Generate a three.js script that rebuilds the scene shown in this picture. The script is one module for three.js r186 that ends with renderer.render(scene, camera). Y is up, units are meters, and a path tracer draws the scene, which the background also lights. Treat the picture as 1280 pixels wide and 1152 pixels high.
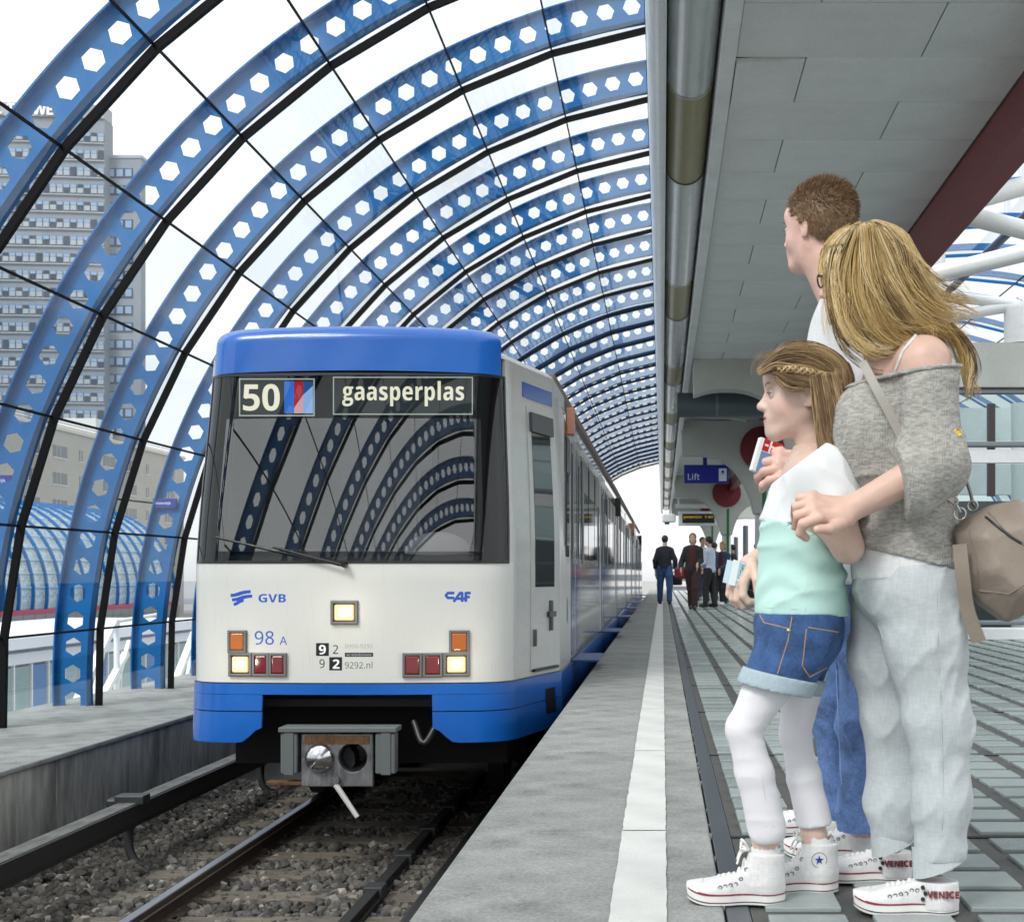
import * as THREE from 'three';
import { mergeGeometries } from 'three/addons/utils/BufferGeometryUtils.js';
import { RoundedBoxGeometry } from 'three/addons/geometries/RoundedBoxGeometry.js';
import { TextGeometry } from 'three/addons/geometries/TextGeometry.js';
import { FontLoader } from 'three/addons/loaders/FontLoader.js';

// ---------------------------------------------------------------- camera, sky, sun, exposure
const scene = new THREE.Scene();
const F = 1780, PX = 828, PY = 716, EYE = 0.82;          // focal length and vanishing point in photo pixels, eye height above the platform
const camera = new THREE.PerspectiveCamera(2 * Math.atan(PY / F) * 180 / Math.PI, PX / PY, 0.1, 1200);
camera.position.set(0, EYE, 0);
camera.lookAt(0, EYE, -1);
camera.setViewOffset(2 * PX, 2 * PY, 0, 0, 1280, 1152);
camera.updateProjectionMatrix();
camera.focus = 6.0;
camera.userData.fStop = 9;

const renderer = new THREE.WebGLRenderer({ antialias: true });
renderer.toneMapping = THREE.LinearToneMapping;
renderer.toneMappingExposure = 1.0;
renderer.shadowMap.enabled = true;

const lerp = (a, b, t) => a + (b - a) * t, clamp = (x, a = 0, b = 1) => Math.min(b, Math.max(a, x));
function hash(n) { const s = Math.sin(n) * 43758.5453123; return s - Math.floor(s); }
{ // bright even overcast
  const W = 256, H = 128, d = new Float32Array(W * H * 4);
  for (let y = 0; y < H; y++) for (let x = 0; x < W; x++) {
    const e = (y + 0.5) / H * Math.PI - Math.PI / 2, a = x / W * Math.PI * 2;
    let L = e >= 0 ? 1.08 + 1.0 * Math.sin(e) : 1.08 + 0.4 * Math.max(-1, e * 2);
    if (e > 0) { const cx = Math.cos(a) / (e + 0.25), cz = Math.sin(a) / (e + 0.25); let n = 0, q = 0.5; for (let k = 0; k < 4; k++) { n += q * noise3(cx * 2.2 * (1 << k) + 40, cz * 2.2 * (1 << k) + 40, k * 7); q *= 0.5; } L *= 0.78 + 0.45 * n; }
    const i = (y * W + x) * 4;
    d[i] = L * 0.985; d[i + 1] = L; d[i + 2] = L * 1.02; d[i + 3] = 1;
  }
  const sky = new THREE.DataTexture(d, W, H, THREE.RGBAFormat, THREE.FloatType);
  sky.mapping = THREE.EquirectangularReflectionMapping;
  sky.magFilter = sky.minFilter = THREE.LinearFilter; sky.wrapS = THREE.RepeatWrapping; sky.needsUpdate = true;
  scene.background = sky; scene.environment = sky;
}
const sun = new THREE.DirectionalLight(new THREE.Color(1, 0.97, 0.93), 3.0);
sun.position.set(-22, 40, 26); sun.target.position.set(0, 0, -10);
sun.castShadow = true; sun.shadow.radius = 36; sun.shadow.mapSize.set(2048, 2048);
Object.assign(sun.shadow.camera, { left: -60, right: 60, top: 60, bottom: -60, near: 1, far: 160 });
scene.add(sun, sun.target);

// ---------------------------------------------------------------- helpers
function rng(seed) { let a = seed >>> 0; return () => { a = (a + 0x6D2B79F5) | 0; let t = Math.imul(a ^ (a >>> 15), 1 | a); t = (t + Math.imul(t ^ (t >>> 7), 61 | t)) ^ t; return ((t ^ (t >>> 14)) >>> 0) / 4294967296; }; }
const V = (x, y, z) => new THREE.Vector3(x, y, z);
const at = (px, py, d) => V((px - PX) / F * d, EYE + (PY - py) / F * d, -d);
const smooth = (a, b, x) => { const t = clamp((x - a) / (b - a)); return t * t * (3 - 2 * t); };
function ih(x, y, z) { let h = Math.imul(x | 0, 374761393) ^ Math.imul(y | 0, 668265263) ^ Math.imul(z | 0, 2147483647 ^ 1274126177); h = Math.imul(h ^ (h >>> 13), 1274126177); return ((h ^ (h >>> 16)) >>> 0) / 4294967296; }
function noise3(x, y, z) {
  const i = Math.floor(x), j = Math.floor(y), k = Math.floor(z); let u = x - i, v = y - j, w = z - k;
  u = u * u * (3 - 2 * u); v = v * v * (3 - 2 * v); w = w * w * (3 - 2 * w);
  const a = lerp(lerp(ih(i, j, k), ih(i + 1, j, k), u), lerp(ih(i, j + 1, k), ih(i + 1, j + 1, k), u), v);
  const b = lerp(lerp(ih(i, j, k + 1), ih(i + 1, j, k + 1), u), lerp(ih(i, j + 1, k + 1), ih(i + 1, j + 1, k + 1), u), v);
  return lerp(a, b, w);
}
function pnoise(u, v, n, s) { // periodic in 0..1
  const x = u * n, y = v * n, i = Math.floor(x), j = Math.floor(y); let a = x - i, b = y - j;
  a = a * a * (3 - 2 * a); b = b * b * (3 - 2 * b);
  const g = (p, q) => ih(((p % n) + n) % n, ((q % n) + n) % n, s);
  return lerp(lerp(g(i, j), g(i + 1, j), a), lerp(g(i, j + 1), g(i + 1, j + 1), a), b);
}
function pfbm(u, v, n, s, o = 4) { let t = 0, a = 0.5, m = 0; for (let k = 0; k < o; k++) { t += a * pnoise(u, v, n << k, s + k); m += a; a *= 0.55; } return t / m; }
const lin2s = c => c <= 0.0031308 ? c * 12.92 : 1.055 * Math.pow(c, 1 / 2.4) - 0.055;
function tex(n, fn, srgb = true, repeat = 1) {       // fn(u, v) gives linear [r, g, b] or a number
  const d = new Uint8Array(n * n * 4);
  for (let y = 0; y < n; y++) for (let x = 0; x < n; x++) {
    const c = fn((x + 0.5) / n, (y + 0.5) / n), i = (y * n + x) * 4, a = typeof c === 'number' ? [c, c, c] : c;
    for (let k = 0; k < 3; k++) d[i + k] = clamp(srgb ? lin2s(clamp(a[k])) : a[k]) * 255;
    d[i + 3] = 255;
  }
  const t = new THREE.DataTexture(d, n, n); t.wrapS = t.wrapT = THREE.RepeatWrapping; t.magFilter = THREE.LinearFilter; t.minFilter = THREE.LinearMipmapLinearFilter; t.generateMipmaps = true;
  t.repeat.set(repeat, repeat); if (srgb) t.colorSpace = THREE.SRGBColorSpace; t.needsUpdate = true; return t;
}
function mat(r, g, b, rough = 0.6, extra = {}) {
  const phys = ['transmission', 'clearcoat', 'sheen', 'ior', 'specularIntensity', 'clearcoatRoughness', 'anisotropy'].some(k => k in extra);
  const m = phys ? new THREE.MeshPhysicalMaterial() : new THREE.MeshStandardMaterial();
  m.color.setRGB(r, g, b); m.roughness = rough; m.metalness = 0; m.side = THREE.DoubleSide;
  for (const k in extra) { if (k === 'emissive') m.emissive.setRGB(...extra[k]); else if (k === 'sheenColor') m.sheenColor.setRGB(...extra[k]); else m[k] = extra[k]; }
  return m;
}
const names = new Map();
function numbered(n) { const k = names.get(n) ?? 0; names.set(n, k + 1); return k ? n + '_' + String(k).padStart(3, '0') : n; }
function tag(o, label, category, group, kind) { if (label) o.userData.label = label; if (category) o.userData.category = category; if (group) o.userData.group = group; if (kind) o.userData.kind = kind; return o; }
function thing(name, label, category, [x, y, z] = [0, 0, 0], group) {
  const o = new THREE.Group(); o.name = numbered(name); o.position.set(x, y, z); scene.add(o); return tag(o, label, category, group);
}
function part(name, geo, m, parent = scene) {
  const g = Array.isArray(geo) ? (geo.length === 1 ? geo[0] : merge(geo)) : geo;
  const o = new THREE.Mesh(g, m); o.name = parent === scene ? numbered(name) : name; o.castShadow = o.receiveShadow = true; parent.add(o); return o;
}
function single(name, geo, m, label, category, group) { return tag(part(name, geo, m), label, category, group); }
function struct(name, geo, m) { return tag(part(name, geo, m), null, null, null, 'structure'); }
function merge(list) { const l = list.map(g => { g = g.index ? g.toNonIndexed() : g; for (const k of Object.keys(g.attributes)) if (!['position', 'normal', 'uv', 'color'].includes(k)) g.deleteAttribute(k); return g; }); return mergeGeometries(l, false); }
function muv(g) { // uv in metres from each face's main direction
  if (g.index) g = g.toNonIndexed();
  const p = g.attributes.position, n = g.attributes.normal, uv = new Float32Array(p.count * 2);
  for (let i = 0; i < p.count; i += 3) {
    const ax = Math.abs(n.getX(i) + n.getX(i + 1) + n.getX(i + 2)), ay = Math.abs(n.getY(i) + n.getY(i + 1) + n.getY(i + 2)), az = Math.abs(n.getZ(i) + n.getZ(i + 1) + n.getZ(i + 2));
    for (let k = i; k < i + 3; k++) {
      const x = p.getX(k), y = p.getY(k), z = p.getZ(k);
      if (ay >= ax && ay >= az) { uv[2 * k] = x; uv[2 * k + 1] = -z; } else if (ax >= az) { uv[2 * k] = -z; uv[2 * k + 1] = y; } else { uv[2 * k] = x; uv[2 * k + 1] = y; }
    }
  }
  g.setAttribute('uv', new THREE.BufferAttribute(uv, 2)); return g;
}
function box(x0, x1, y0, y1, z0, z1, r = 0) {
  const w = Math.abs(x1 - x0), h = Math.abs(y1 - y0), d = Math.abs(z1 - z0);
  const g = r ? new RoundedBoxGeometry(w, h, d, 1, Math.min(r, w / 2.01, h / 2.01, d / 2.01)) : new THREE.BoxGeometry(w, h, d);
  g.translate((x0 + x1) / 2, (y0 + y1) / 2, (z0 + z1) / 2); return muv(g);
}
function rod(a, b, r, r2 = r, seg = 10) { // cylinder from a to b
  const d = b.clone().sub(a), L = d.length(), g = new THREE.CylinderGeometry(r2, r, L, seg); g.translate(0, L / 2, 0);
  g.applyQuaternion(new THREE.Quaternion().setFromUnitVectors(V(0, 1, 0), d.normalize())); g.translate(a.x, a.y, a.z); return g;
}
function bar(a, b, w, h, up = V(0, 1, 0)) { // rectangular bar, w across, h along up
  const d = b.clone().sub(a), L = d.length(), z = d.clone().normalize(), x = up.clone().cross(z).normalize(), y = z.clone().cross(x);
  const g = new THREE.BoxGeometry(w, h, L); g.applyMatrix4(new THREE.Matrix4().makeBasis(x, y, z)); const c = a.clone().add(b).multiplyScalar(0.5); g.translate(c.x, c.y, c.z); return g;
}
function tube(points, r, seg = 24, rad = 8) { return new THREE.TubeGeometry(new THREE.CatmullRomCurve3(points), seg, r, rad); }
function quad(a, b, c, d) { const g = new THREE.BufferGeometry(); const e = b.clone().sub(a), f = d.clone().sub(a), n = e.cross(f).normalize();
  g.setAttribute('position', new THREE.Float32BufferAttribute([a, b, c, a, c, d].flatMap(p => [p.x, p.y, p.z]), 3)); g.setAttribute('normal', new THREE.Float32BufferAttribute(Array(6).fill([n.x, n.y, n.z]).flat(), 3));
  g.setAttribute('uv', new THREE.Float32BufferAttribute([0, 0, 1, 0, 1, 1, 0, 0, 1, 1, 0, 1], 2)); return g; }
function canvasTex(w, h, draw) { const c = document.createElement('canvas'); c.width = w; c.height = h; const x = c.getContext('2d'); draw(x, w, h); const t = new THREE.CanvasTexture(c); t.colorSpace = THREE.SRGBColorSpace; return t; }
const font = await new FontLoader().loadAsync('fonts/droid/droid_sans_bold.typeface.json');
function letters(text, size, depth) { const g = new TextGeometry(text, { font, size, depth, curveSegments: 3 }); return g; }

// ---------------------------------------------------------------- shared materials
const T = {
  concrete: tex(512, (u, v) => { const a = pfbm(u, v, 6, 11, 5), b = pnoise(u, v, 170, 31), c = pnoise(u, v, 256, 5), k = 0.62 + 0.5 * (a - 0.5) + 0.28 * (b - 0.5) + (c > 0.93 ? 0.25 : c < 0.08 ? -0.2 : 0); const s = pfbm(u, v, 3, 77, 4) > 0.6 ? -0.06 : 0; return [k + s, (k + s) * 1.005, (k + s) * 0.99]; }, true),
  grain: tex(256, (u, v) => 0.5 + 0.5 * (pnoise(u, v, 128, 3) - 0.5) + 0.5 * (pnoise(u, v, 64, 9) - 0.5), false),
  blotch: tex(256, (u, v) => { const k = 0.88 + 0.2 * (pfbm(u, v, 5, 21, 4) - 0.5) + 0.08 * (pnoise(u, v, 120, 4) - 0.5); return [k, k, k]; }, true),
  stain: tex(512, (u, v) => { const a = pfbm(u, v, 4, 51, 4), st = pfbm(u, v * 0.25, 32, 15, 3), k = 0.55 + 0.5 * (a - 0.5) + 0.55 * (st - 0.55); return [k, k * 1.0, k * 0.97]; }, true),
};
const rep = (t, x, y = x) => { const c = t.clone(); c.repeat.set(x, y); c.needsUpdate = true; return c; };
const M = {
  rib: mat(0.004, 0.13, 0.37, 0.5, { specularIntensity: 0.4, map: rep(T.blotch, 1) }),
  black: mat(0.004, 0.004, 0.005, 0.7, { specularIntensity: 0.3 }),
  glass: mat(0.95, 0.98, 0.98, 0.0, { transmission: 1, thickness: 0, ior: 1.5 }),
  glassB: mat(0.86, 0.91, 0.92, 0.0, { transmission: 1, thickness: 0, ior: 1.6 }),
  glassC: mat(0.78, 0.85, 0.88, 0.0, { transmission: 1, thickness: 0, ior: 1.6 }),
  concrete: mat(0.42, 0.43, 0.42, 0.85, { map: rep(T.concrete, 1.0), bumpMap: rep(T.grain, 4), bumpScale: 0.0015 }),
  wall: mat(0.54, 0.54, 0.51, 0.9, { map: rep(T.stain, 0.5), bumpMap: rep(T.grain, 2), bumpScale: 0.003 }),
  floorGrid: mat(0.11, 0.112, 0.105, 0.6, { map: rep(T.concrete, 2), bumpMap: rep(T.grain, 4), bumpScale: 0.001 }),
  white: mat(0.84, 0.86, 0.87, 0.3, { map: rep(T.blotch, 0.7) }),
  cream: mat(0.52, 0.54, 0.5, 0.5, { map: rep(T.blotch, 0.5) }),
  ceiling: mat(0.8, 0.83, 0.825, 0.35, { map: rep(T.blotch, 0.8) }),
  darkMetal: mat(0.045, 0.05, 0.055, 0.4, { metalness: 0.4 }),
  greyMetal: mat(0.2, 0.23, 0.25, 0.35, { metalness: 0.5 }),
  red: mat(0.2, 0.012, 0.017, 0.42, { map: rep(T.blotch, 0.6) }),
  rubber: mat(0.012, 0.012, 0.012, 0.8),
};
// ---------------------------------------------------------------- glass vaults
const CX = 0.912, CY = -0.212, R = 6.33, STEP = 8.42 * Math.PI / 180, A0 = 182.55 * Math.PI / 180, BAY = 1.994;
const J = [A0]; for (let k = 0; k < 13; k++) J.push(175.5 * Math.PI / 180 - STEP * k); // joint angles, from the wall over the crown
J.push(69.8 * Math.PI / 180);
const VALLEY = 3.1;
const vp = (a, r, z, flip) => { const x = CX + r * Math.cos(a); return V(flip ? 2 * VALLEY - x : x, CY + r * Math.sin(a), z); };
const RIBZ0 = -13.64 + 0;                       // the rib whose foot stands at (112, 886) in the photograph
function plainRib() { const q = [], N = 90; for (let k = 0; k <= N; k++) { const p = vp(lerp(A0, J[J.length - 1], k / N), R + 0.16, 0, true); q.push(new THREE.Vector2(p.x, p.y)); } for (let k = N; k >= 0; k--) { const p = vp(lerp(A0, J[J.length - 1], k / N), R + 0.06, 0, true); q.push(new THREE.Vector2(p.x, p.y)); } const g = new THREE.ExtrudeGeometry(new THREE.Shape(q), { depth: 0.09, bevelEnabled: false }); g.translate(0, 0, -0.045); return g; }
function ribGeo(flip) {
  if (flip) return plainRib();
  const ri = R + 0.085, ro = R + 0.385, a0 = A0, a1 = J[J.length - 1] + 0.01, N = 110, pts = [];
  for (let k = 0; k <= N; k++) { const a = lerp(a0, a1, k / N), p = vp(a, ro, 0, flip); pts.push(new THREE.Vector2(p.x, p.y)); }
  for (let k = N; k >= 0; k--) { const a = lerp(a0, a1, k / N), p = vp(a, ri, 0, flip); pts.push(new THREE.Vector2(p.x, p.y)); }
  const s = new THREE.Shape(pts), rm = R + 0.235, pitch = 0.258 / rm;
  for (let a = a0 - pitch * 0.4; a > a1 + 0.03; a -= pitch) {
    const h = []; for (let k = 0; k < 6; k++) { const t = k * Math.PI / 3, dt = Math.cos(t) * 0.088, dr = Math.sin(t) * 0.086, p = vp(a + dt / rm, rm + dr, 0, flip); h.push(new THREE.Vector2(p.x, p.y)); }
    s.holes.push(new THREE.Path(h));
  }
  const web = new THREE.ExtrudeGeometry(s, { depth: 0.014, bevelEnabled: false, curveSegments: 1 }); web.translate(0, 0, -0.007);
  const list = [web];
  for (const [r, t] of [[ri - 0.014, 0.014], [ro, 0.014]]) {
    const q = [];
    for (let k = 0; k <= N; k++) { const p = vp(lerp(a0, a1, k / N), r + t, 0, flip); q.push(new THREE.Vector2(p.x, p.y)); }
    for (let k = N; k >= 0; k--) { const p = vp(lerp(a0, a1, k / N), r, 0, flip); q.push(new THREE.Vector2(p.x, p.y)); }
    const g = new THREE.ExtrudeGeometry(new THREE.Shape(q), { depth: 0.15, bevelEnabled: false }); g.translate(0, 0, -0.075); list.push(g);
  }
  return merge(list);
}
function barGeo(flip) {
  const l = []; for (let k = 0; k + 1 < J.length; k++) { const a = vp(J[k], R - 0.01, 0, flip), b = vp(J[k + 1], R - 0.01, 0, flip); l.push(bar(a, b, 0.055, flip ? 0.02 : 0.05, V(0, 0, 1))); }
  return merge(l);
}
function paneGeo(k, flip) { const g = 0.034, a = J[k], b = J[k + 1]; return quad(vp(a, R + 0.012, -g, flip), vp(b, R + 0.012, -g, flip), vp(b, R + 0.012, g - BAY, flip), vp(a, R + 0.012, g - BAY, flip)); }
function vault(label, flip, first, last, partsFrom, partsTo) {
  const t = thing('glass_vault', label, 'glass roof');
  const rg = ribGeo(flip), bg = barGeo(flip), pg = J.slice(1).map((_, k) => paneGeo(k, flip)), rest = [];
  for (let n = first; n <= last; n++) {
    const z = RIBZ0 - n * BAY;
    part('rib', rg, M.rib, t).position.z = z; part('glazing_bar', bg, flip ? M.rib : M.black, t).position.z = z;
    if (n < last) pg.forEach((g, k) => { if (n >= partsFrom && n <= partsTo && k < 11) { const v = hash(n * 13.7 + k * 5.1); part('pane', g, v < 0.62 ? M.glass : v < 0.86 ? M.glassB : M.glassC, t).position.z = z; } else rest.push(g.clone().translate(0, 0, z)); });
  }
  if (rest.length) tag(part('far_pane', merge(rest), M.glass, t), null, null, null, 'stuff');
  const z0 = RIBZ0 - first * BAY, z1 = RIBZ0 - last * BAY;
  J.forEach((a, k) => { if (k && k < J.length - 1) part('purlin', bar(vp(a, R + 0.005, z0, flip), vp(a, R + 0.005, z1, flip), 0.013, 0.02), M.black, t); });
  return t;
}
vault('long barrel vault of glass on blue ribs with hexagonal holes over the track', false, -9, 27, -2, 22);
const rightVault = vault('glass vault on blue ribs beyond the dark red beam', true, -2, 16, 99, 99);
part('crown_beam', rod(vp(Math.PI / 2, R - 0.1, 0, true), vp(Math.PI / 2, R - 0.1, -48, true), 0.07), mat(0.012, 0.03, 0.1, 0.4), rightVault);
{
  const b = thing('valley_beam', 'pale steel beam where the two glass vaults meet', 'beam');
  part('beam', box(VALLEY - 0.15, VALLEY + 0.15, 5.42, 5.74, 6, -68, 0.02), M.white, b);
  for (let z = -4; z > -66; z -= 6) part('post', rod(V(VALLEY, 3.6, z), V(VALLEY, 5.43, z), 0.08), M.white, b);
}
// ---------------------------------------------------------------- low wall on the far side of the track
const WT = -0.483, WX = -4.25, BED = -1.2, RAIL = -1.02;
{
  const w = thing('parapet_wall', 'low stained concrete wall carrying the feet of the blue ribs', 'wall');
  for (let k = 0, z = 8; z > -70; k++, z -= 6) {
    part('wall_panel', box(WX, -5.95, -6, WT, z - 0.006, z - 5.99, 0.02), M.wall, w);
    part('joint', box(WX - 0.02, -5.9, -3, WT - 0.02, z + 0.006, z - 0.006), M.rubber, w);
  }
  for (let k = 0, z = 8.6; z > -70; k++, z -= 6) part('coping', box(WX + 0.025, -5.99, WT - 0.004, WT + 0.035, z - 0.004, z - 5.996, 0.012), M.concrete, w);
}
// ---------------------------------------------------------------- platform
const EDGE = -0.60, SLAB0 = -2.49, SLAB = 2.03;
const platform = thing('platform', null, null); platform.userData.kind = 'structure';
{
  const line = mat(0.66, 0.665, 0.655, 0.7, { map: tex(256, (u, v) => { const a = pfbm(u, v, 8, 91, 4), c = pnoise(u, v, 110, 8), k = 0.92 - 0.25 * (a - 0.5) - (c > 0.93 ? 0.12 : 0); return [k, k, k * 0.98]; }), bumpMap: rep(T.grain, 3), bumpScale: 0.001 });
  const tones = [1, 0.93, 1.04, 0.97].map(k => { const m = M.concrete.clone(); m.color.multiplyScalar(k); return m; });
  const r = rng(5);
  for (let k = -3; k < 34; k++) {
    const z0 = SLAB0 - k * SLAB, z1 = z0 - SLAB + 0.007;
    part('edge_slab', box(EDGE, 0.15, -0.22, 0, z0, z1, 0.008), tones[(k + 8) % 4], platform);
    const s = new THREE.Shape(), n = 40, L = [], Q = [];
    for (let i = 0; i <= n; i++) { const z = lerp(z0 - 0.003, z1 + 0.003, i / n), f = k < 8 ? 1 : 0.3; L.push([-0.127 + ((noise3(z * 14, 1, 0) - 0.5) * 0.004 + (r() - 0.5) * 0.0015) * f, -z]); Q.push([0.011 + ((noise3(z * 14, 5, 0) - 0.5) * 0.004 + (r() - 0.5) * 0.0015) * f, -z]); }
    L.concat(Q.reverse()).forEach((p, i) => i ? s.lineTo(...p) : s.moveTo(...p));
    const g = new THREE.ShapeGeometry(s); g.rotateX(-Math.PI / 2); g.translate(0, 0.004, 0); part('painted_line', muv(g), line, platform);
  }
  part('steel_channel', box(0.155, 0.213, -0.1, -0.002, 8, -70, 0.004), mat(0.1, 0.115, 0.13, 0.4, { metalness: 0.3, map: rep(T.blotch, 2) }), platform);
  { // broken mortar beside the channel
    const g = [], q = rng(77); for (let z = 0; z > -16; z -= 0.05 + q() * 0.2) { if (q() < 0.55) continue; const x = 0.151 + q() * 0.003, w = 0.004 + q() * 0.006, l = 0.01 + q() * 0.05; const b = box(x - w / 2, x + w / 2, -0.01, 0.0008 + q() * 0.0015, z, z - l, 0.002); g.push(b); }
    tag(part('mortar_crumbs', g, mat(0.16, 0.155, 0.145, 0.95), platform), null, null, null, 'stuff');
  }
  part('floor_grid', box(0.215, 6.8, -0.2, -0.006, 8, -72), M.floorGrid, platform);
  const tile = [0.9, 1.0, 1.1].map((k, i) => mat(0.33 * k, 0.385 * k, 0.375 * k, 0.16 + 0.06 * i, { map: rep(T.blotch, 1.5), bumpMap: rep(T.grain, 3), bumpScale: 0.0006, ior: 1.5 }));
  const tg = new RoundedBoxGeometry(0.186, 0.03, 0.178, 1, 0.004); const near = [], far = [[], [], []], q = rng(9);
  for (let m = -4; m < 31; m++) for (let j = 0; j < 8; j++) for (let i = 0; i < 25; i++) {
    const z = -(4.44 + m * 2.0 + 0.02 + (j + 0.5) * 0.245), x = 0.345 + i * 0.251; if (z > 4) continue;
    const sx = PX + x / -z * F, sy = PY + EYE / -z * F, v = Math.floor(q() * 3);
    if (z < -3.2 && sx < 1300 && sy < 1180) near.push([x, z, v]); else far[v].push([x, z]);
  }
  near.sort((a, b) => b[1] - a[1]);
  near.forEach(([x, z, v], n) => { if (n < 300) { const o = part('glass_tile', tg, tile[v], platform); o.position.set(x, -0.0105, z); o.rotation.y = (q() - 0.5) * 0.012; } else far[v].push([x, z]); });
  far.forEach((l, v) => { const im = new THREE.InstancedMesh(tg, tile[v], l.length), mx = new THREE.Matrix4(); l.forEach(([x, z], i) => im.setMatrixAt(i, mx.makeTranslation(x, -0.0105, z))); im.name = 'far_glass_tile'; im.userData.kind = 'stuff'; im.castShadow = im.receiveShadow = true; platform.add(im); });
  for (let m = -4; m < 31; m++) { const z = -(4.44 + m * 2.0); part('expansion_joint', box(0.214, 6.8, -0.02, -0.002, z + 0.012, z - 0.012), M.rubber, platform); }
  part('edge_wall', box(EDGE - 0.02 + 0.35, 6.8, -6, -0.23, 8, -72), M.wall, platform);
}
// ---------------------------------------------------------------- track
const TC = -2.10;
struct('track_bed', box(WX + 0.01, EDGE + 0.34, -1.6, BED - 0.036, 8, -75), mat(0.06, 0.056, 0.05, 1));
{
  const shapes = [0, 1, 2].map(s => { const g = new THREE.IcosahedronGeometry(0.031, 0), p = g.attributes.position; for (let i = 0; i < p.count; i++) { const x = p.getX(i), y = p.getY(i), z = p.getZ(i), k = 0.72 + 0.55 * noise3(x * 60 + s * 9, y * 60, z * 60 + s); p.setXYZ(i, x * k * 1.15, y * k * 0.75, z * k); } g.computeVertexNormals(); return g; });
  const r = rng(42), mx = new THREE.Matrix4(), q = new THREE.Quaternion(), e = new THREE.Euler(), col = new THREE.Color();
  shapes.forEach((g, s) => {
    const n = 6500, im = new THREE.InstancedMesh(g, mat(1, 1, 1, 0.9, { map: rep(T.blotch, 1) }), n);
    for (let i = 0; i < n; i++) {
      const x = lerp(WX + 0.03, EDGE + 0.3, r()), z = -lerp(5.8, 13.5, Math.pow(r(), 1.2)), k = 0.6 + r() * 0.75;
      const y = BED - 0.014 + 0.035 * noise3(x * 2, z * 2, 3) + r() * 0.035;
      e.set(r() * 6, r() * 6, r() * 6); q.setFromEuler(e); im.setMatrixAt(i, mx.compose(V(x, y, z), q, V(k, k, k)));
      const b = 0.05 + 0.17 * r() * r() + (r() < 0.04 ? 0.2 : 0), w = r(); col.setRGB(b * (1.06 + 0.1 * w), b * 1.02, b * (0.97 - 0.12 * w)); im.setColorAt(i, col);
    }
    im.name = numbered('ballast'); tag(im, 'dark crushed stone ballast between the rails', 'gravel', null, 'stuff'); im.castShadow = im.receiveShadow = true; scene.add(im);
  });
  const wood = tex(256, (u, v) => { const k = 0.24 + 0.16 * (pfbm(u * 1, v, 4, 61, 3) - 0.5) + 0.16 * (pnoise(u * 0.12, v, 90, 12) - 0.5); return [k * 1.08, k, k * 0.88]; });
  const sm = mat(0.5, 0.46, 0.41, 0.9, { map: rep(wood, 1), bumpMap: rep(T.grain, 2), bumpScale: 0.003 });
  for (let k = 0; k < 14; k++) {
    const z = -6.2 - k * 0.62, o = single('railway_sleeper', box(TC - 1.25, TC + 1.2, -0.16, 0, -0.12, 0.12, 0.012), sm, 'weathered wooden sleeper half buried in the ballast', 'sleeper', 'sleepers under the track');
    o.position.set(0, BED + 0.052 + 0.004 * hash(k), z); o.rotation.y = (hash(k * 3.3) - 0.5) * 0.02;
  }
  const web = mat(0.085, 0.055, 0.04, 0.85, { map: rep(T.stain, 1.5) }), shiny = mat(0.5, 0.5, 0.51, 0.28, { metalness: 1 });
  const prof = new THREE.Shape(); [[-0.065, 0], [0.065, 0], [0.065, 0.012], [0.012, 0.03], [0.012, 0.105], [0.034, 0.118], [0.034, 0.15], [-0.034, 0.15], [-0.034, 0.118], [-0.012, 0.105], [-0.012, 0.03], [-0.065, 0.012]].forEach((p, i) => i ? prof.lineTo(...p) : prof.moveTo(...p));
  for (const [sx, lab] of [[-1, 'running rail with a polished top beside the conductor rail'], [1, 'running rail with a polished top beside the platform edge']]) {
    const t = thing('steel_rail', lab, 'rail', [TC + sx * 0.745, RAIL - 0.15, 0]);
    const g = new THREE.ExtrudeGeometry(prof, { depth: 80, bevelEnabled: false, steps: 40 }); g.translate(0, 0, -74); part('rail_body', muv(g), web, t);
    part('rail_head', box(-0.03, 0.03, 0.1, 0.1535, 6, -74, 0.006), shiny, t);
    for (let k = 0; k < 9; k++) for (const s of [-1, 1]) { const z = -6.2 - k * 0.62; part('rail_clip', [tube([V(s * 0.05, 0.02, z - 0.05), V(s * 0.1, 0.045, z - 0.02), V(s * 0.1, 0.02, z + 0.03), V(s * 0.045, 0.03, z + 0.05)], 0.009, 12, 5), box(s * 0.04, s * 0.16, -0.012, 0.012, z - 0.08, z + 0.08)], web, t); }
  }
  { // slim black cable trough between the rails
    const t = thing('cable_trough', 'black jointed cable trough lying between the running rails', 'cable trough', [TC + 0.36, BED + 0.09, 0]);
    for (let k = 0; k < 9; k++) { const z = -4.6 - k * 1.0; part('trough_section', [box(-0.035, 0.035, -0.06, 0.03, z, z - 0.985, 0.006), box(-0.055, 0.055, -0.06, -0.02, z, z - 0.985, 0.004)], M.rubber, t); part('joint_cover', box(-0.06, 0.06, -0.05, 0.045, z + 0.06, z - 0.1, 0.01), mat(0.03, 0.033, 0.036, 0.6), t); }
  }
  { // conductor rail along the wall
    const t = thing('conductor_rail', 'raised conductor rail with a grey cover along the low wall', 'rail', [-3.62, -0.765, 0]);
    const grey = mat(0.2, 0.2, 0.19, 0.6, { map: rep(T.stain, 2) });
    part('cover', box(-0.075, 0.055, 0.0, 0.028, 6, -74, 0.006), grey, t);
    part('rail_body', [box(-0.03, 0.03, -0.11, -0.002, 6, -74), box(-0.055, 0.055, -0.13, -0.095, 6, -74)], mat(0.02, 0.019, 0.018, 0.6), t);
    part('side_skirt', box(0.056, 0.07, -0.09, 0.02, 6, -74), mat(0.016, 0.016, 0.018, 0.5), t);
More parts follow.
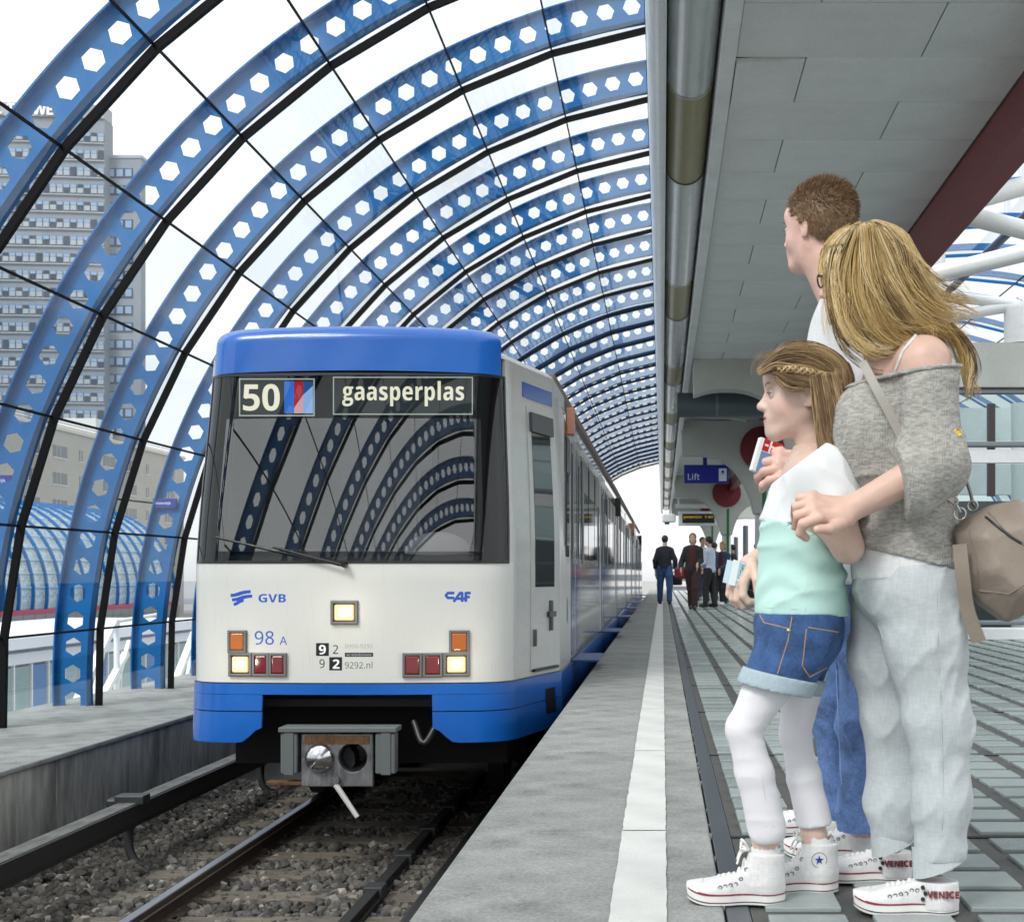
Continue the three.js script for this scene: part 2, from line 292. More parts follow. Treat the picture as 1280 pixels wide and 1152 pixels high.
    for (let k = 0; k < 3; k++) {
      const z = -9.72 + 3.2 - k * 3.2;
      part('bracket', [tube([V(-0.02, -0.1, z), V(-0.02, -0.3, z), V(0.04, -0.40, z), V(0.2, -0.425, z), V(0.42, -0.42, z)], 0.032, 20, 8)], mat(0.03, 0.033, 0.036, 0.6), t);
      part('clamp', [box(-0.1, 0.1, 0.012, 0.075, z - 0.07, z + 0.07, 0.01), box(-0.17, -0.09, -0.01, 0.05, z - 0.05, z + 0.05, 0.02)], M.darkMetal, t);
    }
  }
}
// ---------------------------------------------------------------- canopy over the platform edge
const CH = 3.42;
const canopy = thing('platform_canopy', 'white platform canopy with grey ceiling panels and a recessed light trough', 'canopy');
{
  const END = -17.2;
  { const s = new THREE.Shape(); s.moveTo(0.02, CH + 0.4); s.lineTo(-0.083, CH + 0.4); s.lineTo(-0.083, CH + 0.1); s.quadraticCurveTo(-0.08, CH - 0.01, 0.0, CH - 0.025); s.lineTo(0.02, CH - 0.025); const g = new THREE.ExtrudeGeometry(s, { depth: 68, bevelEnabled: false, curveSegments: 8 }); g.translate(0, 0, -62); part('edge_fascia', muv(g), mat(0.82, 0.86, 0.9, 0.22, { map: rep(T.blotch, 0.7) }), canopy); }
  part('inner_fascia', [box(0.285, 0.37, CH - 0.035, CH + 0.3, 6, -62, 0.015)], M.white, canopy);
  const ridge = mat(0.16, 0.17, 0.17, 0.4);
  part('trough_back', box(0.02, 0.285, CH + 0.16, CH + 0.2, 6, -62), ridge, canopy);
  const grey = mat(0.6, 0.63, 0.64, 0.18, { clearcoat: 0.6, clearcoatRoughness: 0.15, map: rep(T.blotch, 2) }), olive = mat(0.3, 0.27, 0.13, 0.4, { clearcoat: 0.25, clearcoatRoughness: 0.2, map: rep(T.blotch, 3) });
  const half = (z0, z1, r) => { const g = new THREE.CylinderGeometry(r, r, z0 - z1, 20, 1, true, -Math.PI / 2, Math.PI); g.rotateX(Math.PI / 2); g.translate(0.1525, CH + 0.1, (z0 + z1) / 2); return g; };
  for (let k = -2; k < 10; k++) {
    const a = -7.73 - k * 5.1, b = a - 1.72, n = a - 5.1;
    for (const [z0, z1] of [[b, lerp(b, n, 0.5) + 0.004], [lerp(b, n, 0.5) - 0.004, n]]) part('light_cover', half(z0, z1, 0.128), grey, canopy);
    part('lamp_section', half(a - 0.01, b + 0.01, 0.124), olive, canopy);
    for (const z of [a, b]) part('cover_ring', half(z + 0.012, z - 0.012, 0.131), mat(0.45, 0.45, 0.4, 0.3), canopy);
  }
  const tones = [0.97, 1, 1.03].map(k => { const m = M.ceiling.clone(); m.color.multiplyScalar(k); return m; });
  for (let n = -14; n < 16; n++) {
    const z0 = -6.5 - n * 0.687, z1 = z0 - 0.681; if (z0 < END) break;
    const c = (((n % 2) + 2) % 2) ? [0.372, 0.726, 1.878] : [0.372, 1.306, 1.878];
    for (let i = 0; i < 2; i++) {
      const g = box(c[i] + 0.003, c[i + 1] - 0.003, 0, 0.03, 0, z1 - z0, 0.003), o = part('ceiling_panel', g, tones[(n * 3 + i * 5 + 60) % 3], canopy);
      o.position.set(0, CH + 0.002 * hash(n * 7 + i), z0); if (n === 1 && i === 0) { o.rotation.z = 0.06; o.position.y -= 0.055; }
    }
  }
  part('ceiling_void_shade', box(0.37, 1.88, CH + 0.07, CH + 0.12, 6, -17.2), M.rubber, canopy);  // black sheet: shade of the hollow above the panels put into colour
  part('roof', box(-0.07, 2.1, CH + 0.41, CH + 0.5, 6, -62), M.cream, canopy);
  part('roof_wall', box(1.9, 2.0, CH + 0.0, CH + 0.41, 6, -62), M.cream, canopy);
}
{ const b = thing('red_beam', 'dark red steel beam along the inner edge of the canopy', 'beam');
  part('web', box(1.885, 1.905, CH - 0.29, CH - 0.005, 6, -62), M.red, b); part('lower_flange', box(1.86, 2.02, CH - 0.31, CH - 0.291, 6, -62), M.red, b); }
{ // portal frames with arched undersides, red discs and green striped columns
  const green = mat(0.02, 0.16, 0.055, 0.45), disc = mat(0.17, 0.012, 0.018, 0.45), label = ['first', 'second', 'third'];
  [[-25.8, 'arched cream portal frame with a dark red disc behind the grey duct'], [-40, 'arched cream portal frame with a red disc behind the blue lift sign'], [-52.5, 'arched cream portal frame with a red disc behind the departure display']].forEach(([z, lab]) => {
    const t = thing('portal_frame', lab, 'portal frame', [1.8, 0, z]);
    const s = new THREE.Shape(); s.moveTo(-1.45, 3.55); s.lineTo(-1.45, 2.95); s.lineTo(-1.2, 2.95); s.bezierCurveTo(-0.75, 2.95, -0.32, 2.75, -0.14, 1.9); s.lineTo(0.14, 1.9); s.bezierCurveTo(0.3, 2.6, 0.6, 2.8, 1.2, 2.83); s.lineTo(4.6, 2.83); s.lineTo(4.6, 3.55);
    const g = new THREE.ExtrudeGeometry(s, { depth: 0.3, bevelEnabled: true, bevelSize: 0.015, bevelThickness: 0.015, bevelSegments: 1, curveSegments: 16 }); g.translate(0, 0, -0.15); part('frame', muv(g), M.cream, t);
    part('column', rod(V(0, 0, 0), V(0, 1.92, 0), 0.125, 0.125, 20), M.white, t);
    part('stripe', box(0.0, 0.07, 0, 2.62, 0.1, 0.175, 0.01), green, t);
    const d = new THREE.CylinderGeometry(0.4, 0.4, 0.05, 32); d.rotateX(Math.PI / 2); d.translate(0, 2.56 + 0.82 - 0.32, 0.185); part('disc', d, disc, t);
  });
}
{ // cross beam that closes the panelled ceiling, with the duct behind it
  const t = thing('cross_beam', 'broad cream beam across the platform at the end of the panelled ceiling', 'beam');
  const s = new THREE.Shape(); s.moveTo(0.38, 3.62); s.lineTo(0.38, 2.98); s.lineTo(0.5, 3.02); s.bezierCurveTo(0.9, 3.12, 1.3, 3.02, 1.5, 2.7); s.lineTo(2.1, 2.7); s.lineTo(2.1, 3.08); s.lineTo(6.7, 3.08); s.lineTo(6.7, 3.62);
  const g = new THREE.ExtrudeGeometry(s, { depth: 0.35, bevelEnabled: false }); g.translate(0, 0, -17.65); part('beam', muv(g), M.cream, t);
  const d = thing('air_duct', 'thick grey round duct hanging across the platform under the beam', 'duct');
  part('pipe', rod(V(0.2, 3.13, -19.6), V(2.6, 3.13, -19.6), 0.17, 0.17, 24), mat(0.09, 0.115, 0.13, 0.35), d);
  for (const x of [0.75, 1.6]) part('band', rod(V(x - 0.02, 3.13, -19.6), V(x + 0.02, 3.13, -19.6), 0.176, 0.176, 24), M.greyMetal, d);
  for (const x of [0.6, 1.9]) part('hanger', rod(V(x, 3.28, -19.6), V(x, 3.84, -19.6), 0.015), M.greyMetal, d);
  const v = thing('curved_ceiling', 'pale curved ceiling shell above the blue lift sign', 'ceiling');
  const q = []; for (let k = 0; k <= 20; k++) { const x = lerp(0.38, 1.5, k / 20); q.push([x, 3.6 - 0.06 * Math.pow(k / 20, 3)]); }
  const sh = new THREE.Shape(); q.forEach((p, i) => i ? sh.lineTo(...p) : sh.moveTo(...p)); [...q].reverse().forEach(p => sh.lineTo(p[0], p[1] + 0.03));
  const cg = new THREE.ExtrudeGeometry(sh, { depth: 33, bevelEnabled: false }); cg.translate(0, 0, -58.5); part('shell', muv(cg), M.white, v);
}
{ // tree-like white struts beyond the red beam
  const tubes = [[[1216, 250, 9], [1300, 227, 9.4], 0.062, 'white tubular strut meeting the red beam highest up'], [[1212, 270, 10], [1300, 292, 10.2], 0.068, 'white tubular strut slanting down just under the highest strut'], [[1160, 345, 13.5], [1300, 311, 13.2], 0.085, 'long white tubular strut above the blowing blonde hair']];
  for (const [a, b, r, lab] of tubes) { const t = thing('roof_strut', lab, 'strut'); const p = at(...a), q = at(...b), e = q.clone().add(q.clone().sub(p).normalize().multiplyScalar(1.2)); part('tube', rod(p, e, r, r, 16), M.white, t); part('end_cap', rod(p.clone().sub(e.clone().sub(p).normalize().multiplyScalar(0.05)), p, r * 0.6, r, 16), M.white, t); }
  const t = thing('strut_tree', 'white drum with slim struts branching from its top above the cream beam', 'strut');
  const d = 17.5, c = at(1270, 381, d); part('drum', rod(at(1276, 430, d), at(1276, 386, d), 0.2, 0.2, 24), M.white, t); part('node', rod(c.clone().add(V(-0.02, -0.06, 0)), c.clone().add(V(0.06, 0.05, 0)), 0.07), M.greyMetal, t);
  part('branch', rod(c, at(1190, 370, d), 0.075, 0.06, 14), M.white, t); part('branch', rod(c, at(1160, 402, d), 0.075, 0.06, 14), M.white, t); part('branch', rod(c, at(1330, 360, d), 0.075, 0.06, 14), M.white, t);
}
{ // glazed screen below the cross beam
  const t = thing('glass_screen', 'glazed platform screen with grey rails under the broad cream beam', 'screen'), Z = -17.4, dg = mat(0.55, 0.68, 0.68, 0, { transmission: 1, thickness: 0, ior: 1.5 });
  const h = py => EYE + (PY - py) / F * 17.4, x0 = 2.4, x1 = 6.6;
  part('rail', box(x0, x1, h(493), h(486), Z - 0.05, Z + 0.05, 0.02), M.greyMetal, t); part('rail', box(x0, x1, h(559), h(552), Z - 0.05, Z + 0.07, 0.02), M.greyMetal, t);
  part('band', box(x0, x1, h(579), h(562), Z - 0.05, Z + 0.04, 0.01), M.white, t);
  part('kerb', box(x0, x1, 0, h(784), Z - 0.1, Z + 0.1, 0.02), M.white, t); part('rail', box(x0, x1, h(781), h(775), Z - 0.03, Z + 0.05, 0.02), M.greyMetal, t);
  for (let x = x0; x < x1; x += 1.05) { part('pane', quad(V(x + 0.03, h(774), Z), V(x + 1.02, h(774), Z), V(x + 1.02, h(580), Z), V(x + 0.03, h(580), Z)), dg, t); part('pane', quad(V(x + 0.03, h(551), Z), V(x + 1.02, h(551), Z), V(x + 1.02, h(494), Z), V(x + 0.03, h(494), Z)), dg, t); part('mullion', box(x - 0.02, x + 0.02, 0.2, 3.08, Z - 0.04, Z + 0.04), M.greyMetal, t); }
  const s = thing('stair_enclosure', 'white and dark stair housing seen through the glazed screen', 'stair housing');
  part('back_wall', box(2.6, 7.2, 0, 1.9, -21.6, -21.4), mat(0.05, 0.065, 0.07, 0.5), s); part('upper_wall', box(2.6, 7.2, 2.0, 3.3, -21.6, -21.4), M.white, s);
  part('white_column', rod(V(5.02, 0, -20), V(5.02, 3.2, -20), 0.12, 0.12, 16), M.white, s); part('dark_red_post', box(4.58, 4.68, 1.9, 3.2, -20, -20.1), mat(0.04, 0.008, 0.01, 0.5), s); part('red_panel', box(3.9, 4.25, 2.2, 2.32, -20, -20.05), M.red, s);
  for (let k = 0; k < 7; k++) part('machinery_block', box(3.6 + k * 0.3, 3.85 + k * 0.3, 0.4 + 0.5 * hash(k), 1.2 + 0.5 * hash(k + 9), -20.6, -20.9, 0.02), k % 2 ? M.greyMetal : M.darkMetal, s);
  for (const y of [0.6, 1.1]) part('handrail', rod(V(3, y, -19), V(7, y + 0.2, -19), 0.03), M.greyMetal, s);
}
{ // signs and small things along the platform
  const blue = mat(0.008, 0.016, 0.24, 0.35), t = thing('lift_sign', 'blue hanging sign reading Lift with a white lift symbol', 'sign', [0, 0, -30]);
  const c = at(882, 592, 30), L = at(855, 0, 30).x, Rr = at(911, 0, 30).x, yb = at(0, 604, 30).y, yt = at(0, 581, 30).y;
  part('panel', box(L, Rr, yb, yt, -0.06, 0.06, 0.01), blue, t);
  const face = canvasTex(512, 220, (x, w, h) => { x.fillStyle = '#0c1f8e'; x.fillRect(0, 0, w, h); x.fillStyle = '#dfe6f5'; x.font = '104px sans-serif'; x.fillText('Lift', 30, 182); x.fillRect(400, 40, 92, 160); x.fillStyle = '#0c1f8e'; x.beginPath(); x.moveTo(446, 55); x.lineTo(470, 90); x.lineTo(422, 90); x.fill(); x.fillRect(436, 90, 20, 12); x.fillRect(412, 112, 68, 4); });
  part('sign_face', quad(V(L + 0.01, yb + 0.01, 0.064), V(Rr - 0.01, yb + 0.01, 0.064), V(Rr - 0.01, yt - 0.01, 0.064), V(L + 0.01, yt - 0.01, 0.064)), mat(1, 1, 1, 0.4, { map: face }), t);
  part('hanger', box(c.x - 0.055, c.x + 0.03, yt, 3.5, -0.03, 0.03), blue, t); part('ceiling_plate', box(c.x - 0.2, c.x + 0.2, 3.42, 3.46, -0.1, 0.1), blue, t);
  const e = thing('departure_display', 'dark departure display with amber text in a white housing', 'display', [0, 0, -44]);
  const a = at(848, 657, 44), b = at(897, 639, 44); part('housing', box(a.x, b.x, a.y, b.y, -0.12, 0.12, 0.02), M.white, e);
  const led = canvasTex(512, 128, (x, w, h) => { x.fillStyle = '#050505'; x.fillRect(0, 0, w, h); x.fillStyle = '#c9a21c'; x.font = 'bold 44px monospace'; x.fillText('gaasperplas', 20, 56); x.fillText('3 min', 360, 56); });
  part('screen', quad(V(a.x + 0.12, a.y + 0.08, 0.125), V(b.x - 0.1, a.y + 0.08, 0.125), V(b.x - 0.1, b.y - 0.08, 0.125), V(a.x + 0.12, b.y - 0.08, 0.125)), mat(0.02, 0.02, 0.02, 0.3, { emissive: [0.9, 0.9, 0.9], emissiveMap: led }), e);
  part('pole', rod(V(a.x - 0.1, b.y + 0.16, 0), V(b.x + 0.25, b.y + 0.16, 0), 0.07), M.white, e); part('camera_box', box(a.x - 0.5, a.x - 0.08, a.y + 0.1, b.y - 0.08, -0.1, 0.1, 0.05), M.white, e); part('camera_lens', rod(V(a.x - 0.35, a.y + 0.04, 0), V(a.x - 0.35, a.y + 0.12, 0), 0.08), M.darkMetal, e);
  part('hanger', [rod(V(a.x, b.y + 0.16, 0), V(a.x, 3.6, 0), 0.03), rod(V(b.x, b.y + 0.16, 0), V(b.x, 3.6, 0), 0.03)], M.white, e);
  for (const [px, top, d, r, lab] of [[932, 658, 40, 0.075, 'tall grey post standing beside the dark clothed traveller'], [920, 672, 46, 0.07, 'shorter pale grey post behind the waiting group']]) { const q = at(px, 716, d), o = thing('grey_post', lab, 'post', [q.x, 0, q.z]); part('shaft', rod(V(0, 0, 0), V(0, at(0, top, d).y, 0), r, r, 16), mat(0.2, 0.23, 0.25, 0.5), o); part('cap', rod(V(0, at(0, top, d).y, 0), V(0, at(0, top, d).y + 0.03, 0), r * 1.05, r * 0.7, 16), M.greyMetal, o); }
  for (const [px, py, d, lab] of [[206, 629, 15.6, 'small blue plate standing in for a sign reflection in the glass by the train'], [-2, 601, 13.0, 'small blue plate standing in for a sign reflection in the glass facing the office tower']]) { // plates on the glazing bars, modelled in place of sign reflections in the glass
    const p = at(px, py, d), o = thing('reflected_sign_plate', lab, 'sign', [p.x, p.y, p.z]); part('plate', box(-0.13, 0.13, -0.055, 0.055, -0.02, 0.02, 0.006), blue, o);
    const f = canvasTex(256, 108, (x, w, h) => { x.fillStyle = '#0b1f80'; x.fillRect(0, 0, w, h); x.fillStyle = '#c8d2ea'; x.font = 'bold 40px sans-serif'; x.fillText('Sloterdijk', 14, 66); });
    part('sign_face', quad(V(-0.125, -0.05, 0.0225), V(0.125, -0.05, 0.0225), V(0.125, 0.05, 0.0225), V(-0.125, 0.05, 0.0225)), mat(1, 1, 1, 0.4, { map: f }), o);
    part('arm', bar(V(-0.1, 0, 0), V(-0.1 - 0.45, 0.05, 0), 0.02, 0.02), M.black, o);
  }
}
// ---------------------------------------------------------------- outside: square, pavilion, second vault, office block, tower
{
  const g = new THREE.PlaneGeometry(1600, 1600); g.rotateX(-Math.PI / 2); g.translate(0, -5.6, -300);
  struct('ground', muv(g), mat(0.42, 0.42, 0.41, 0.9, { map: rep(T.concrete, 0.05) }));
}
{ // low white pavilion beside the station, its front runs parallel to the track
  const X = -25, t = thing('pavilion', 'low white pavilion with glass doors and blue panels outside the vault', 'building');
  const y = r => EYE - r * 25; // height from the slope of a line to the vanishing point
  const wm = mat(0.72, 0.74, 0.75, 0.5), bl = mat(0.09, 0.2, 0.42, 0.5), pg = mat(0.28, 0.4, 0.42, 0.12, { map: rep(T.blotch, 0.4) });
  part('wall', box(X - 8, X - 0.1, -5.6, y(0.10), -46, -78), mat(0.5, 0.53, 0.55, 0.7, { map: rep(T.blotch, 0.3) }), t);
  part('roof_edge', box(X - 8.3, X + 0.5, y(0.117), y(0.099), -45, -79, 0.03), wm, t);
  part('fascia', box(X - 0.1, X + 0.12, y(0.142), y(0.124), -46, -78, 0.02), wm, t);
  for (let k = 0, z = -47; z > -77; k++, z -= 1.55) {
    if (k % 4 === 2) part('blue_panel', box(X - 0.06, X + 0.04, -5.0, y(0.146), z, z - 1.35), bl, t); else part('glass_door', box(X - 0.06, X + 0.02, -5.0, y(0.146), z, z - 1.35), pg, t);
    part('door_frame', box(X - 0.06, X + 0.08, -5.2, y(0.142), z + 0.06, z - 0.04), wm, t);
  }
  part('plinth', box(X - 0.1, X + 2.4, -5.6, -4.95, -44, -80, 0.03), wm, t);
}
for (const [z, lab] of [[-55.5, 'white diagonal truss leaning on the pavilion roof beside the blue panel'], [-66.5, 'white diagonal truss outside the vault close to the train front']]) {
  const t = thing('truss', lab, 'truss', [-22.2, 0, z]), wm = mat(0.78, 0.8, 0.82, 0.45);
  part('chord', bar(V(0, -5.4, 3.2), V(0, -1.1, -2.2), 0.3, 0.24), wm, t); part('chord', bar(V(0, -5.6, 1.4), V(0, -2.5, -3.4), 0.26, 0.2), wm, t);
  part('brace', bar(V(0, -5.2, 0.8), V(0, -1.4, -1.6), 0.14, 0.12), wm, t); part('brace', bar(V(0.05, -2.0, -3.6), V(0.05, -4.6, -1.6), 0.14, 0.12), wm, t); part('post', rod(V(0, -5.6, -2.4), V(0, -1.2, -2.4), 0.12), wm, t);
  part('top_rail', rod(V(0, -1.15, -2.2), V(0, -1.0, -7.4), 0.08), wm, t);
}
{ // parallel vault across the square
  const t = thing('distant_vault', 'distant blue ribbed glass tube with a red line on its grey base', 'glass roof');
  const X = -46.3, Y = -0.55, RR = 6.4, A = [-12, 128].map(a => a * Math.PI / 180), z0 = -74, z1 = -116;
  const arc = (r, w, dz) => { const s = new THREE.Shape(), N = 36; for (let k = 0; k <= N; k++) { const a = lerp(A[0], A[1], k / N); s[k ? 'lineTo' : 'moveTo'](X + (r + w) * Math.cos(a), Y + (r + w) * Math.sin(a)); } for (let k = N; k >= 0; k--) { const a = lerp(A[0], A[1], k / N); s.lineTo(X + r * Math.cos(a), Y + r * Math.sin(a)); } const g = new THREE.ExtrudeGeometry(s, { depth: dz, bevelEnabled: false }); return g; };
  const rg = arc(RR, 0.2, 0.16), pale = M.rib;
  for (let z = z0; z >= z1; z -= 2) part('rib', rg, pale, t).position.z = z - 0.12;
  const pane = mat(0.78, 0.88, 0.9, 0.22, { map: tex(128, (u, v) => { const a = pnoise(u, v, 24, 4), b = pfbm(u, v, 6, 8, 3), k = 0.62 + 0.5 * (a - 0.5) + 0.5 * (b - 0.5); return [k * 0.93, k, k * 1.03]; }) });
  const sk = muv(arc(RR - 0.14, 0.04, z0 - z1)); sk.translate(0, 0, z1); part('glazing', sk, pane, t);
  for (let k = 0; k < 16; k++) { const a = (4 + k * 8) * Math.PI / 180, c = [X + (RR + 0.02) * Math.cos(a), Y + (RR + 0.02) * Math.sin(a)]; part('purlin', rod(V(c[0], c[1], z0), V(c[0], c[1], z1), 0.05, 0.05, 6), mat(0.3, 0.5, 0.66, 0.4), t); }
  part('red_line', box(X + 6.35, X + 6.62, -1.78, -1.5, z0, z1), mat(0.42, 0.02, 0.025, 0.5), t);
  for (let z = z0; z > z1; z -= 1.6) { const s = new THREE.Shape(); s.moveTo(X, -1.79); s.lineTo(X + 6.6, -1.79); s.bezierCurveTo(X + 6.7, -2.8, X + 6.1, -3.6, X + 5, -3.75); s.lineTo(X, -3.75); const g = new THREE.ExtrudeGeometry(s, { depth: 1.54, bevelEnabled: false, curveSegments: 8 }); g.translate(0, 0, z - 1.57); part('base_panel', g, mat(0.2, 0.215, 0.22, 0.6), t); }
  for (let z = z0 - 3; z > z1; z -= 8) part('pier', rod(V(X + 3, -5.6, z), V(X + 3, -3.7, z), 0.6), M.cream, t);
}
{ // beige office block parallel to the track
  const X = -75, t = thing('office_block', 'beige office block with wide windows behind the distant glass tube', 'building'), wallM = mat(0.4, 0.385, 0.345, 0.85, { map: rep(T.blotch, 0.05) }), win = mat(0.06, 0.075, 0.09, 0.15), fr = mat(0.5, 0.5, 0.47, 0.6);
  const top = EYE + 0.236 * 75;
  part('wall', box(X - 14, X, -5.6, top, -100, -223), wallM, t); part('parapet', box(X - 14.2, X + 0.2, top, top + 0.5, -99.8, -223.2, 0.05), mat(0.5, 0.48, 0.42, 0.8), t);
  for (let f = 0; f < 6; f++) for (let k = 0; k < 15; k++) { const y1 = top - 1.9 - f * 3.35, z = -104 - k * 7.9, w = k % 3 === 1 ? 1.1 : 4.2; if (z - w < -222) continue; const o = part('window', box(X - 0.1, X + 0.03, y1 - 1.45, y1, z, z - w), win, t); part('frame', [box(X, X + 0.08, y1 - 1.6, y1 - 1.45, z + 0.1, z - w - 0.1), box(X, X + 0.06, y1 - 1.45, y1, z - w / 2 + 0.04, z - w / 2 - 0.04), box(X, X + 0.06, y1 - 1.45, y1, z - w / 4 + 0.04, z - w / 4 - 0.04)], fr, o); }
  for (const [z, w, h] of [[-125, 9, 3.2], [-160, 14, 2.4], [-196, 6, 3.6]]) part('roof_plant', box(X - 9, X - 3, top, top + h, z, z - w, 0.1), mat(0.55, 0.56, 0.55, 0.7), t);
  part('roof_rail', [0, 1].map(k => rod(V(X - 0.6, top + 0.8 + 0.4 * k, -101), V(X - 0.6, top + 0.8 + 0.4 * k, -222), 0.05, 0.05, 6)), M.darkMetal, t);
}
{ // office tower: a bowed wing with window rows and a flat wing with dark windows
  const D = 280, s = F / D, t = thing('office_tower', 'tall pale office tower with a bowed window front and rooftop letters', 'tower', [0, 0, -D]);
  const wx = px => (px - PX) / s, wy = py => EYE + (PY - py) / s;
  const stone = mat(0.22, 0.25, 0.295, 0.8, { map: rep(T.blotch, 0.03) }), dark = mat(0.03, 0.045, 0.075, 0.6, { specularIntensity: 0.4 }), pane = mat(0.2, 0.3, 0.45, 0.12), slabM = mat(0.3, 0.335, 0.375, 0.8);
  const x0 = wx(-210), x1 = wx(131), xm = (x0 + x1) / 2 - 4, bow = x => 2.5 * (1 - Math.pow((x - xm) / ((x1 - x0) / 2 + 6), 2)), topL = wy(150), base = -5.6, fh = 3.4;
  const plan = new THREE.Shape(); plan.moveTo(x0, -4); for (let k = 0; k <= 24; k++) { const x = lerp(x0, x1, k / 24); plan.lineTo(x, bow(x)); } plan.lineTo(x1, -4);
  const body = new THREE.ExtrudeGeometry(plan, { depth: topL - base, bevelEnabled: false }); body.rotateX(Math.PI / 2); body.translate(0, topL, 0); part('bowed_wing', muv(body), stone, t);
  const cap = new THREE.ExtrudeGeometry(plan, { depth: 2.6, bevelEnabled: false }); cap.rotateX(Math.PI / 2); cap.translate(0, topL + 2.7, 0.4); part('roof_cap', cap, mat(0.3, 0.32, 0.34, 0.7), t);
  const n = 42, strip = (y0, y1, off, m, name, skip) => { const l = []; for (let k = 0; k < n; k++) { if (skip && skip(k)) continue; const a = lerp(x0, x1, (k + 0.08) / n), b = lerp(x0, x1, (k + 0.92) / n); l.push(quad(V(a, y0, bow(a) + off), V(b, y0, bow(b) + off), V(b, y1, bow(b) + off), V(a, y1, bow(a) + off))); } return part(name, l, m, t); };
  for (let f = 0; f < 22; f++) {
    const y = topL - 2.2 - f * fh;
    strip(y - 2.3, y - 0.5, 0.12, dark, 'window_row', null); strip(y - 1.2, y - 0.55, 0.2, pane, 'upper_pane_row', k => (k * 7 + f * 3) % 5 === 0); strip(y - 2.2, y - 1.25, 0.2, slabM, 'window_blind_row', k => (k + f) % 3 === 0);
    const l = []; for (let k = 0; k < 20; k++) { const a = lerp(x0, x1, k / 20), b = lerp(x0, x1, (k + 1) / 20); l.push(bar(V(a, y - 2.6, bow(a) + 0.2), V(b, y - 2.6, bow(b) + 0.2), 0.4, 0.2)); } part('floor_ledge', l, slabM, t);
  }
  const topR = wy(193), xr0 = wx(88), xr1 = wx(170);
  part('flat_wing', box(xr0, xr1, base, topR, -5, -2.5), stone, t); part('wing_parapet', box(xr0 - 0.2, xr1 + 0.2, topR, topR + 0.6, -5.2, -2.3), slabM, t);
  for (let f = 0; f < 24; f++) { const y = topR - 1.6 - f * fh, a = wx(127), b = wx(160); part('dark_band', box(a, b, y - 2.4, y - (f % 2 ? 0.4 : 0.4), -2.6, -2.42), f % 2 ? dark : mat(0.05, 0.062, 0.085, 0.9, { specularIntensity: 0.2 }), t); part('band_window_row', [0, 1, 2].map(k => box(lerp(a, b, (k + 0.14) / 3), lerp(a, b, (k + 0.84) / 3), y - 2.0, y - 0.6, -2.5, -2.36)), pane, t); }
  const word = 'CRYSTAL TOWER', lx = i => wx(i === 6 ? 1 : 16 + (i - 8) * 15.5);
  const lt = []; [...word].forEach((c, i) => { if (c === ' ') return; const g = letters(c, 2.1, 0.3); const x = lx(i); g.translate(x, topL + 0.3, bow(x) + 0.5); lt.push(g); });
  part('rooftop_letters', lt, mat(0.75, 0.78, 0.8, 0.5), t);
}
for (const [x, z, w, h, lab] of [[-62, -260, 26, 14, 'low pale grey block beyond the end of the office block'], [30, -330, 60, 9, 'pale low building far beyond the platform end']]) {
  const t = thing('far_building', lab, 'building', [x, -5.6, z]); part('wall', box(-w / 2, w / 2, 0, h, -6, 6), mat(0.6, 0.6, 0.58, 0.8, { map: rep(T.blotch, 0.05) }), t);
  for (let f = 0; f < 3; f++) part('window_row', box(-w / 2 + 1, w / 2 - 1, 2 + f * h / 3.4, 3.4 + f * h / 3.4, 5.9, 6.05), mat(0.12, 0.14, 0.16, 0.2), t);
}
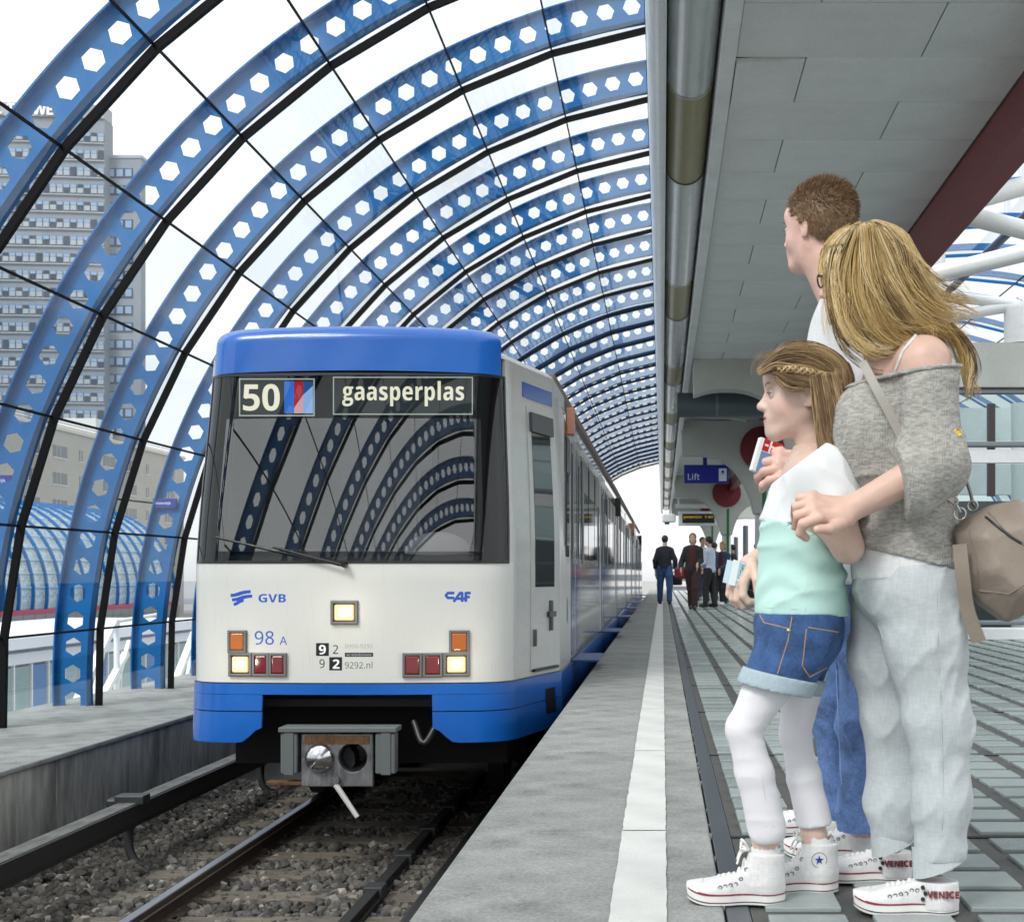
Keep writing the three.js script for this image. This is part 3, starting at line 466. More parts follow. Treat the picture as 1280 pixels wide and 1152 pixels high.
// ---------------------------------------------------------------- train
const train = thing('metro_train', 'white and blue metro train showing number 50 arriving along the platform', 'train', [TC, 0, -9.52]);
{
  const blue = mat(0.001, 0.115, 0.5, 0.25, { clearcoat: 0.45, clearcoatRoughness: 0.1, map: rep(T.blotch, 1.2) }), white = mat(0.6, 0.605, 0.59, 0.3, { clearcoat: 0.5, clearcoatRoughness: 0.15, map: rep(T.blotch, 1.1) });
  const blk = mat(0.008, 0.008, 0.009, 0.3), dark = mat(0.02, 0.021, 0.023, 0.6), glass = mat(0.42, 0.46, 0.47, 0, { transmission: 1, thickness: 0, ior: 2.15 }), win = mat(0.015, 0.017, 0.02, 0.04, { ior: 1.6 });
  const bez = (a, b, c, d, t) => { const q = 1 - t; return q * q * q * a + 3 * q * q * t * b + 3 * q * t * t * c + t * t * t * d; };
  function planAt(u) { // half plan of the cab: a shallow arc, a tight corner, then the tapering side
    if (u <= 2.5) { const x = 0.34 * u; return [x, -0.06 + 0.083 * x * x]; }
    if (u <= 6) { const t = (u - 2.5) / 3.5; return [bez(0.85, 0.97, 1.07, 1.1, t), bez(0, 0.021, 0.1, 0.26, t)]; }
    if (u <= 8) { const t = (u - 6) / 2; return [bez(1.1, 1.135, 1.245, 1.33, t), bez(0.26, 0.42, 0.85, 1.15, t)]; }
    const t = (u - 8) / 2; return [1.33 + 0.005 * t, 1.15 + 1.15 * t];
  }
  const C = { getPoint: t => { const [x, z] = planAt(t * 10); return V(x, 0, z); }, getTangent: t => { const a = planAt(Math.max(0, t * 10 - 0.01)), b = planAt(t * 10 + 0.01); return V(b[0] - a[0], 0, b[1] - a[1]).normalize(); } };
  const wid = y => y < 0.9 ? 1 + 0.01 * smooth(0.1, -0.3, y) : 1 - 0.05 * smooth(0.9, 2.4, y), lean = y => y < 0.884 ? 0 : (y - 0.884) * 0.15;
  function S(u, y, off = 0) { const q = C.getPoint(Math.min(1, Math.abs(u) / 10)), tg = C.getTangent(Math.min(1, Math.abs(u) / 10)), s = u < 0 ? -1 : 1, w = wid(y); const nx = -tg.z * -1, nz = tg.x; // outward: towards +x and the front
    return V(s * (q.x * w + nx * off), y, -(q.z + lean(y)) + nz * off); }
  function patch(u0, u1, y0, y1, off = 0, thick = 0.02, nu = 24, ny = 6) {
    const P = [], U = [], idx = [], f = typeof y0 === 'function' ? y0 : () => y0, h = typeof y1 === 'function' ? y1 : () => y1;
    const grid = o => { const b = P.length / 3; for (let j = 0; j <= ny; j++) for (let i = 0; i <= nu; i++) { const u = lerp(u0, u1, i / nu), y = lerp(f(u), h(u), j / ny), p = S(u, y, o); P.push(p.x, p.y, p.z); U.push(p.x + 1.3 - 0 * p.z, y); } return b; };
    const a = grid(off), b = grid(off - thick), W = nu + 1;
    for (let j = 0; j < ny; j++) for (let i = 0; i < nu; i++) { const k = j * W + i; idx.push(a + k, a + k + 1, a + k + W + 1, a + k, a + k + W + 1, a + k + W, b + k, b + k + W + 1, b + k + 1, b + k, b + k + W, b + k + W + 1); }
    const edge = (p, q) => idx.push(a + p, b + p, b + q, a + p, b + q, a + q);
    for (let i = 0; i < nu; i++) { edge(i, i + 1); edge(ny * W + i + 1, ny * W + i); } for (let j = 0; j < ny; j++) { edge((j + 1) * W, j * W); edge(j * W + nu, (j + 1) * W + nu); }
    let g = new THREE.BufferGeometry(); g.setAttribute('position', new THREE.Float32BufferAttribute(P, 3)); g.setAttribute('uv', new THREE.Float32BufferAttribute(U, 2)); g.setIndex(idx);
    g.computeVertexNormals(); // front grid and rim share vertices: split the rim off by recomputing smooth normals on the outer sheet only
    const n = g.attributes.normal, e = 0.004; for (let j = 0; j <= ny; j++) for (let i = 0; i <= nu; i++) { const u = lerp(u0, u1, i / nu), y = lerp(f(u), h(u), j / ny), du = S(u + 0.02, y).sub(S(u - 0.02, y)), dy = S(u, y + e).sub(S(u, y - e)), m = du.cross(dy).normalize(); const k = a + j * W + i; n.setXYZ(k, m.x, m.y, m.z); }
    return g;
  }
  const sheet = (u0, u1, y0, y1, off, nu, ny) => { const g = patch(u0, u1, y0, y1, off, 0.02, nu, ny); const keep = (nu * ny) * 12, id = []; for (let k = 0; k < keep; k += 12) for (let i = 0; i < 6; i++) id.push(g.index.getX(k + i)); g.setIndex(id); return g; };
  // front panel with its printed marks
  const X = (px, W) => ((px - 435) / 187 + 1.1) / 2.2 * W, Y = (py, H) => (0.894 - (0.82 + (716 - py) / 187)) / 0.804 * H;
  const print = canvasTex(2048, 750, (x, W, H) => {
    x.fillStyle = '#cdceca'; x.fillRect(0, 0, W, H); const r = rng(3);
    for (let k = 0; k < 2600; k++) { const a = r() * 0.09; x.fillStyle = `rgba(${90 + r() * 50 | 0},${85 + r() * 40 | 0},${70 + r() * 30 | 0},${a})`; const w = 1 + r() * 3; x.fillRect(r() * W, H * Math.pow(r(), 0.7), w, w + r() * 5); }
    for (let k = 0; k < 170; k++) { x.strokeStyle = `rgba(80,75,60,${0.03 + r() * 0.07})`; x.lineWidth = 1 + r() * 2; const a = r() * W, b = r() * H; x.beginPath(); x.moveTo(a, b); x.lineTo(a + (r() - 0.5) * 6, b + 30 + r() * 120); x.stroke(); }
    const ink = '#1f4fb4', sc = W / 2.2 / 187; const text = (s, px, py, size, font = 'bold', color = ink, width) => { x.fillStyle = color; x.font = `${font} ${size * sc * 1.36}px sans-serif`; const m = x.measureText(s).width, want = width ? width * sc : m; x.save(); x.translate(X(px, W), Y(py, H)); x.scale(want / m, 1); x.fillText(s, 0, 0); x.restore(); };
    text('GVB', 323, 752.5, 10.6, 'bold', ink, 37);
    x.fillStyle = ink; // three waves
    for (const [dx, py, w] of [[0, 742, 26], [5, 747.5, 26], [10, 753, 13]]) { x.beginPath(); const a = X(288 + dx * 0.4, W), b = Y(py, H), l = w * sc, h = 3.6 * sc; x.moveTo(a, b); x.bezierCurveTo(a + l * 0.35, b, a + l * 0.4, b - h * 1.3, a + l, b - h * 1.3); x.lineTo(a + l, b - h * 0.2); x.bezierCurveTo(a + l * 0.6, b - h * 0.2, a + l * 0.45, b + h * 1.1, a, b + h * 1.1); x.fill(); }
    x.strokeStyle = ink; x.lineWidth = 3.4 * sc; x.lineJoin = 'round'; const pl = (...q) => { x.beginPath(); q.forEach(([a, b], i) => x[i ? 'lineTo' : 'moveTo'](X(a, W), Y(b, H))); x.stroke(); };
    pl([568, 741], [560, 741], [557.5, 744], [560, 747], [568, 747]); pl([567, 752], [575, 741], [577.5, 741], [577.5, 752]); pl([569, 748], [583, 748]); pl([588, 741], [582, 741], [582, 752]); pl([582, 746], [587, 746]);
    text('98', 318, 805, 17, '', ink, 27); text('A', 351, 805.5, 10.5, '', ink, 9.5);
    x.fillStyle = '#10141c'; const sq = (a, b, w, h) => x.fillRect(X(a, W), Y(b, H), w * sc, h * sc); sq(397, 803, 16, 16); sq(413.5, 820.5, 16, 16.5);
    text('9', 400, 817, 12, 'bold', '#f2f2f0', 10); text('2', 417.5, 816.5, 11, '', '#10141c', 8); text('9', 400.5, 834, 11, '', '#10141c', 8); text('2', 417, 835, 12, 'bold', '#f2f2f0', 10);
    text('0900-9292', 433, 809.5, 5, '', '#9a9c9c', 35); x.fillStyle = '#10141c'; sq(433, 815, 35, 5); text('ov reisinformatie', 435, 819, 2.6, '', '#d8dada', 31); text('9292.nl', 432.5, 834.5, 8, '', '#555a60', 35.5);
    x.fillStyle = 'rgba(60,60,55,0.5)'; x.fillRect(X(650, W), 0, 3, H);
  });
  const fp = patch(-5.5, 5.5, 0.09, 0.894, 0, 0.03, 60, 6); { const p = fp.attributes.position, uv = fp.attributes.uv; for (let i = 0; i < p.count; i++) uv.setXY(i, clamp((p.getX(i) + 1.1) / 2.2, 0.002, 0.998), (p.getY(i) - 0.09) / 0.804); }
  const body = part('front_panel', fp, mat(1, 1, 1, 0.3, { map: print, clearcoat: 0.5, clearcoatRoughness: 0.12 }), train);
  // skirt with the coupler opening
  const skirt = part('skirt', patch(-5.5, 5.5, 0.012, 0.082, 0.012, 0.03, 60, 2), blue, train);
  for (const s of [-1, 1]) {
    const a = s * 1.66, b = s * 10, lo = Math.min(a, b), hi = Math.max(a, b), c = Math.min(s * 1.66, s * 5.46), d = Math.max(s * 1.66, s * 5.46), e = Math.min(s * 5.54, b), f = Math.max(s * 5.54, b);
    part('panel', patch(c, d, -0.098, 0.009, 0.012, 0.03, 30, 2), blue, skirt); part('panel', patch(e, f, -0.098, 0.082, 0.012, 0.03, 24, 2), blue, skirt);
    part('panel', patch(c, d, u => -0.31 + 0.1 * smooth(2.1, 1.66, Math.abs(u)), -0.106, 0.012, 0.03, 30, 3), blue, skirt); part('panel', patch(e, f, u => -0.31 + 0.05 * smooth(7, 9, Math.abs(u)), -0.106, 0.012, 0.03, 24, 3), blue, skirt);
    part('jack_recess_shade', patch(Math.min(s * 7.3, s * 7.7), Math.max(s * 7.3, s * 7.7), -0.2, -0.02, 0.014, 0.03, 4, 2), blk, skirt);  // flat black patch on the skirt, the recess shade put into its colour
  }
  part('belt_strip', patch(-10, 10, 0.082, 0.0905, 0.004, 0.03, 80, 1), blk, train);
  // windscreen
  const plainGlass = mat(0.42, 0.46, 0.47, 0, { transmission: 1, thickness: 0, ior: 1.45 });
  const ws = part('windscreen', sheet(-2.95, 2.95, 0.965, 1.865, 0.0, 48, 8), glass, train);
  part('header_glass', sheet(-2.95, 2.95, 1.868, 2.165, 0.0, 48, 3), plainGlass, ws); part('lower_glass', sheet(-2.95, 2.95, 0.9, 0.962, 0.0, 48, 1), plainGlass, ws);
  for (const s of [-1, 1]) part('corner_glass', sheet(Math.min(s * 2.95, s * 4.9), Math.max(s * 2.95, s * 4.9), 0.9, 2.165, 0.0, 16, 8), plainGlass, ws);
  for (const s of [-1, 1]) part('pillar_blackout', patch(Math.min(s * (s > 0 ? 2.75 : 2.5), s * 4.95), Math.max(s * (s > 0 ? 2.75 : 2.5), s * 4.95), 0.885, 2.18, -0.012, 0.03, 20, 6), blk, ws);
  part('gasket', [patch(-5, 5, 0.884, 0.902, 0.004, 0.03, 60, 1), patch(-5, 5, 2.16, 2.178, 0.004, 0.03, 60, 1), patch(4.86, 5.02, 0.884, 2.178, 0.004, 0.03, 3, 6), patch(-5.02, -4.86, 0.884, 2.178, 0.004, 0.03, 3, 6)], blk, ws);
  part('header_blackout', patch(-2.4, 2.4, 1.84, 2.18, -0.22, 0.02, 20, 3), mat(0.03, 0.03, 0.031, 0.7), ws);
  part('cab_interior', [box(-1.2, 1.2, 0.0, 2.3, -1.7, -1.75), box(-1.12, 1.12, -0.1, -0.05, -1.7, -0.3), box(-0.92, 0.92, 2.22, 2.26, -1.7, -0.5)], dark, train);
  part('dashboard', [box(-1.0, 1.0, 0.6, 0.95, -0.14, -0.6, 0.06), box(-0.9, 0.9, 0.9, 1.0, -0.3, -0.62, 0.04)], mat(0.05, 0.05, 0.055, 0.6), train);
  part('driver_seat', [box(0.25, 0.72, 0.9, 1.62, -1.28, -1.4, 0.06), box(0.34, 0.63, 1.6, 1.82, -1.3, -1.38, 0.05)], mat(0.03, 0.03, 0.04, 0.8), train);
  { const g = new THREE.SphereGeometry(0.2, 20, 12); g.scale(1.15, 0.72, 0.4); g.translate(0.56, 0.96, -0.26); part('dash_cover', g, mat(0.45, 0.4, 0.4, 0.6), train); }
  // destination displays behind the glass
  const lineNo = canvasTex(512, 256, (x, w, h) => { x.fillStyle = '#1b2022'; x.fillRect(0, 0, w, h); x.fillStyle = '#fdf3d6'; x.font = 'bold 246px sans-serif'; x.save(); x.scale(0.98, 1); x.fillText('50', 18, 217); x.restore(); x.fillStyle = '#2c6fd0'; x.fillRect(306, 20, 66, 216); x.fillStyle = '#b31622'; x.beginPath(); x.moveTo(372, 20); x.lineTo(434, 20); x.lineTo(434, 110); x.lineTo(372, 200); x.fill(); x.fillStyle = '#e0a8ae'; x.beginPath(); x.moveTo(372, 200); x.lineTo(434, 110); x.lineTo(434, 236); x.lineTo(372, 236); x.fill(); x.fillStyle = '#8fb6ea'; x.beginPath(); x.moveTo(434, 236); x.lineTo(434, 110); x.lineTo(500, 50); x.lineTo(500, 236); x.fill(); x.fillStyle = '#27508e'; x.beginPath(); x.moveTo(434, 20); x.lineTo(500, 20); x.lineTo(500, 50); x.lineTo(434, 110); x.fill(); x.strokeStyle = '#aeb4a8'; x.lineWidth = 9; x.strokeRect(5, 5, w - 10, h - 10); });
  const dest = canvasTex(1024, 256, (x, w, h) => { x.fillStyle = '#1b2022'; x.fillRect(0, 0, w, h); x.fillStyle = '#fdf3d6'; x.font = 'bold 168px sans-serif'; const m = x.measureText('gaasperplas').width; x.save(); x.translate(66, 158); x.scale(900 / m, 1); x.fillText('gaasperplas', 0, 0); x.restore(); x.strokeStyle = '#aeb4a8'; x.lineWidth = 8; x.strokeRect(4, 4, w - 8, h - 8); });
  const dx = px => (px - 435) / 184.5 - 0.05, dy = py => 0.82 + (716 - py) / 184.5;
  for (const [name, a, b, c, d, m] of [['line_number_display', 296, 392, 518, 470, lineNo], ['destination_display', 415, 592, 516, 468, dest]]) { const z = -0.235; part(name, [quad(V(dx(a), dy(c), z), V(dx(b), dy(c), z), V(dx(b), dy(d), z), V(dx(a), dy(d), z))], mat(0.05, 0.05, 0.05, 0.5, { emissive: [1.9, 1.9, 1.9], emissiveMap: m }), train); }
  // blue roof fairing
  const fair = (() => { const P = [], id = [], prof = []; for (let k = 0; k <= 4; k++) prof.push([lerp(2.175, 2.385, k / 4), 0]); for (let k = 1; k <= 7; k++) { const f = k / 7 * Math.PI / 2; prof.push([2.385 + 0.11 * Math.sin(f), 0.13 * (1 - Math.cos(f))]); } prof.push([2.51, 0.45], [2.52, 0.9]);
    const nu = 64, W = nu + 1; for (const [y, ins] of prof) for (let i = 0; i <= nu; i++) { const u = lerp(-4.6, 4.6, i / nu), p = S(u, Math.min(y, 2.385), 0.004); const zc = -1.0; P.push(p.x * (1 - ins / 1.15), y + 0.018 * (1 - Math.pow(p.x / 1.1, 2)), lerp(p.z, zc, Math.min(1, ins / 1.05))); }
    for (let j = 0; j + 1 < prof.length; j++) for (let i = 0; i < nu; i++) { const k = j * W + i; id.push(k, k + 1, k + W + 1, k, k + W + 1, k + W); }
    const g = new THREE.BufferGeometry(); g.setAttribute('position', new THREE.Float32BufferAttribute(P, 3)); g.setIndex(id); g.computeVertexNormals(); return muv(g); })();
  { const g = mergeGeometries([fair]); g.computeVertexNormals(); }
  const fairS = (() => { const g = fair; return g; })(); part('roof_fairing', fairS, blue, train);
  // cab sides and doors
  for (const s of [-1, 1]) {
    const P = (a, b, ...r) => patch(Math.min(s * a, s * b), Math.max(s * a, s * b), ...r);
    part('corner_post', P(5.04, 5.5, 0.894, 2.3, 0, 0.03, 6, 8), white, train);
    part('cab_side', [P(5.53, 10, 0.0905, 2.3, 0, 0.03, 40, 10)], white, train);
    const dr = part('cab_door', P(6.75, 7.85, 0.13, 2.02, 0.008, 0.015, 12, 8), white, train);
    part('window', P(6.92, 7.7, 0.72, 1.9, 0.012, 0.01, 8, 6), win, dr); part('window_hood', P(6.85, 7.78, 1.84, 1.98, 0.03, 0.03, 8, 2), mat(0.08, 0.085, 0.09, 0.5), dr); part('sill', P(6.8, 7.8, 0.12, 0.14, 0.03, 0.03, 6, 1), blk, dr);
    part('handle', [P(7.5, 7.56, 0.4, 0.62, 0.03, 0.02, 2, 2), P(7.4, 7.66, 0.5, 0.54, 0.035, 0.02, 2, 1), P(6.84, 6.88, 0.3, 0.42, 0.03, 0.02, 2, 1)], mat(0.12, 0.12, 0.12, 0.4, { metalness: 0.5 }), dr);
    part('blue_stripe', P(6.6, 7.9, 2.08, 2.19, 0.006, 0.01, 10, 2), blue, train);
    const sh = []; const rows = 8, cols = 20, Pp = [], id = []; for (let j = 0; j <= rows; j++) for (let i = 0; i <= cols; i++) { const p = S(s * lerp(4.7, 10, i / cols), 2.3), f = j / rows * Math.PI / 2; Pp.push(p.x * Math.pow(Math.cos(f), 0.7), 2.3 + 0.14 * Math.sin(f), p.z); } for (let j = 0; j < rows; j++) for (let i = 0; i < cols; i++) { const k = j * (cols + 1) + i; id.push(k, k + 1, k + cols + 2, k, k + cols + 2, k + cols + 1); } const g = new THREE.BufferGeometry(); g.setAttribute('position', new THREE.Float32BufferAttribute(Pp, 3)); g.setIndex(id); g.computeVertexNormals(); part('cab_roof', muv(g), white, train);
  }
  // lamps
  const warm = mat(0.45, 0.38, 0.24, 0.2, { emissive: [0.75, 0.52, 0.2] }), redL = mat(0.16, 0.006, 0.012, 0.12, { clearcoat: 1 }), amber = mat(0.42, 0.11, 0.012, 0.12, { clearcoat: 1 }), rim = mat(0.13, 0.135, 0.14, 0.45), blkR = mat(0.02, 0.02, 0.02, 0.4);
  const lx = px => (px - 435) / 187, ly = py => 0.82 + (716 - py) / 187, zf = x => { let lo = 0, hi = 6; for (let k = 0; k < 30; k++) { const m = (lo + hi) / 2; if (S(m, 0.5).x < Math.abs(x)) lo = m; else hi = m; } return S(lo, 0.5).z; };
  const lamp = (name, a, b, c, d, m, lit) => { const x = (lx(a) + lx(b)) / 2, y = (ly(c) + ly(d)) / 2, w = lx(b) - lx(a), h = Math.abs(ly(c) - ly(d)), z = zf(x), o = new THREE.Group(); o.name = name; o.position.set(x, y, z); o.rotation.y = Math.atan2(zf(x - 0.02) - zf(x + 0.02), 0.04); train.add(o);
    part('rim', (() => { const s = new THREE.Shape(); const W = w / 2, H = h / 2; s.moveTo(-W, -H); s.lineTo(W, -H); s.lineTo(W, H); s.lineTo(-W, H); const q = new THREE.Path(); const k = 0.011; q.moveTo(-W + k, -H + k); q.lineTo(-W + k, H - k); q.lineTo(W - k, H - k); q.lineTo(W - k, -H + k); s.holes.push(q); return new THREE.ExtrudeGeometry(s, { depth: 0.022, bevelEnabled: true, bevelSize: 0.003, bevelThickness: 0.003, bevelSegments: 1 }); })(), rim, o);
    part('backing', box(-w / 2 + 0.005, w / 2 - 0.005, -h / 2 + 0.005, h / 2 - 0.005, -0.01, 0.006), blkR, o);
    part('lens', new RoundedBoxGeometry(w - (lit ? 0.044 : 0.028), h - (lit ? 0.044 : 0.028), 0.026, 3, 0.012).translate(0, 0, 0.012), m, o);
    if (lit) { const bulb = new THREE.SphereGeometry(0.03, 16, 12); bulb.scale(1.3, 1.05, 0.45); bulb.translate(0, 0, 0.024); part('bulb', bulb, mat(1, 1, 1, 0.3, { emissive: [4, 3.7, 3] }), o); const p = new THREE.PointLight(new THREE.Color(1, 0.9, 0.68), 0.12); p.position.set(0, 0, 0.3); p.castShadow = true; o.add(p); p.name = name + '_glow'; } return o; };
  lamp('centre_headlight', 416.5, 449, 779, 751, warm, true); lamp('headlight', 287, 316, 844, 816, warm, true); lamp('headlight', 555, 586, 844, 816, warm, true);
  lamp('tail_light', 317.5, 338, 844, 816, redL); lamp('tail_light', 339, 360, 844, 816, redL); lamp('tail_light', 505, 528, 845, 816, redL); lamp('tail_light', 530, 553, 845, 816, redL);
  lamp('indicator', 286, 309, 815, 788, amber); lamp('indicator', 562, 586, 816, 788, amber);
  // wiper
  const wz = (px, py, o = 0.03) => { const x = lx(px), y = ly(py); return V(x, y, zf(x) - lean(y) + o); };
  part('wiper', [rod(wz(430, 706, 0.05), wz(345, 684, 0.06), 0.012, 0.008), rod(wz(395, 700), wz(268, 671, 0.02), 0.008), rod(wz(434, 706, 0.02), wz(434, 706, 0.07), 0.022, 0.018)], blk, train);
  // coupler
  const cp = new THREE.Group(); cp.name = 'coupler'; cp.position.set(0, -0.37, 0.3); train.add(cp);
  const steel = mat(0.33, 0.34, 0.36, 0.45, { metalness: 0.6, map: rep(T.stain, 2) }), cg = mat(0.115, 0.13, 0.13, 0.5), rust = mat(0.2, 0.09, 0.035, 0.8, { map: rep(T.stain, 3) });
  { const s = new THREE.Shape(); s.moveTo(-0.22, -0.18); s.lineTo(0.23, -0.18); s.lineTo(0.23, 0.15); s.lineTo(-0.22, 0.15); const h = new THREE.Path(); h.absarc(0.105, 0, 0.098, 0, Math.PI * 2, true); s.holes.push(h); part('face_plate', muv(new THREE.ExtrudeGeometry(s, { depth: 0.05, bevelEnabled: true, bevelSize: 0.006, bevelThickness: 0.006, bevelSegments: 1, curveSegments: 28 })), steel, cp); }
  part('rust_band', box(-0.205, 0.215, 0.09, 0.146, 0.056, 0.0595), rust, cp);
  { const g = new THREE.SphereGeometry(0.098, 32, 16); g.scale(1, 1, 0.9); g.translate(-0.105, 0, 0.05); part('cone', g, mat(0.6, 0.6, 0.62, 0.18, { metalness: 1 }), cp); }
  part('funnel', (() => { const g = new THREE.CylinderGeometry(0.098, 0.05, 0.2, 28, 1, true); g.rotateX(Math.PI / 2); g.translate(0.105, 0, -0.08); return g; })(), blkR, cp);
  part('side_buffer', [box(-0.36, -0.25, -0.105, 0.16, -0.05, 0.06, 0.012), box(-0.335, -0.275, -0.107, 0.162, 0.055, 0.068)], cg, cp); part('side_buffer', [box(0.25, 0.38, -0.105, 0.16, -0.05, 0.06, 0.012), box(0.29, 0.35, -0.107, 0.162, 0.055, 0.068)], cg, cp);
  part('top_cover', box(-0.37, 0.39, 0.165, 0.198, -0.12, 0.075, 0.006), cg, cp); part('lower_arm', box(-0.46, -0.22, -0.18, -0.155, -0.05, 0.04, 0.006), rust, cp);
  part('pivot', rod(V(0, -0.14, 0.05), V(0, -0.14, 0.09), 0.03, 0.025, 14), steel, cp); part('release_rod', rod(V(0.0, -0.17, 0.07), V(0.15, -0.37, 0.12), 0.019, 0.016), mat(0.5, 0.5, 0.48, 0.4), cp);
  part('draw_bar', rod(V(0, -0.02, -0.05), V(0, 0, -1.4), 0.1, 0.12), dark, cp);
  part('hose', tube([V(0.42, 0.12, -0.1), V(0.5, -0.02, -0.02), V(0.58, 0.1, -0.06), V(0.66, 0.22, -0.2)], 0.022, 20, 8), blkR, train).position.set(0, -0.3, 0);
  part('brake_unit', [box(0.55, 0.64, -0.2, -0.02, -0.28, -0.4, 0.02), rod(V(0.6, -0.16, -0.28), V(0.6, -0.16, -0.24), 0.04, 0.04), rod(V(0.69, -0.16, -0.28), V(0.69, -0.16, -0.24), 0.04, 0.04)], rust, train);
  part('underframe', [box(-0.98, 0.98, -0.55, 0.02, -0.75, -46), box(-1.0, -0.72, -0.7, -0.56, -2.0, -4.6), box(0.72, 1.0, -0.7, -0.56, -2.0, -4.6)], mat(0.012, 0.012, 0.012, 0.9), train);
  for (const z of [-2.4, -4.3, -12, -14, -22, -24]) for (const s of [-1, 1]) { const g = new THREE.CylinderGeometry(0.37, 0.37, 0.12, 28); g.rotateZ(Math.PI / 2); g.translate(s * 0.745, RAIL + 0.375, z); part('wheel', g, mat(0.04, 0.035, 0.03, 0.6, { metalness: 0.5 }), train); }
  // car bodies
  const sideM = mat(0.56, 0.57, 0.58, 0.22, { clearcoat: 1, clearcoatRoughness: 0.06, map: rep(T.blotch, 0.5) }), roofM = mat(0.36, 0.36, 0.36, 0.6), doorB = mat(0.02, 0.09, 0.36, 0.2, { clearcoat: 1, clearcoatRoughness: 0.06 });
  const sec = new THREE.Shape(); sec.moveTo(-1.33, 0.0905); sec.lineTo(-1.33, 2.02); sec.bezierCurveTo(-1.3, 2.3, -1.05, 2.4, -0.7, 2.43); sec.lineTo(0.7, 2.43); sec.bezierCurveTo(1.05, 2.4, 1.3, 2.3, 1.33, 2.02); sec.lineTo(1.33, 0.0905);
  let z0 = -1.6, n = 0;
  for (const L of [13.2, 14.2, 14.2]) {
    const g = new THREE.ExtrudeGeometry(sec, { depth: L, bevelEnabled: false, curveSegments: 10 }); g.translate(0, 0, z0 - L); part('car_body', muv(g), sideM, train);
    part('side_skirt', [box(1.29, 1.342, -0.3, 0.082, z0, z0 - L), box(-1.342, -1.29, -0.3, 0.082, z0, z0 - L)], blue, train);
    part('roof_rail', [box(1.2, 1.26, 2.3, 2.38, z0, z0 - L, 0.01)], mat(0.16, 0.12, 0.11, 0.6), train);
    part('bellows', box(-1.2, 1.2, -0.1, 2.36, z0 - L, z0 - L - 0.5), M.rubber, train);
    z0 -= L + 0.5;
  }
  const ends = z0;
  for (let k = 0; k < 8; k++) {
    const zc = -2.9 - k * 5.85; if (zc < ends + 1) break;
    const dr = new THREE.Group(); dr.name = 'passenger_door'; dr.position.set(1.33, 0, zc); train.add(dr);
    for (const s of [-1, 1]) { const a = Math.min(s * 0.01, s * 0.64), b = Math.max(s * 0.01, s * 0.64); part('leaf', box(-0.01, 0.009, 0.12, 2.05, a, b, 0.004), sideM, dr); part('blue_panel', box(0, 0.012, 0.14, 0.9, a + 0.1, b - 0.1), doorB, dr); part('door_window', box(0, 0.013, 0.95, 1.9, a + 0.1, b - 0.1), win, dr); }
    part('grab_rail', [rod(V(0.035, 0.9, -0.72), V(0.035, 1.8, -0.72), 0.012), rod(V(0.035, 0.9, 0.72), V(0.035, 1.8, 0.72), 0.012)], M.greyMetal, dr);
    const st = part('folding_step', box(0.0, 0.235, 0.075, 0.095, -0.5, 0.5, 0.008), mat(0.03, 0.07, 0.2, 0.45), train); st.position.set(1.335, 0, zc);
    if (k === 0) { part('side_window', box(1.325, 1.336, 0.95, 1.92, zc + 0.75, zc + 1.15), win, train); part('hopper_window', box(1.325, 1.345, 1.62, 1.9, zc + 0.76, zc + 1.14), blk, train); part('door_lamp', [box(1.33, 1.4, 1.92, 2.14, zc + 0.95, zc + 1.08, 0.01)], amber, train); part('small_print', quad(V(1.3365, 0.42, zc + 0.9), V(1.3365, 0.42, zc + 1.0), V(1.3365, 0.62, zc + 1.0), V(1.3365, 0.62, zc + 0.9)), mat(0.15, 0.3, 0.2, 0.5), train); }
    for (let w = 0; w < 3; w++) { const a = zc - 1.0 - w * 1.32; if (a - 1.2 < ends) break; const o = part('side_window', box(1.325, 1.336, 0.95, 1.92, a, a - 1.2), win, train); part('hopper', box(1.33, 1.34, 1.6, 1.88, a - 0.06, a - 1.14), blk, o); }
    if (k % 2 === 1) part('marker_lamp', box(1.33, 1.42, 1.75, 2.05, zc - 5, zc - 5.1, 0.01), k % 4 === 1 ? blk : amber, train);
  }
}
// ---------------------------------------------------------------- figures: distance fields meshed as surface nets
const K = (a, b, ra, rb = ra) => ({ t: 0, a, b, ra, rb, d: b.clone().sub(a), l: b.distanceToSquared(a) || 1e-9 });
const E = (c, rx, ry, rz, rot) => ({ t: 1, c, rx, ry, rz, m: rot ? new THREE.Matrix3().setFromMatrix4(new THREE.Matrix4().makeRotationFromEuler(new THREE.Euler(...rot))).transpose().elements : null });
function pd(p, x, y, z) {
  if (p.t === 0) { const ax = x - p.a.x, ay = y - p.a.y, az = z - p.a.z; let h = (ax * p.d.x + ay * p.d.y + az * p.d.z) / p.l; h = h < 0 ? 0 : h > 1 ? 1 : h; const dx = ax - h * p.d.x, dy = ay - h * p.d.y, dz = az - h * p.d.z; return Math.sqrt(dx * dx + dy * dy + dz * dz) - (p.ra + (p.rb - p.ra) * h); }
  let X = x - p.c.x, Y = y - p.c.y, Z = z - p.c.z; if (p.m) { const m = p.m, a = m[0] * X + m[3] * Y + m[6] * Z, b = m[1] * X + m[4] * Y + m[7] * Z; Z = m[2] * X + m[5] * Y + m[8] * Z; X = a; Y = b; }
  const u = X / p.rx, v = Y / p.ry, w = Z / p.rz, k0 = Math.sqrt(u * u + v * v + w * w), k1 = Math.sqrt(u * u / (p.rx * p.rx) + v * v / (p.ry * p.ry) + w * w / (p.rz * p.rz)); return k1 < 1e-9 ? -Math.min(p.rx, p.ry, p.rz) : k0 * (k0 - 1) / k1;
}
const smin = (a, b, k) => { const h = Math.max(k - Math.abs(a - b), 0) / k; return Math.min(a, b) - h * h * k * 0.25; };
const smax = (a, b, k) => -smin(-a, -b, k);
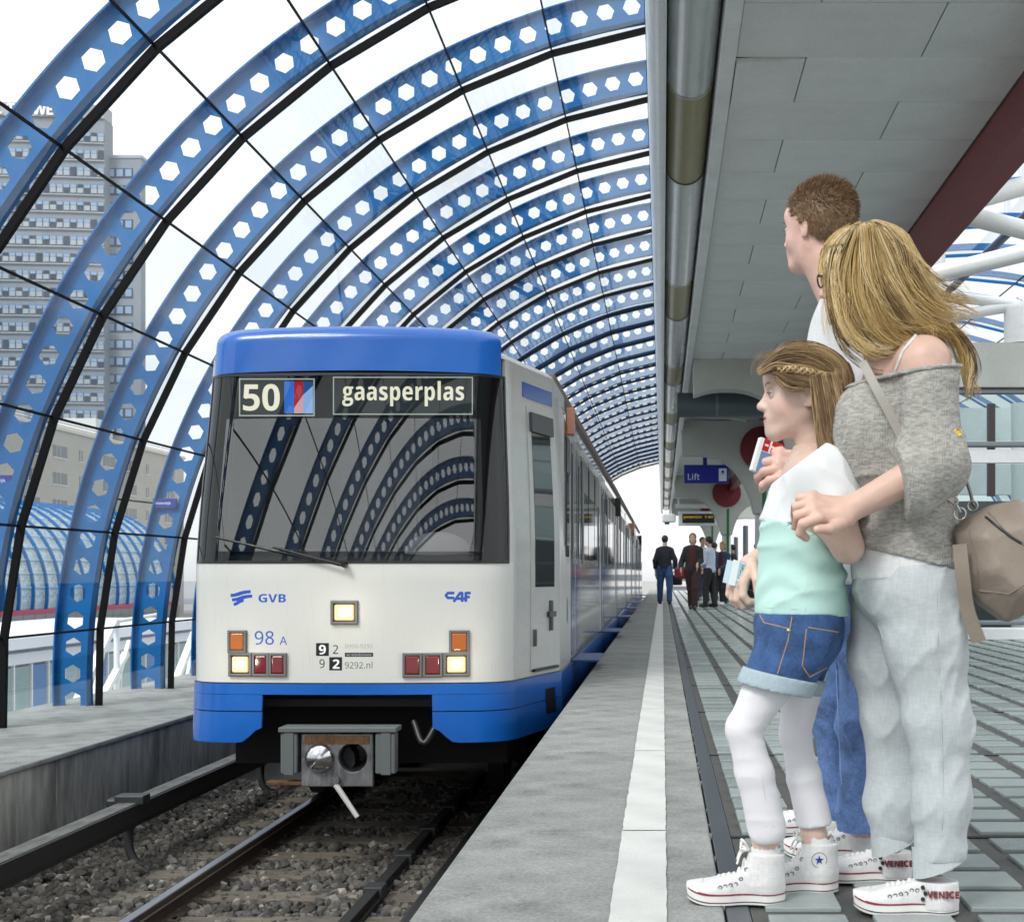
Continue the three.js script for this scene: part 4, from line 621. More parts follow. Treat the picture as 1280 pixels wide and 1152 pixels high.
const blob = (list, k) => (x, y, z) => { let d = 1e3; for (const p of list) { const e = pd(p, x, y, z); d = d > 900 ? e : smin(d, e, k); } return d; };
const join = (k, ...fs) => (x, y, z) => { let d = fs[0](x, y, z); for (let i = 1; i < fs.length; i++) d = smin(d, fs[i](x, y, z), k); return d; };
const plane = (p, n) => { const m = n.clone().normalize(); return (x, y, z) => (x - p.x) * m.x + (y - p.y) * m.y + (z - p.z) * m.z; }; // keeps the side that n points away from
const cut = (f, ...pl) => (x, y, z) => { let d = f(x, y, z); for (const q of pl) { const e = q(x, y, z); if (e > d) d = e; } return d; };
const crest = (x, y, z) => { const n = 1 - Math.abs(2 * noise3(x, y, z) - 1); return n * n * n * n; };
const ridge = (x, y, z) => { const n = noise3(x, y, z); return 1 - Math.abs(2 * n - 1); };
function net(f, lo, hi, h, paint) {
  const nx = Math.ceil((hi.x - lo.x) / h) + 1, ny = Math.ceil((hi.y - lo.y) / h) + 1, nz = Math.ceil((hi.z - lo.z) / h) + 1, g = new Float32Array(nx * ny * nz), B = 6, reach = B * h * 0.5 * 1.75 * 1.3 + 0.012;
  for (let bz = 0; bz < nz; bz += B) for (let by = 0; by < ny; by += B) for (let bx = 0; bx < nx; bx += B) {
    const d = f(lo.x + (bx + B / 2) * h, lo.y + (by + B / 2) * h, lo.z + (bz + B / 2) * h), skip = Math.abs(d) > reach;
    for (let z = bz; z < Math.min(bz + B, nz); z++) for (let y = by; y < Math.min(by + B, ny); y++) for (let x = bx; x < Math.min(bx + B, nx); x++) g[(z * ny + y) * nx + x] = skip ? d : f(lo.x + x * h, lo.y + y * h, lo.z + z * h);
  }
  const id = new Int32Array(nx * ny * nz).fill(-1), P = [], I = [], off = [0, 1, nx, nx + 1, nx * ny, nx * ny + 1, nx * ny + nx, nx * ny + nx + 1], ed = [[0, 1], [2, 3], [4, 5], [6, 7], [0, 2], [1, 3], [4, 6], [5, 7], [0, 4], [1, 5], [2, 6], [3, 7]];
  for (let z = 0; z < nz - 1; z++) for (let y = 0; y < ny - 1; y++) for (let x = 0; x < nx - 1; x++) {
    const o = (z * ny + y) * nx + x; let m = 0; for (let k = 0; k < 8; k++) if (g[o + off[k]] < 0) m |= 1 << k; if (m === 0 || m === 255) continue;
    let sx = 0, sy = 0, sz = 0, n = 0; for (const [a, b] of ed) { const p = g[o + off[a]], q = g[o + off[b]]; if ((p < 0) === (q < 0)) continue; const t = p / (p - q); sx += (a & 1) + t * ((b & 1) - (a & 1)); sy += (a >> 1 & 1) + t * ((b >> 1 & 1) - (a >> 1 & 1)); sz += (a >> 2) + t * ((b >> 2) - (a >> 2)); n++; }
    id[o] = P.length / 3; P.push(lo.x + (x + sx / n) * h, lo.y + (y + sy / n) * h, lo.z + (z + sz / n) * h);
  }
  const q4 = (a, b, c, d, fl) => { if (a < 0 || b < 0 || c < 0 || d < 0) return; if (fl) I.push(a, b, c, a, c, d); else I.push(a, c, b, a, d, c); };
  for (let z = 1; z < nz - 1; z++) for (let y = 1; y < ny - 1; y++) for (let x = 1; x < nx - 1; x++) {
    const o = (z * ny + y) * nx + x, s = g[o] < 0;
    if (s !== (g[o + 1] < 0)) q4(id[o], id[o - nx], id[o - nx - nx * ny], id[o - nx * ny], !s);
    if (s !== (g[o + nx] < 0)) q4(id[o], id[o - nx * ny], id[o - 1 - nx * ny], id[o - 1], !s);
    if (s !== (g[o + nx * ny] < 0)) q4(id[o], id[o - 1], id[o - 1 - nx], id[o - nx], !s);
  }
  let geo = new THREE.BufferGeometry(); geo.setAttribute('position', new THREE.Float32BufferAttribute(P, 3)); geo.setIndex(I); geo.computeVertexNormals();
  { // outward normals
    const p = geo.attributes.position, n = geo.attributes.normal; let s = 0; for (let i = 0; i < p.count; i += Math.max(1, p.count >> 7)) s += Math.sign(f(p.getX(i) + n.getX(i) * h, p.getY(i) + n.getY(i) * h, p.getZ(i) + n.getZ(i) * h)); if (s < 0) { for (let i = 0; i < I.length; i += 3) { const t = I[i]; I[i] = I[i + 1]; I[i + 1] = t; } geo.setIndex(I); geo.computeVertexNormals(); }
  }
  if (paint) { const c = new Float32Array(P.length); for (let i = 0; i < P.length; i += 3) { const k = paint(P[i], P[i + 1], P[i + 2]); c[i] = k[0]; c[i + 1] = k[1]; c[i + 2] = k[2]; } geo.setAttribute('color', new THREE.BufferAttribute(c, 3)); }
  return muv(geo);
}
const box3 = (pts, m) => { const b = new THREE.Box3().setFromPoints(pts); b.expandByScalar(m); return [b.min, b.max]; };
// a head, chin at y = 0 and crown at y = 1, looking along +x; toWorld places it, H is its height in metres
function headField(o = {}) {
  const skull = blob([E(V(-0.07, 0.63, 0), 0.43, 0.37, 0.335), E(V(0.12, 0.43, 0), 0.27, 0.36, 0.255), K(V(-0.02, 0.3, 0.16), V(0.27, 0.11, 0.05), 0.11, 0.085), K(V(-0.02, 0.3, -0.16), V(0.27, 0.11, -0.05), 0.11, 0.085), E(V(0.315, 0.1, 0), 0.075, 0.075, 0.085), E(V(0.2, 0.36, 0.13), 0.13, 0.12, 0.11), E(V(0.2, 0.36, -0.13), 0.13, 0.12, 0.11), E(V(0.31, 0.7, 0), 0.1, 0.14, 0.18), E(V(0.33, 0.245, 0), 0.075, 0.09, 0.12)], 0.09);
  const sock = s => E(V(0.395, 0.5, 0.13 * s), 0.075, 0.052, 0.088);
  const nose = blob([K(V(0.355, 0.52, 0), V(0.435 + (o.nose ?? 0), 0.39, 0), 0.03, 0.042), E(V(0.44 + (o.nose ?? 0), 0.375, 0), 0.045, 0.04, 0.045), E(V(0.4, 0.362, 0.045), 0.04, 0.03, 0.03), E(V(0.4, 0.362, -0.045), 0.04, 0.03, 0.03)], 0.03);
  const lips = blob([E(V(0.385, 0.262, 0), 0.034, 0.024, 0.085), E(V(0.38, 0.222, 0), 0.034, 0.024, 0.075)], 0.012), mouth = E(V(0.425, 0.243, 0), 0.05, 0.006, 0.1), ear = s => [E(V(-0.045, 0.46, 0.31 * s), 0.075, 0.13, 0.03, [0, 0.35 * s, -0.15]), E(V(-0.03, 0.47, 0.345 * s), 0.035, 0.075, 0.022, [0, 0.35 * s, -0.15]), E(V(-0.025, 0.365, 0.305 * s), 0.032, 0.035, 0.02)];
  const ears = [1, -1].map(ear);
  return (x, y, z) => {
    let d = skull(x, y, z); for (const s of [1, -1]) d = smax(d, -pd(sock(s), x, y, z), 0.05);
    d = smin(d, nose(x, y, z), 0.045); d = smin(d, lips(x, y, z), 0.02); d = smax(d, -pd(mouth, x, y, z), 0.012);
    for (const e of ears) { const w = smax(pd(e[0], x, y, z), -pd(e[1], x, y, z), 0.02); d = smin(d, Math.min(w, pd(e[2], x, y, z)), 0.018); }
    return d;
  };
}
const HEAD = headField();
const frBox = (fr, a, b) => box3([0, 1, 2, 3, 4, 5, 6, 7].map(k => fr.p(k & 1 ? a[0] : b[0], k & 2 ? a[1] : b[1], k & 4 ? a[2] : b[2])), 0);
function headFrame(c, H, yaw, pitch = 0, roll = 0) { // c: the point under the chin line at the head's axis; yaw turns +x about y
  const m = new THREE.Matrix4().makeRotationFromEuler(new THREE.Euler(roll, yaw, pitch, 'YZX')).premultiply(new THREE.Matrix4().makeTranslation(c.x, c.y, c.z)).multiply(new THREE.Matrix4().makeScale(H, H, H)), inv = m.clone().invert(), e = inv.elements;
  return { H, m, p: (x, y, z) => V(x, y, z).applyMatrix4(m), local: (x, y, z) => [e[0] * x + e[4] * y + e[8] * z + e[12], e[1] * x + e[5] * y + e[9] * z + e[13], e[2] * x + e[6] * y + e[10] * z + e[14]], f: fn => (x, y, z) => fn(e[0] * x + e[4] * y + e[8] * z + e[12], e[1] * x + e[5] * y + e[9] * z + e[13], e[2] * x + e[6] * y + e[10] * z + e[14]) * H };
}
function face(parent, fr, iris, brow) {
  for (const s of [1, -1]) {
    const eye = new THREE.Group(); eye.name = 'eye'; eye.applyMatrix4(fr.m.clone().multiply(new THREE.Matrix4().makeTranslation(0.303, 0.497, 0.128 * s))); parent.add(eye);
    part('eyeball', new THREE.SphereGeometry(0.062, 18, 14), mat(0.55, 0.53, 0.51, 0.2), eye);
    const ir = new THREE.SphereGeometry(0.064, 16, 10, 0, 6.283, 0, 0.56); ir.rotateZ(-Math.PI / 2 + 0.05); part('iris', ir, iris, eye); const pu = new THREE.SphereGeometry(0.0655, 12, 8, 0, 6.283, 0, 0.3); pu.rotateZ(-Math.PI / 2 + 0.05); part('pupil', pu, mat(0.01, 0.01, 0.01, 0.1), eye);
    const lid = new THREE.SphereGeometry(0.0685, 20, 8, 0, 6.283, 0, 1.3); lid.rotateZ(-0.22); part('eyelid', lid, parent.userData.skinMat, eye);
    const low = new THREE.SphereGeometry(0.067, 20, 6, 0, 6.283, 0, 1.12); low.rotateX(Math.PI); low.rotateZ(0.14); part('eyelid', low, parent.userData.skinMat, eye);
    const lash = []; for (let k = 0; k < 9; k++) { const a = lerp(-0.9, 0.9, k / 8), p = V(0.066 * Math.cos(a), 0.012, 0.066 * Math.sin(a)); lash.push(rod(p, p.clone().multiplyScalar(1.3).add(V(0, 0.006, 0)), 0.005, 0.002, 4)); } part('eyelash', lash, brow, eye);
    const b = []; for (let k = 0; k < 26; k++) { const t = k / 25, z = s * lerp(0.05, 0.215, t), p = V(0.398 - 0.9 * Math.pow(Math.abs(z) , 2.0) * 0.95, 0.59 + 0.03 * Math.sin(t * 2.6), z); b.push(rod(p, p.clone().add(V(-0.004, 0.012 - 0.018 * t, s * 0.035)), 0.0065, 0.002, 4)); }
    const bm = part('eyebrow', b, brow, parent); bm.applyMatrix4(fr.m);
  }
}
function strands(list, palette) { // list of [points, radius, tone]
  const P = [], N = [], C = [], I = [], S = 4;
  for (const [pts, r, tone] of list) {
    const c = new THREE.CatmullRomCurve3(pts), n = Math.max(6, pts.length * 2), base = P.length / 3, col = palette[Math.floor(tone * 0.9999 * palette.length)];
    for (let i = 0; i <= n; i++) { const t = i / n, p = c.getPoint(t), g = c.getTangent(t), a = Math.abs(g.y) > 0.9 ? V(1, 0, 0) : V(0, 1, 0), u = a.cross(g).normalize(), w = g.clone().cross(u), k = r * Math.min(1, 0.35 + 2.5 * t) * Math.pow(1 - t, 0.45) + r * 0.08; for (let j = 0; j < S; j++) { const f = j / S * Math.PI * 2, d = u.clone().multiplyScalar(Math.cos(f)).addScaledVector(w, Math.sin(f) * 0.6); P.push(p.x + d.x * k, p.y + d.y * k, p.z + d.z * k); N.push(d.x, d.y, d.z); C.push(col[0], col[1], col[2]); } }
    for (let i = 0; i < n; i++) for (let j = 0; j < S; j++) { const a = base + i * S + j, b = base + i * S + (j + 1) % S; I.push(a, b, a + S, b, b + S, a + S); }
  }
  const g = new THREE.BufferGeometry(); g.setAttribute('position', new THREE.Float32BufferAttribute(P, 3)); g.setAttribute('normal', new THREE.Float32BufferAttribute(N, 3)); g.setAttribute('color', new THREE.Float32BufferAttribute(C, 3)); g.setAttribute('uv', new THREE.Float32BufferAttribute(new Float32Array(P.length / 3 * 2), 2)); g.setIndex(I); return g;
}
const hairMat = () => mat(1, 1, 1, 0.42, { vertexColors: true, sheen: 0.3, sheenColor: [1, 0.9, 0.7], sheenRoughness: 0.4 });
const skinTone = (base, marks = []) => (x, y, z) => { const k = 0.94 + 0.12 * noise3(x * 60, y * 60, z * 60) + 0.06 * (noise3(x * 400, y * 400, z * 400) - 0.5); let c = [base[0] * k, base[1] * k, base[2] * k]; for (const [f, col] of marks) { const w = f(x, y, z); if (w > 0) c = c.map((v, i) => lerp(v, col[i] * k, w)); } return c; };
const F_ = {
  weave: tex(256, (u, v) => 0.5 + 0.22 * Math.sin(u * 402) + 0.22 * Math.sin(v * 402) + 0.25 * (pnoise(u, v, 90, 2) - 0.5), false),
  knit: tex(256, (u, v) => { const r = Math.abs(Math.sin(u * 3.14159 * 40 + 2.2 * (pnoise(u, v, 24, 6) - 0.5))), s = pnoise(u, v * 0.4, 80, 3), t = Math.abs(Math.sin(v * 3.14159 * 52 + 3 * pnoise(u, v, 30, 2))); return 0.35 * r + 0.25 * t + 0.4 * s; }, false),
  knitC: tex(256, (u, v) => { const s = pnoise(u * 0.35, v, 100, 3), t = pnoise(u * 0.4, v, 70, 7), k = 0.8 + 0.4 * (s - 0.5) + (t > 0.7 ? 0.2 : 0); return [k, k * 0.985, k * 0.95]; }),
  denim: tex(256, (u, v) => { const d = Math.sin((u + v) * 6.2832 * 48), n = pfbm(u, v, 7, 14, 4), k = 0.55 + 0.14 * d + 0.75 * (n - 0.45) + 0.3 * (pnoise(u, v, 120, 1) - 0.5); return [k * 0.8, k * 0.93, k * 1.06]; }),
  linen: tex(256, (u, v) => { const k = 0.9 + 0.1 * (pnoise(u, v * 0.2, 110, 4) - 0.5) + 0.1 * (pnoise(u * 0.2, v, 110, 9) - 0.5) + 0.1 * (pfbm(u, v, 4, 5, 3) - 0.5); return [k, k, k]; }),
};
const fab = (r, g, b, map, s = 3, bump = F_.weave, bs = 0.0002, bsc = 4) => mat(r, g, b, 0.88, { map: map ? rep(map, s) : null, bumpMap: rep(bump, bsc), bumpScale: bs, sheen: 0.35, sheenRoughness: 0.6 });
// canvas shoe: heel at the origin, toe towards +x, standing on y = 0
const shoeCache = new Map();
function shoe(name, o) {
  const g = new THREE.Group(); g.name = name; const L = o.L, W = o.W ?? L * 0.37, hi = o.hi ?? 0.07;
  const half = t => W / 2 * (0.66 + 0.34 * smooth(0, 0.2, t) - 0.2 * Math.sin(clamp((t - 0.2) / 0.35) * Math.PI) + 0.2 * smooth(0.45, 0.72, t)) * Math.sqrt(clamp(1 - Math.pow(clamp((t - 0.72) / 0.28), 2.4))) * Math.sqrt(clamp(1 - Math.pow(clamp((0.14 - t) / 0.14), 2.2)));
  const outline = (k, dz = 0) => { const s = new THREE.Shape(), n = 44; for (let i = 0; i <= n; i++) { const t = (1 - Math.cos(i / n * Math.PI)) / 2; s[i ? 'lineTo' : 'moveTo'](t * L * k - (k - 1) * L / 2, half(t) * k + dz); } for (let i = n - 1; i > 0; i--) { const t = (1 - Math.cos(i / n * Math.PI)) / 2; s.lineTo(t * L * k - (k - 1) * L / 2, -half(t) * k - dz); } return s; };
  const slab = (k, y0, y1) => { const e = new THREE.ExtrudeGeometry(outline(k, k > 1 ? 0.001 : 0), { depth: y1 - y0, bevelEnabled: false }); e.rotateX(-Math.PI / 2); e.translate(0, y0, 0); const p = e.attributes.position; for (let i = 0; i < p.count; i++) { const t = p.getX(i) / L; p.setY(i, p.getY(i) + 0.012 * Math.pow(clamp((t - 0.75) / 0.25), 2)); } e.computeVertexNormals(); return e; };
  const rub = mat(0.76, 0.75, 0.72, 0.5), navy = mat(o.line2 ? o.line2[0] : 0.012, o.line2 ? o.line2[1] : 0.015, o.line2 ? o.line2[2] : 0.05, 0.5), redl = mat(0.22, 0.012, 0.045, 0.5);
  part('sole', [slab(1.0, 0.002, 0.027)], rub, g); part('tread', slab(0.985, 0, 0.004), M.rubber, g); part('foxing_stripe', slab(1.006, 0.0255, 0.0285), redl, g); part('foxing_stripe', slab(1.006, 0.0075, 0.0095), navy, g);
  const fold = (x, y, z) => 0.0022 * ridge(x * 40, y * 70, z * 25);
  const hgt = t => lerp(0.058, 0.034, smooth(0.45, 0.98, t));
  const up = (x, y, z) => { const t = x / L; const hw = half(clamp(t, 0.02, 0.99)) - 0.003, top = hgt(t) + (hi - 0.03) * smooth(0.52, 0.2, t) * 1; const yy = clamp((y - 0.02) / (top - 0.0)); const w = hw * Math.sqrt(clamp(1 - Math.pow(yy, 2.3))) * (t < 0.36 ? lerp(1, 0.86, smooth(0.03, hi, y)) : 1); const d = Math.max(Math.abs(z) - Math.max(w, 0.0), y - top - 0.012, 0.015 - y, -x + 0.004 + 0.006 * smooth(0.03, 0.1, y), x - L * 0.985); return d * 0.7 - fold(x, y, z) * smooth(0.02, 0.05, y); };
  const col = K(V(L * 0.2, hi * 0.4, 0), V(L * 0.2, hi, 0), W * 0.46, W * 0.46);
  const field = cut((x, y, z) => smin(up(x, y, z), Math.max(pd(col, x, y, z), y - hi, 0.02 - y), 0.02), (x, y, z) => y - hi);
  part('upper', net(field, V(-0.02, 0.005, -W * 0.8), V(L + 0.02, hi + 0.03, W * 0.8), 0.0038), fab(0.78, 0.78, 0.78, F_.linen, 6, F_.weave, 0.0004, 8), g);
  const top = t => { let lo = 0.03, h = hi + 0.04; for (let k = 0; k < 14; k++) { const m = (lo + h) / 2; if (field(t * L, m, 0) < 0) lo = m; else h = m; } return lo; };
  const lace = [], T0 = 0.4, T1 = 0.66, n = 6, lm = mat(0.8, 0.79, 0.76, 0.8); const eyes = [];
  for (let k = 0; k < n; k++) { const t = lerp(T0, T1, k / (n - 1)), y = top(t) + 0.001; const w = Math.max(0.012, half(t) * 0.5), w2 = Math.max(0.012, half(t + 0.05) * 0.5), y2 = top(t + 0.05) + 0.001; const side = (ww, yy) => yy - 0.012; lace.push(tube([V(t * L, side(w, y), w), V(t * L + 0.004, y + 0.001, 0), V((t + 0.05) * L, side(w2, y2), -w2)], 0.0026, 8, 5), tube([V(t * L, side(w, y), -w), V(t * L + 0.004, y + 0.002, 0), V((t + 0.05) * L, side(w2, y2), w2)], 0.0026, 8, 5)); for (const s of [1, -1]) { let z = half(t), yy = y - 0.02; for (let q = 0; q < 20 && field(t * L, yy, z * s) > 0; q++) z -= 0.0015; eyes.push(new THREE.TorusGeometry(0.0042, 0.0014, 6, 12).translate(t * L, yy, (z + 0.0012) * s)); } }
  const bow = o.bow ?? 1; if (bow) { const t = T0 - 0.03, y = top(t) + 0.006; for (const s of [1, -1]) lace.push(tube([V(t * L, y, 0), V(t * L + 0.018, y + 0.022, s * 0.02), V(t * L + 0.02, y + 0.006, s * 0.036), V(t * L + 0.002, y, s * 0.006)], 0.003, 16, 5), tube([V(t * L, y, 0), V(t * L + 0.02, y - 0.004, s * 0.022), V(t * L + 0.03, y - 0.03, s * 0.032)], 0.003, 10, 5)); }
  part('lace', lace, lm, g); part('eyelet', eyes, mat(0.25, 0.25, 0.26, 0.3, { metalness: 0.8 }), g);
  part('toe_cap', net((x, y, z) => Math.max(up(x, y, z) - 0.0022, L * 0.83 - x + 0.6 * z * z / W, 0.02 - y), V(L * 0.74, 0.01, -W * 0.7), V(L + 0.03, 0.07, W * 0.7), 0.0035), rub, g);
  g.userData.field = field; return g;
}
function place(o, parent, x, y, z, yaw, pitch = 0) { o.position.set(x, y, z); o.rotation.set(0, yaw, pitch, 'YZX'); parent.add(o); return o; }
// hand: palm at c, fingers along dir, curl towards down; returns a field
function handField(c, dir, up, size, side, curl = [0.5, 0.6, 0.7, 0.8], spread = 0.16, thumb = 0.7) {
  const d = dir.clone().normalize(), u = up.clone().addScaledVector(d, -up.dot(d)).normalize(), s = d.clone().cross(u).multiplyScalar(side), P = (a, b, e) => c.clone().addScaledVector(d, a * size).addScaledVector(u, b * size).addScaledVector(s, e * size);
  const palm = blob([K(P(0, 0, -0.18), P(0.5, 0.02, -0.2), 0.115 * size, 0.1 * size), K(P(0, 0, 0), P(0.52, 0.04, 0), 0.13 * size, 0.105 * size), K(P(0, 0, 0.16), P(0.48, 0.01, 0.2), 0.115 * size, 0.1 * size)], 0.07 * size), fs = [], pts = [P(0, 0, 0), P(0.6, 0, 0.3), P(0.6, 0, -0.3)];
  const len = [[0.25, 0.16, 0.13], [0.28, 0.18, 0.14], [0.26, 0.17, 0.13], [0.2, 0.13, 0.11]];
  for (let k = 0; k < 4; k++) { const e = lerp(0.25, -0.27, k / 3), l = len[k]; let p = P(k === 0 || k === 3 ? 0.46 : 0.5, 0.035, e), a = curl[k] * 0.45, fan = (1.5 - k) * spread * 0.35, chain = []; for (let j = 0; j < 3; j++) { const q = p.clone().addScaledVector(d, Math.cos(a) * l[j] * size).addScaledVector(u, -Math.sin(a) * l[j] * size).addScaledVector(s, Math.sin(fan) * l[j] * size); chain.push(K(p, q, (0.088 - 0.008 * j) * size, (0.08 - 0.01 * j) * size)); p = q; a += curl[k] * 0.95; } pts.push(p); fs.push(blob(chain, 0.02 * size)); }
  const t0 = P(0.1, -0.02, 0.26), t1 = P(0.32, -0.05 - 0.1 * thumb, 0.42 - 0.05 * thumb), t2 = P(0.52, -0.1 - 0.22 * thumb, 0.44 - 0.12 * thumb); fs.push(blob([K(t0, t1, 0.1 * size, 0.082 * size), K(t1, t2, 0.08 * size, 0.062 * size)], 0.03 * size)); pts.push(t2);
  return { f: (x, y, z) => { let q = palm(x, y, z); for (const g of fs) q = smin(q, g(x, y, z), 0.03 * size); return q; }, pts, wrist: P(-0.02, 0, 0) };
}
// ---------------------------------------------------------------- the family by the platform edge
const UPV = V(0, 1, 0);
function figure(label, group, base) {
  const t = thing('person', label, 'person', [base.x, 0, base.z], group); const off = V(-base.x, 0, -base.z);
  return { t, base, add: (name, geo, m, parent = t) => { const g = Array.isArray(geo) ? merge(geo) : geo; g.translate(off.x, off.y, off.z); return part(name, g, m, parent); }, off };
}
function pushOut(p, fr, k) { const [x, y, z] = fr.local(p.x, p.y, p.z), X = (x + 0.07) / 0.43, Y = (y - 0.63) / 0.37, Z = z / 0.335, r = Math.hypot(X, Y, Z); if (r >= k || r < 1e-3) return p; const q = k / r; return fr.p((X * q) * 0.43 - 0.07, (Y * q) * 0.37 + 0.63, Z * q * 0.335); }
function flow(o) { // strands gathered in locks between guide curves given in photo pixels
  const r = rng(o.seed), out = [], m = o.guides[0].length, per = o.per ?? 12, locks = Math.ceil(o.n / per);
  for (let q = 0; q < locks; q++) {
    const T = (o.t0 ?? 0) + r() * ((o.t1 ?? 1) - (o.t0 ?? 0)), lw = lerp(o.w[0], o.w[1], r()), lk = o.k + r() * (o.kv ?? 0.1), jx = r() - 0.5, jy = r() - 0.5, ph = r() * 6.28, amp = (o.wave ?? 2) * (0.5 + r()), fq = 4 + 4 * r(), tone = r(), len = 1 - (o.shorten ?? 0.25) * r();
    for (let n = 0; n < per; n++) {
      const ax = r() - 0.5, ay = r() - 0.5, aw = r() - 0.5, cut = len * (1 - 0.1 * r()), pts = [], f = clamp(T + (r() - 0.5) * 0.03) * (o.guides.length - 1), i = Math.min(o.guides.length - 2, Math.floor(f)), a = f - i, sz = (o.lock ?? 9);
      for (let j = 0; j < m; j++) { const u = j / (m - 1), A = o.guides[i][j], B = o.guides[i + 1][j], sp = o.j * (0.25 + u * 1.2), fan = sz * (0.45 + 0.75 * Math.sin(u * 3.0)) , px = lerp(A[0], B[0], a) + jx * sp + ax * fan + Math.sin(ph + u * fq) * amp * u * 1.4, py = lerp(A[1], B[1], a) + jy * sp + ay * fan + Math.cos(ph + u * fq) * amp * u * 1.4, w = lerp(lw, lw * (o.wEnd ?? 1) + (o.wShift ?? 0), u) + aw * fan / 550 + Math.sin(ph * 2 + u * fq) * amp / 900; pts.push(at(px, py, o.d - w)); }
      const k = lk + 0.03 * r(), c = new THREE.CatmullRomCurve3(pts.map(p => pushOut(p, o.fr, k))), z = []; for (let j = 0; j <= 9; j++) z.push(pushOut(c.getPoint(j / 9 * cut), o.fr, k)); out.push([z, o.r * (0.55 + 0.7 * r()), clamp(tone + (r() - 0.5) * 0.22, 0, 0.999)]);
    }
  }
  return out;
}
const surfW = (f, px, py, d, w0 = 0.4, w1 = -0.3) => { for (let w = w0; w > w1; w -= 0.003) { const p = at(px, py, d - w); if (f(p.x, p.y, p.z) < 0) return p; } return at(px, py, d); };
const seam = (f, pts, d, lift, r, seg = 30) => { const q = []; for (let i = 0; i + 1 < pts.length; i++) for (let k = 0; k < 6; k++) { const t = k / 6; q.push(surfW(f, lerp(pts[i][0], pts[i + 1][0], t), lerp(pts[i][1], pts[i + 1][1], t), d)); } q.push(surfW(f, ...pts[pts.length - 1], d)); q.forEach(p => p.z += lift); return new THREE.TubeGeometry(new THREE.CatmullRomCurve3(q), seg, r, 5); };
function band(path, width, normal, thick = 0.004) { // flat strap along a path
  const c = new THREE.CatmullRomCurve3(path), n = 40, P = [], I = []; for (let i = 0; i <= n; i++) { const t = i / n, p = c.getPoint(t), g = c.getTangent(t), nn = typeof normal === 'function' ? normal(t) : normal, s = g.clone().cross(nn).normalize(), m = s.clone().cross(g).normalize(); for (const [a, b] of [[-1, -1], [1, -1], [1, 1], [-1, 1]]) { const q = p.clone().addScaledVector(s, a * width / 2).addScaledVector(m, b * thick / 2); P.push(q.x, q.y, q.z); } } for (let i = 0; i < n; i++) for (let k = 0; k < 4; k++) { const a = i * 4 + k, b = i * 4 + (k + 1) % 4; I.push(a, b, a + 4, b, b + 4, a + 4); } I.push(0, 2, 1, 0, 3, 2, n * 4, n * 4 + 1, n * 4 + 2, n * 4, n * 4 + 2, n * 4 + 3);
  let g = new THREE.BufferGeometry(); g.setAttribute('position', new THREE.Float32BufferAttribute(P, 3)); g.setIndex(I); g = g.toNonIndexed(); g.computeVertexNormals(); return muv(g);
}
const FAMILY = 'family waiting by the platform edge';
const skinBase = mat(1, 1, 1, 0.5, { vertexColors: true, sheen: 0.15, sheenColor: [1, 0.6, 0.5], sheenRoughness: 0.5 });
const lipMark = (fr, col, k = 0.75) => [(x, y, z) => { const [a, b, c] = fr.local(x, y, z); return k * smooth(0.045, 0.025, Math.abs(b - 0.242)) * smooth(0.36, 0.39, a) * smooth(0.1, 0.07, Math.abs(c)); }, col];
const cheekMark = (fr, col, k = 0.5) => [(x, y, z) => { const [a, b, c] = fr.local(x, y, z); return k * smooth(0.16, 0.02, Math.hypot(a - 0.22, b - 0.36)) * smooth(0.08, 0.16, Math.abs(c)); }, col];

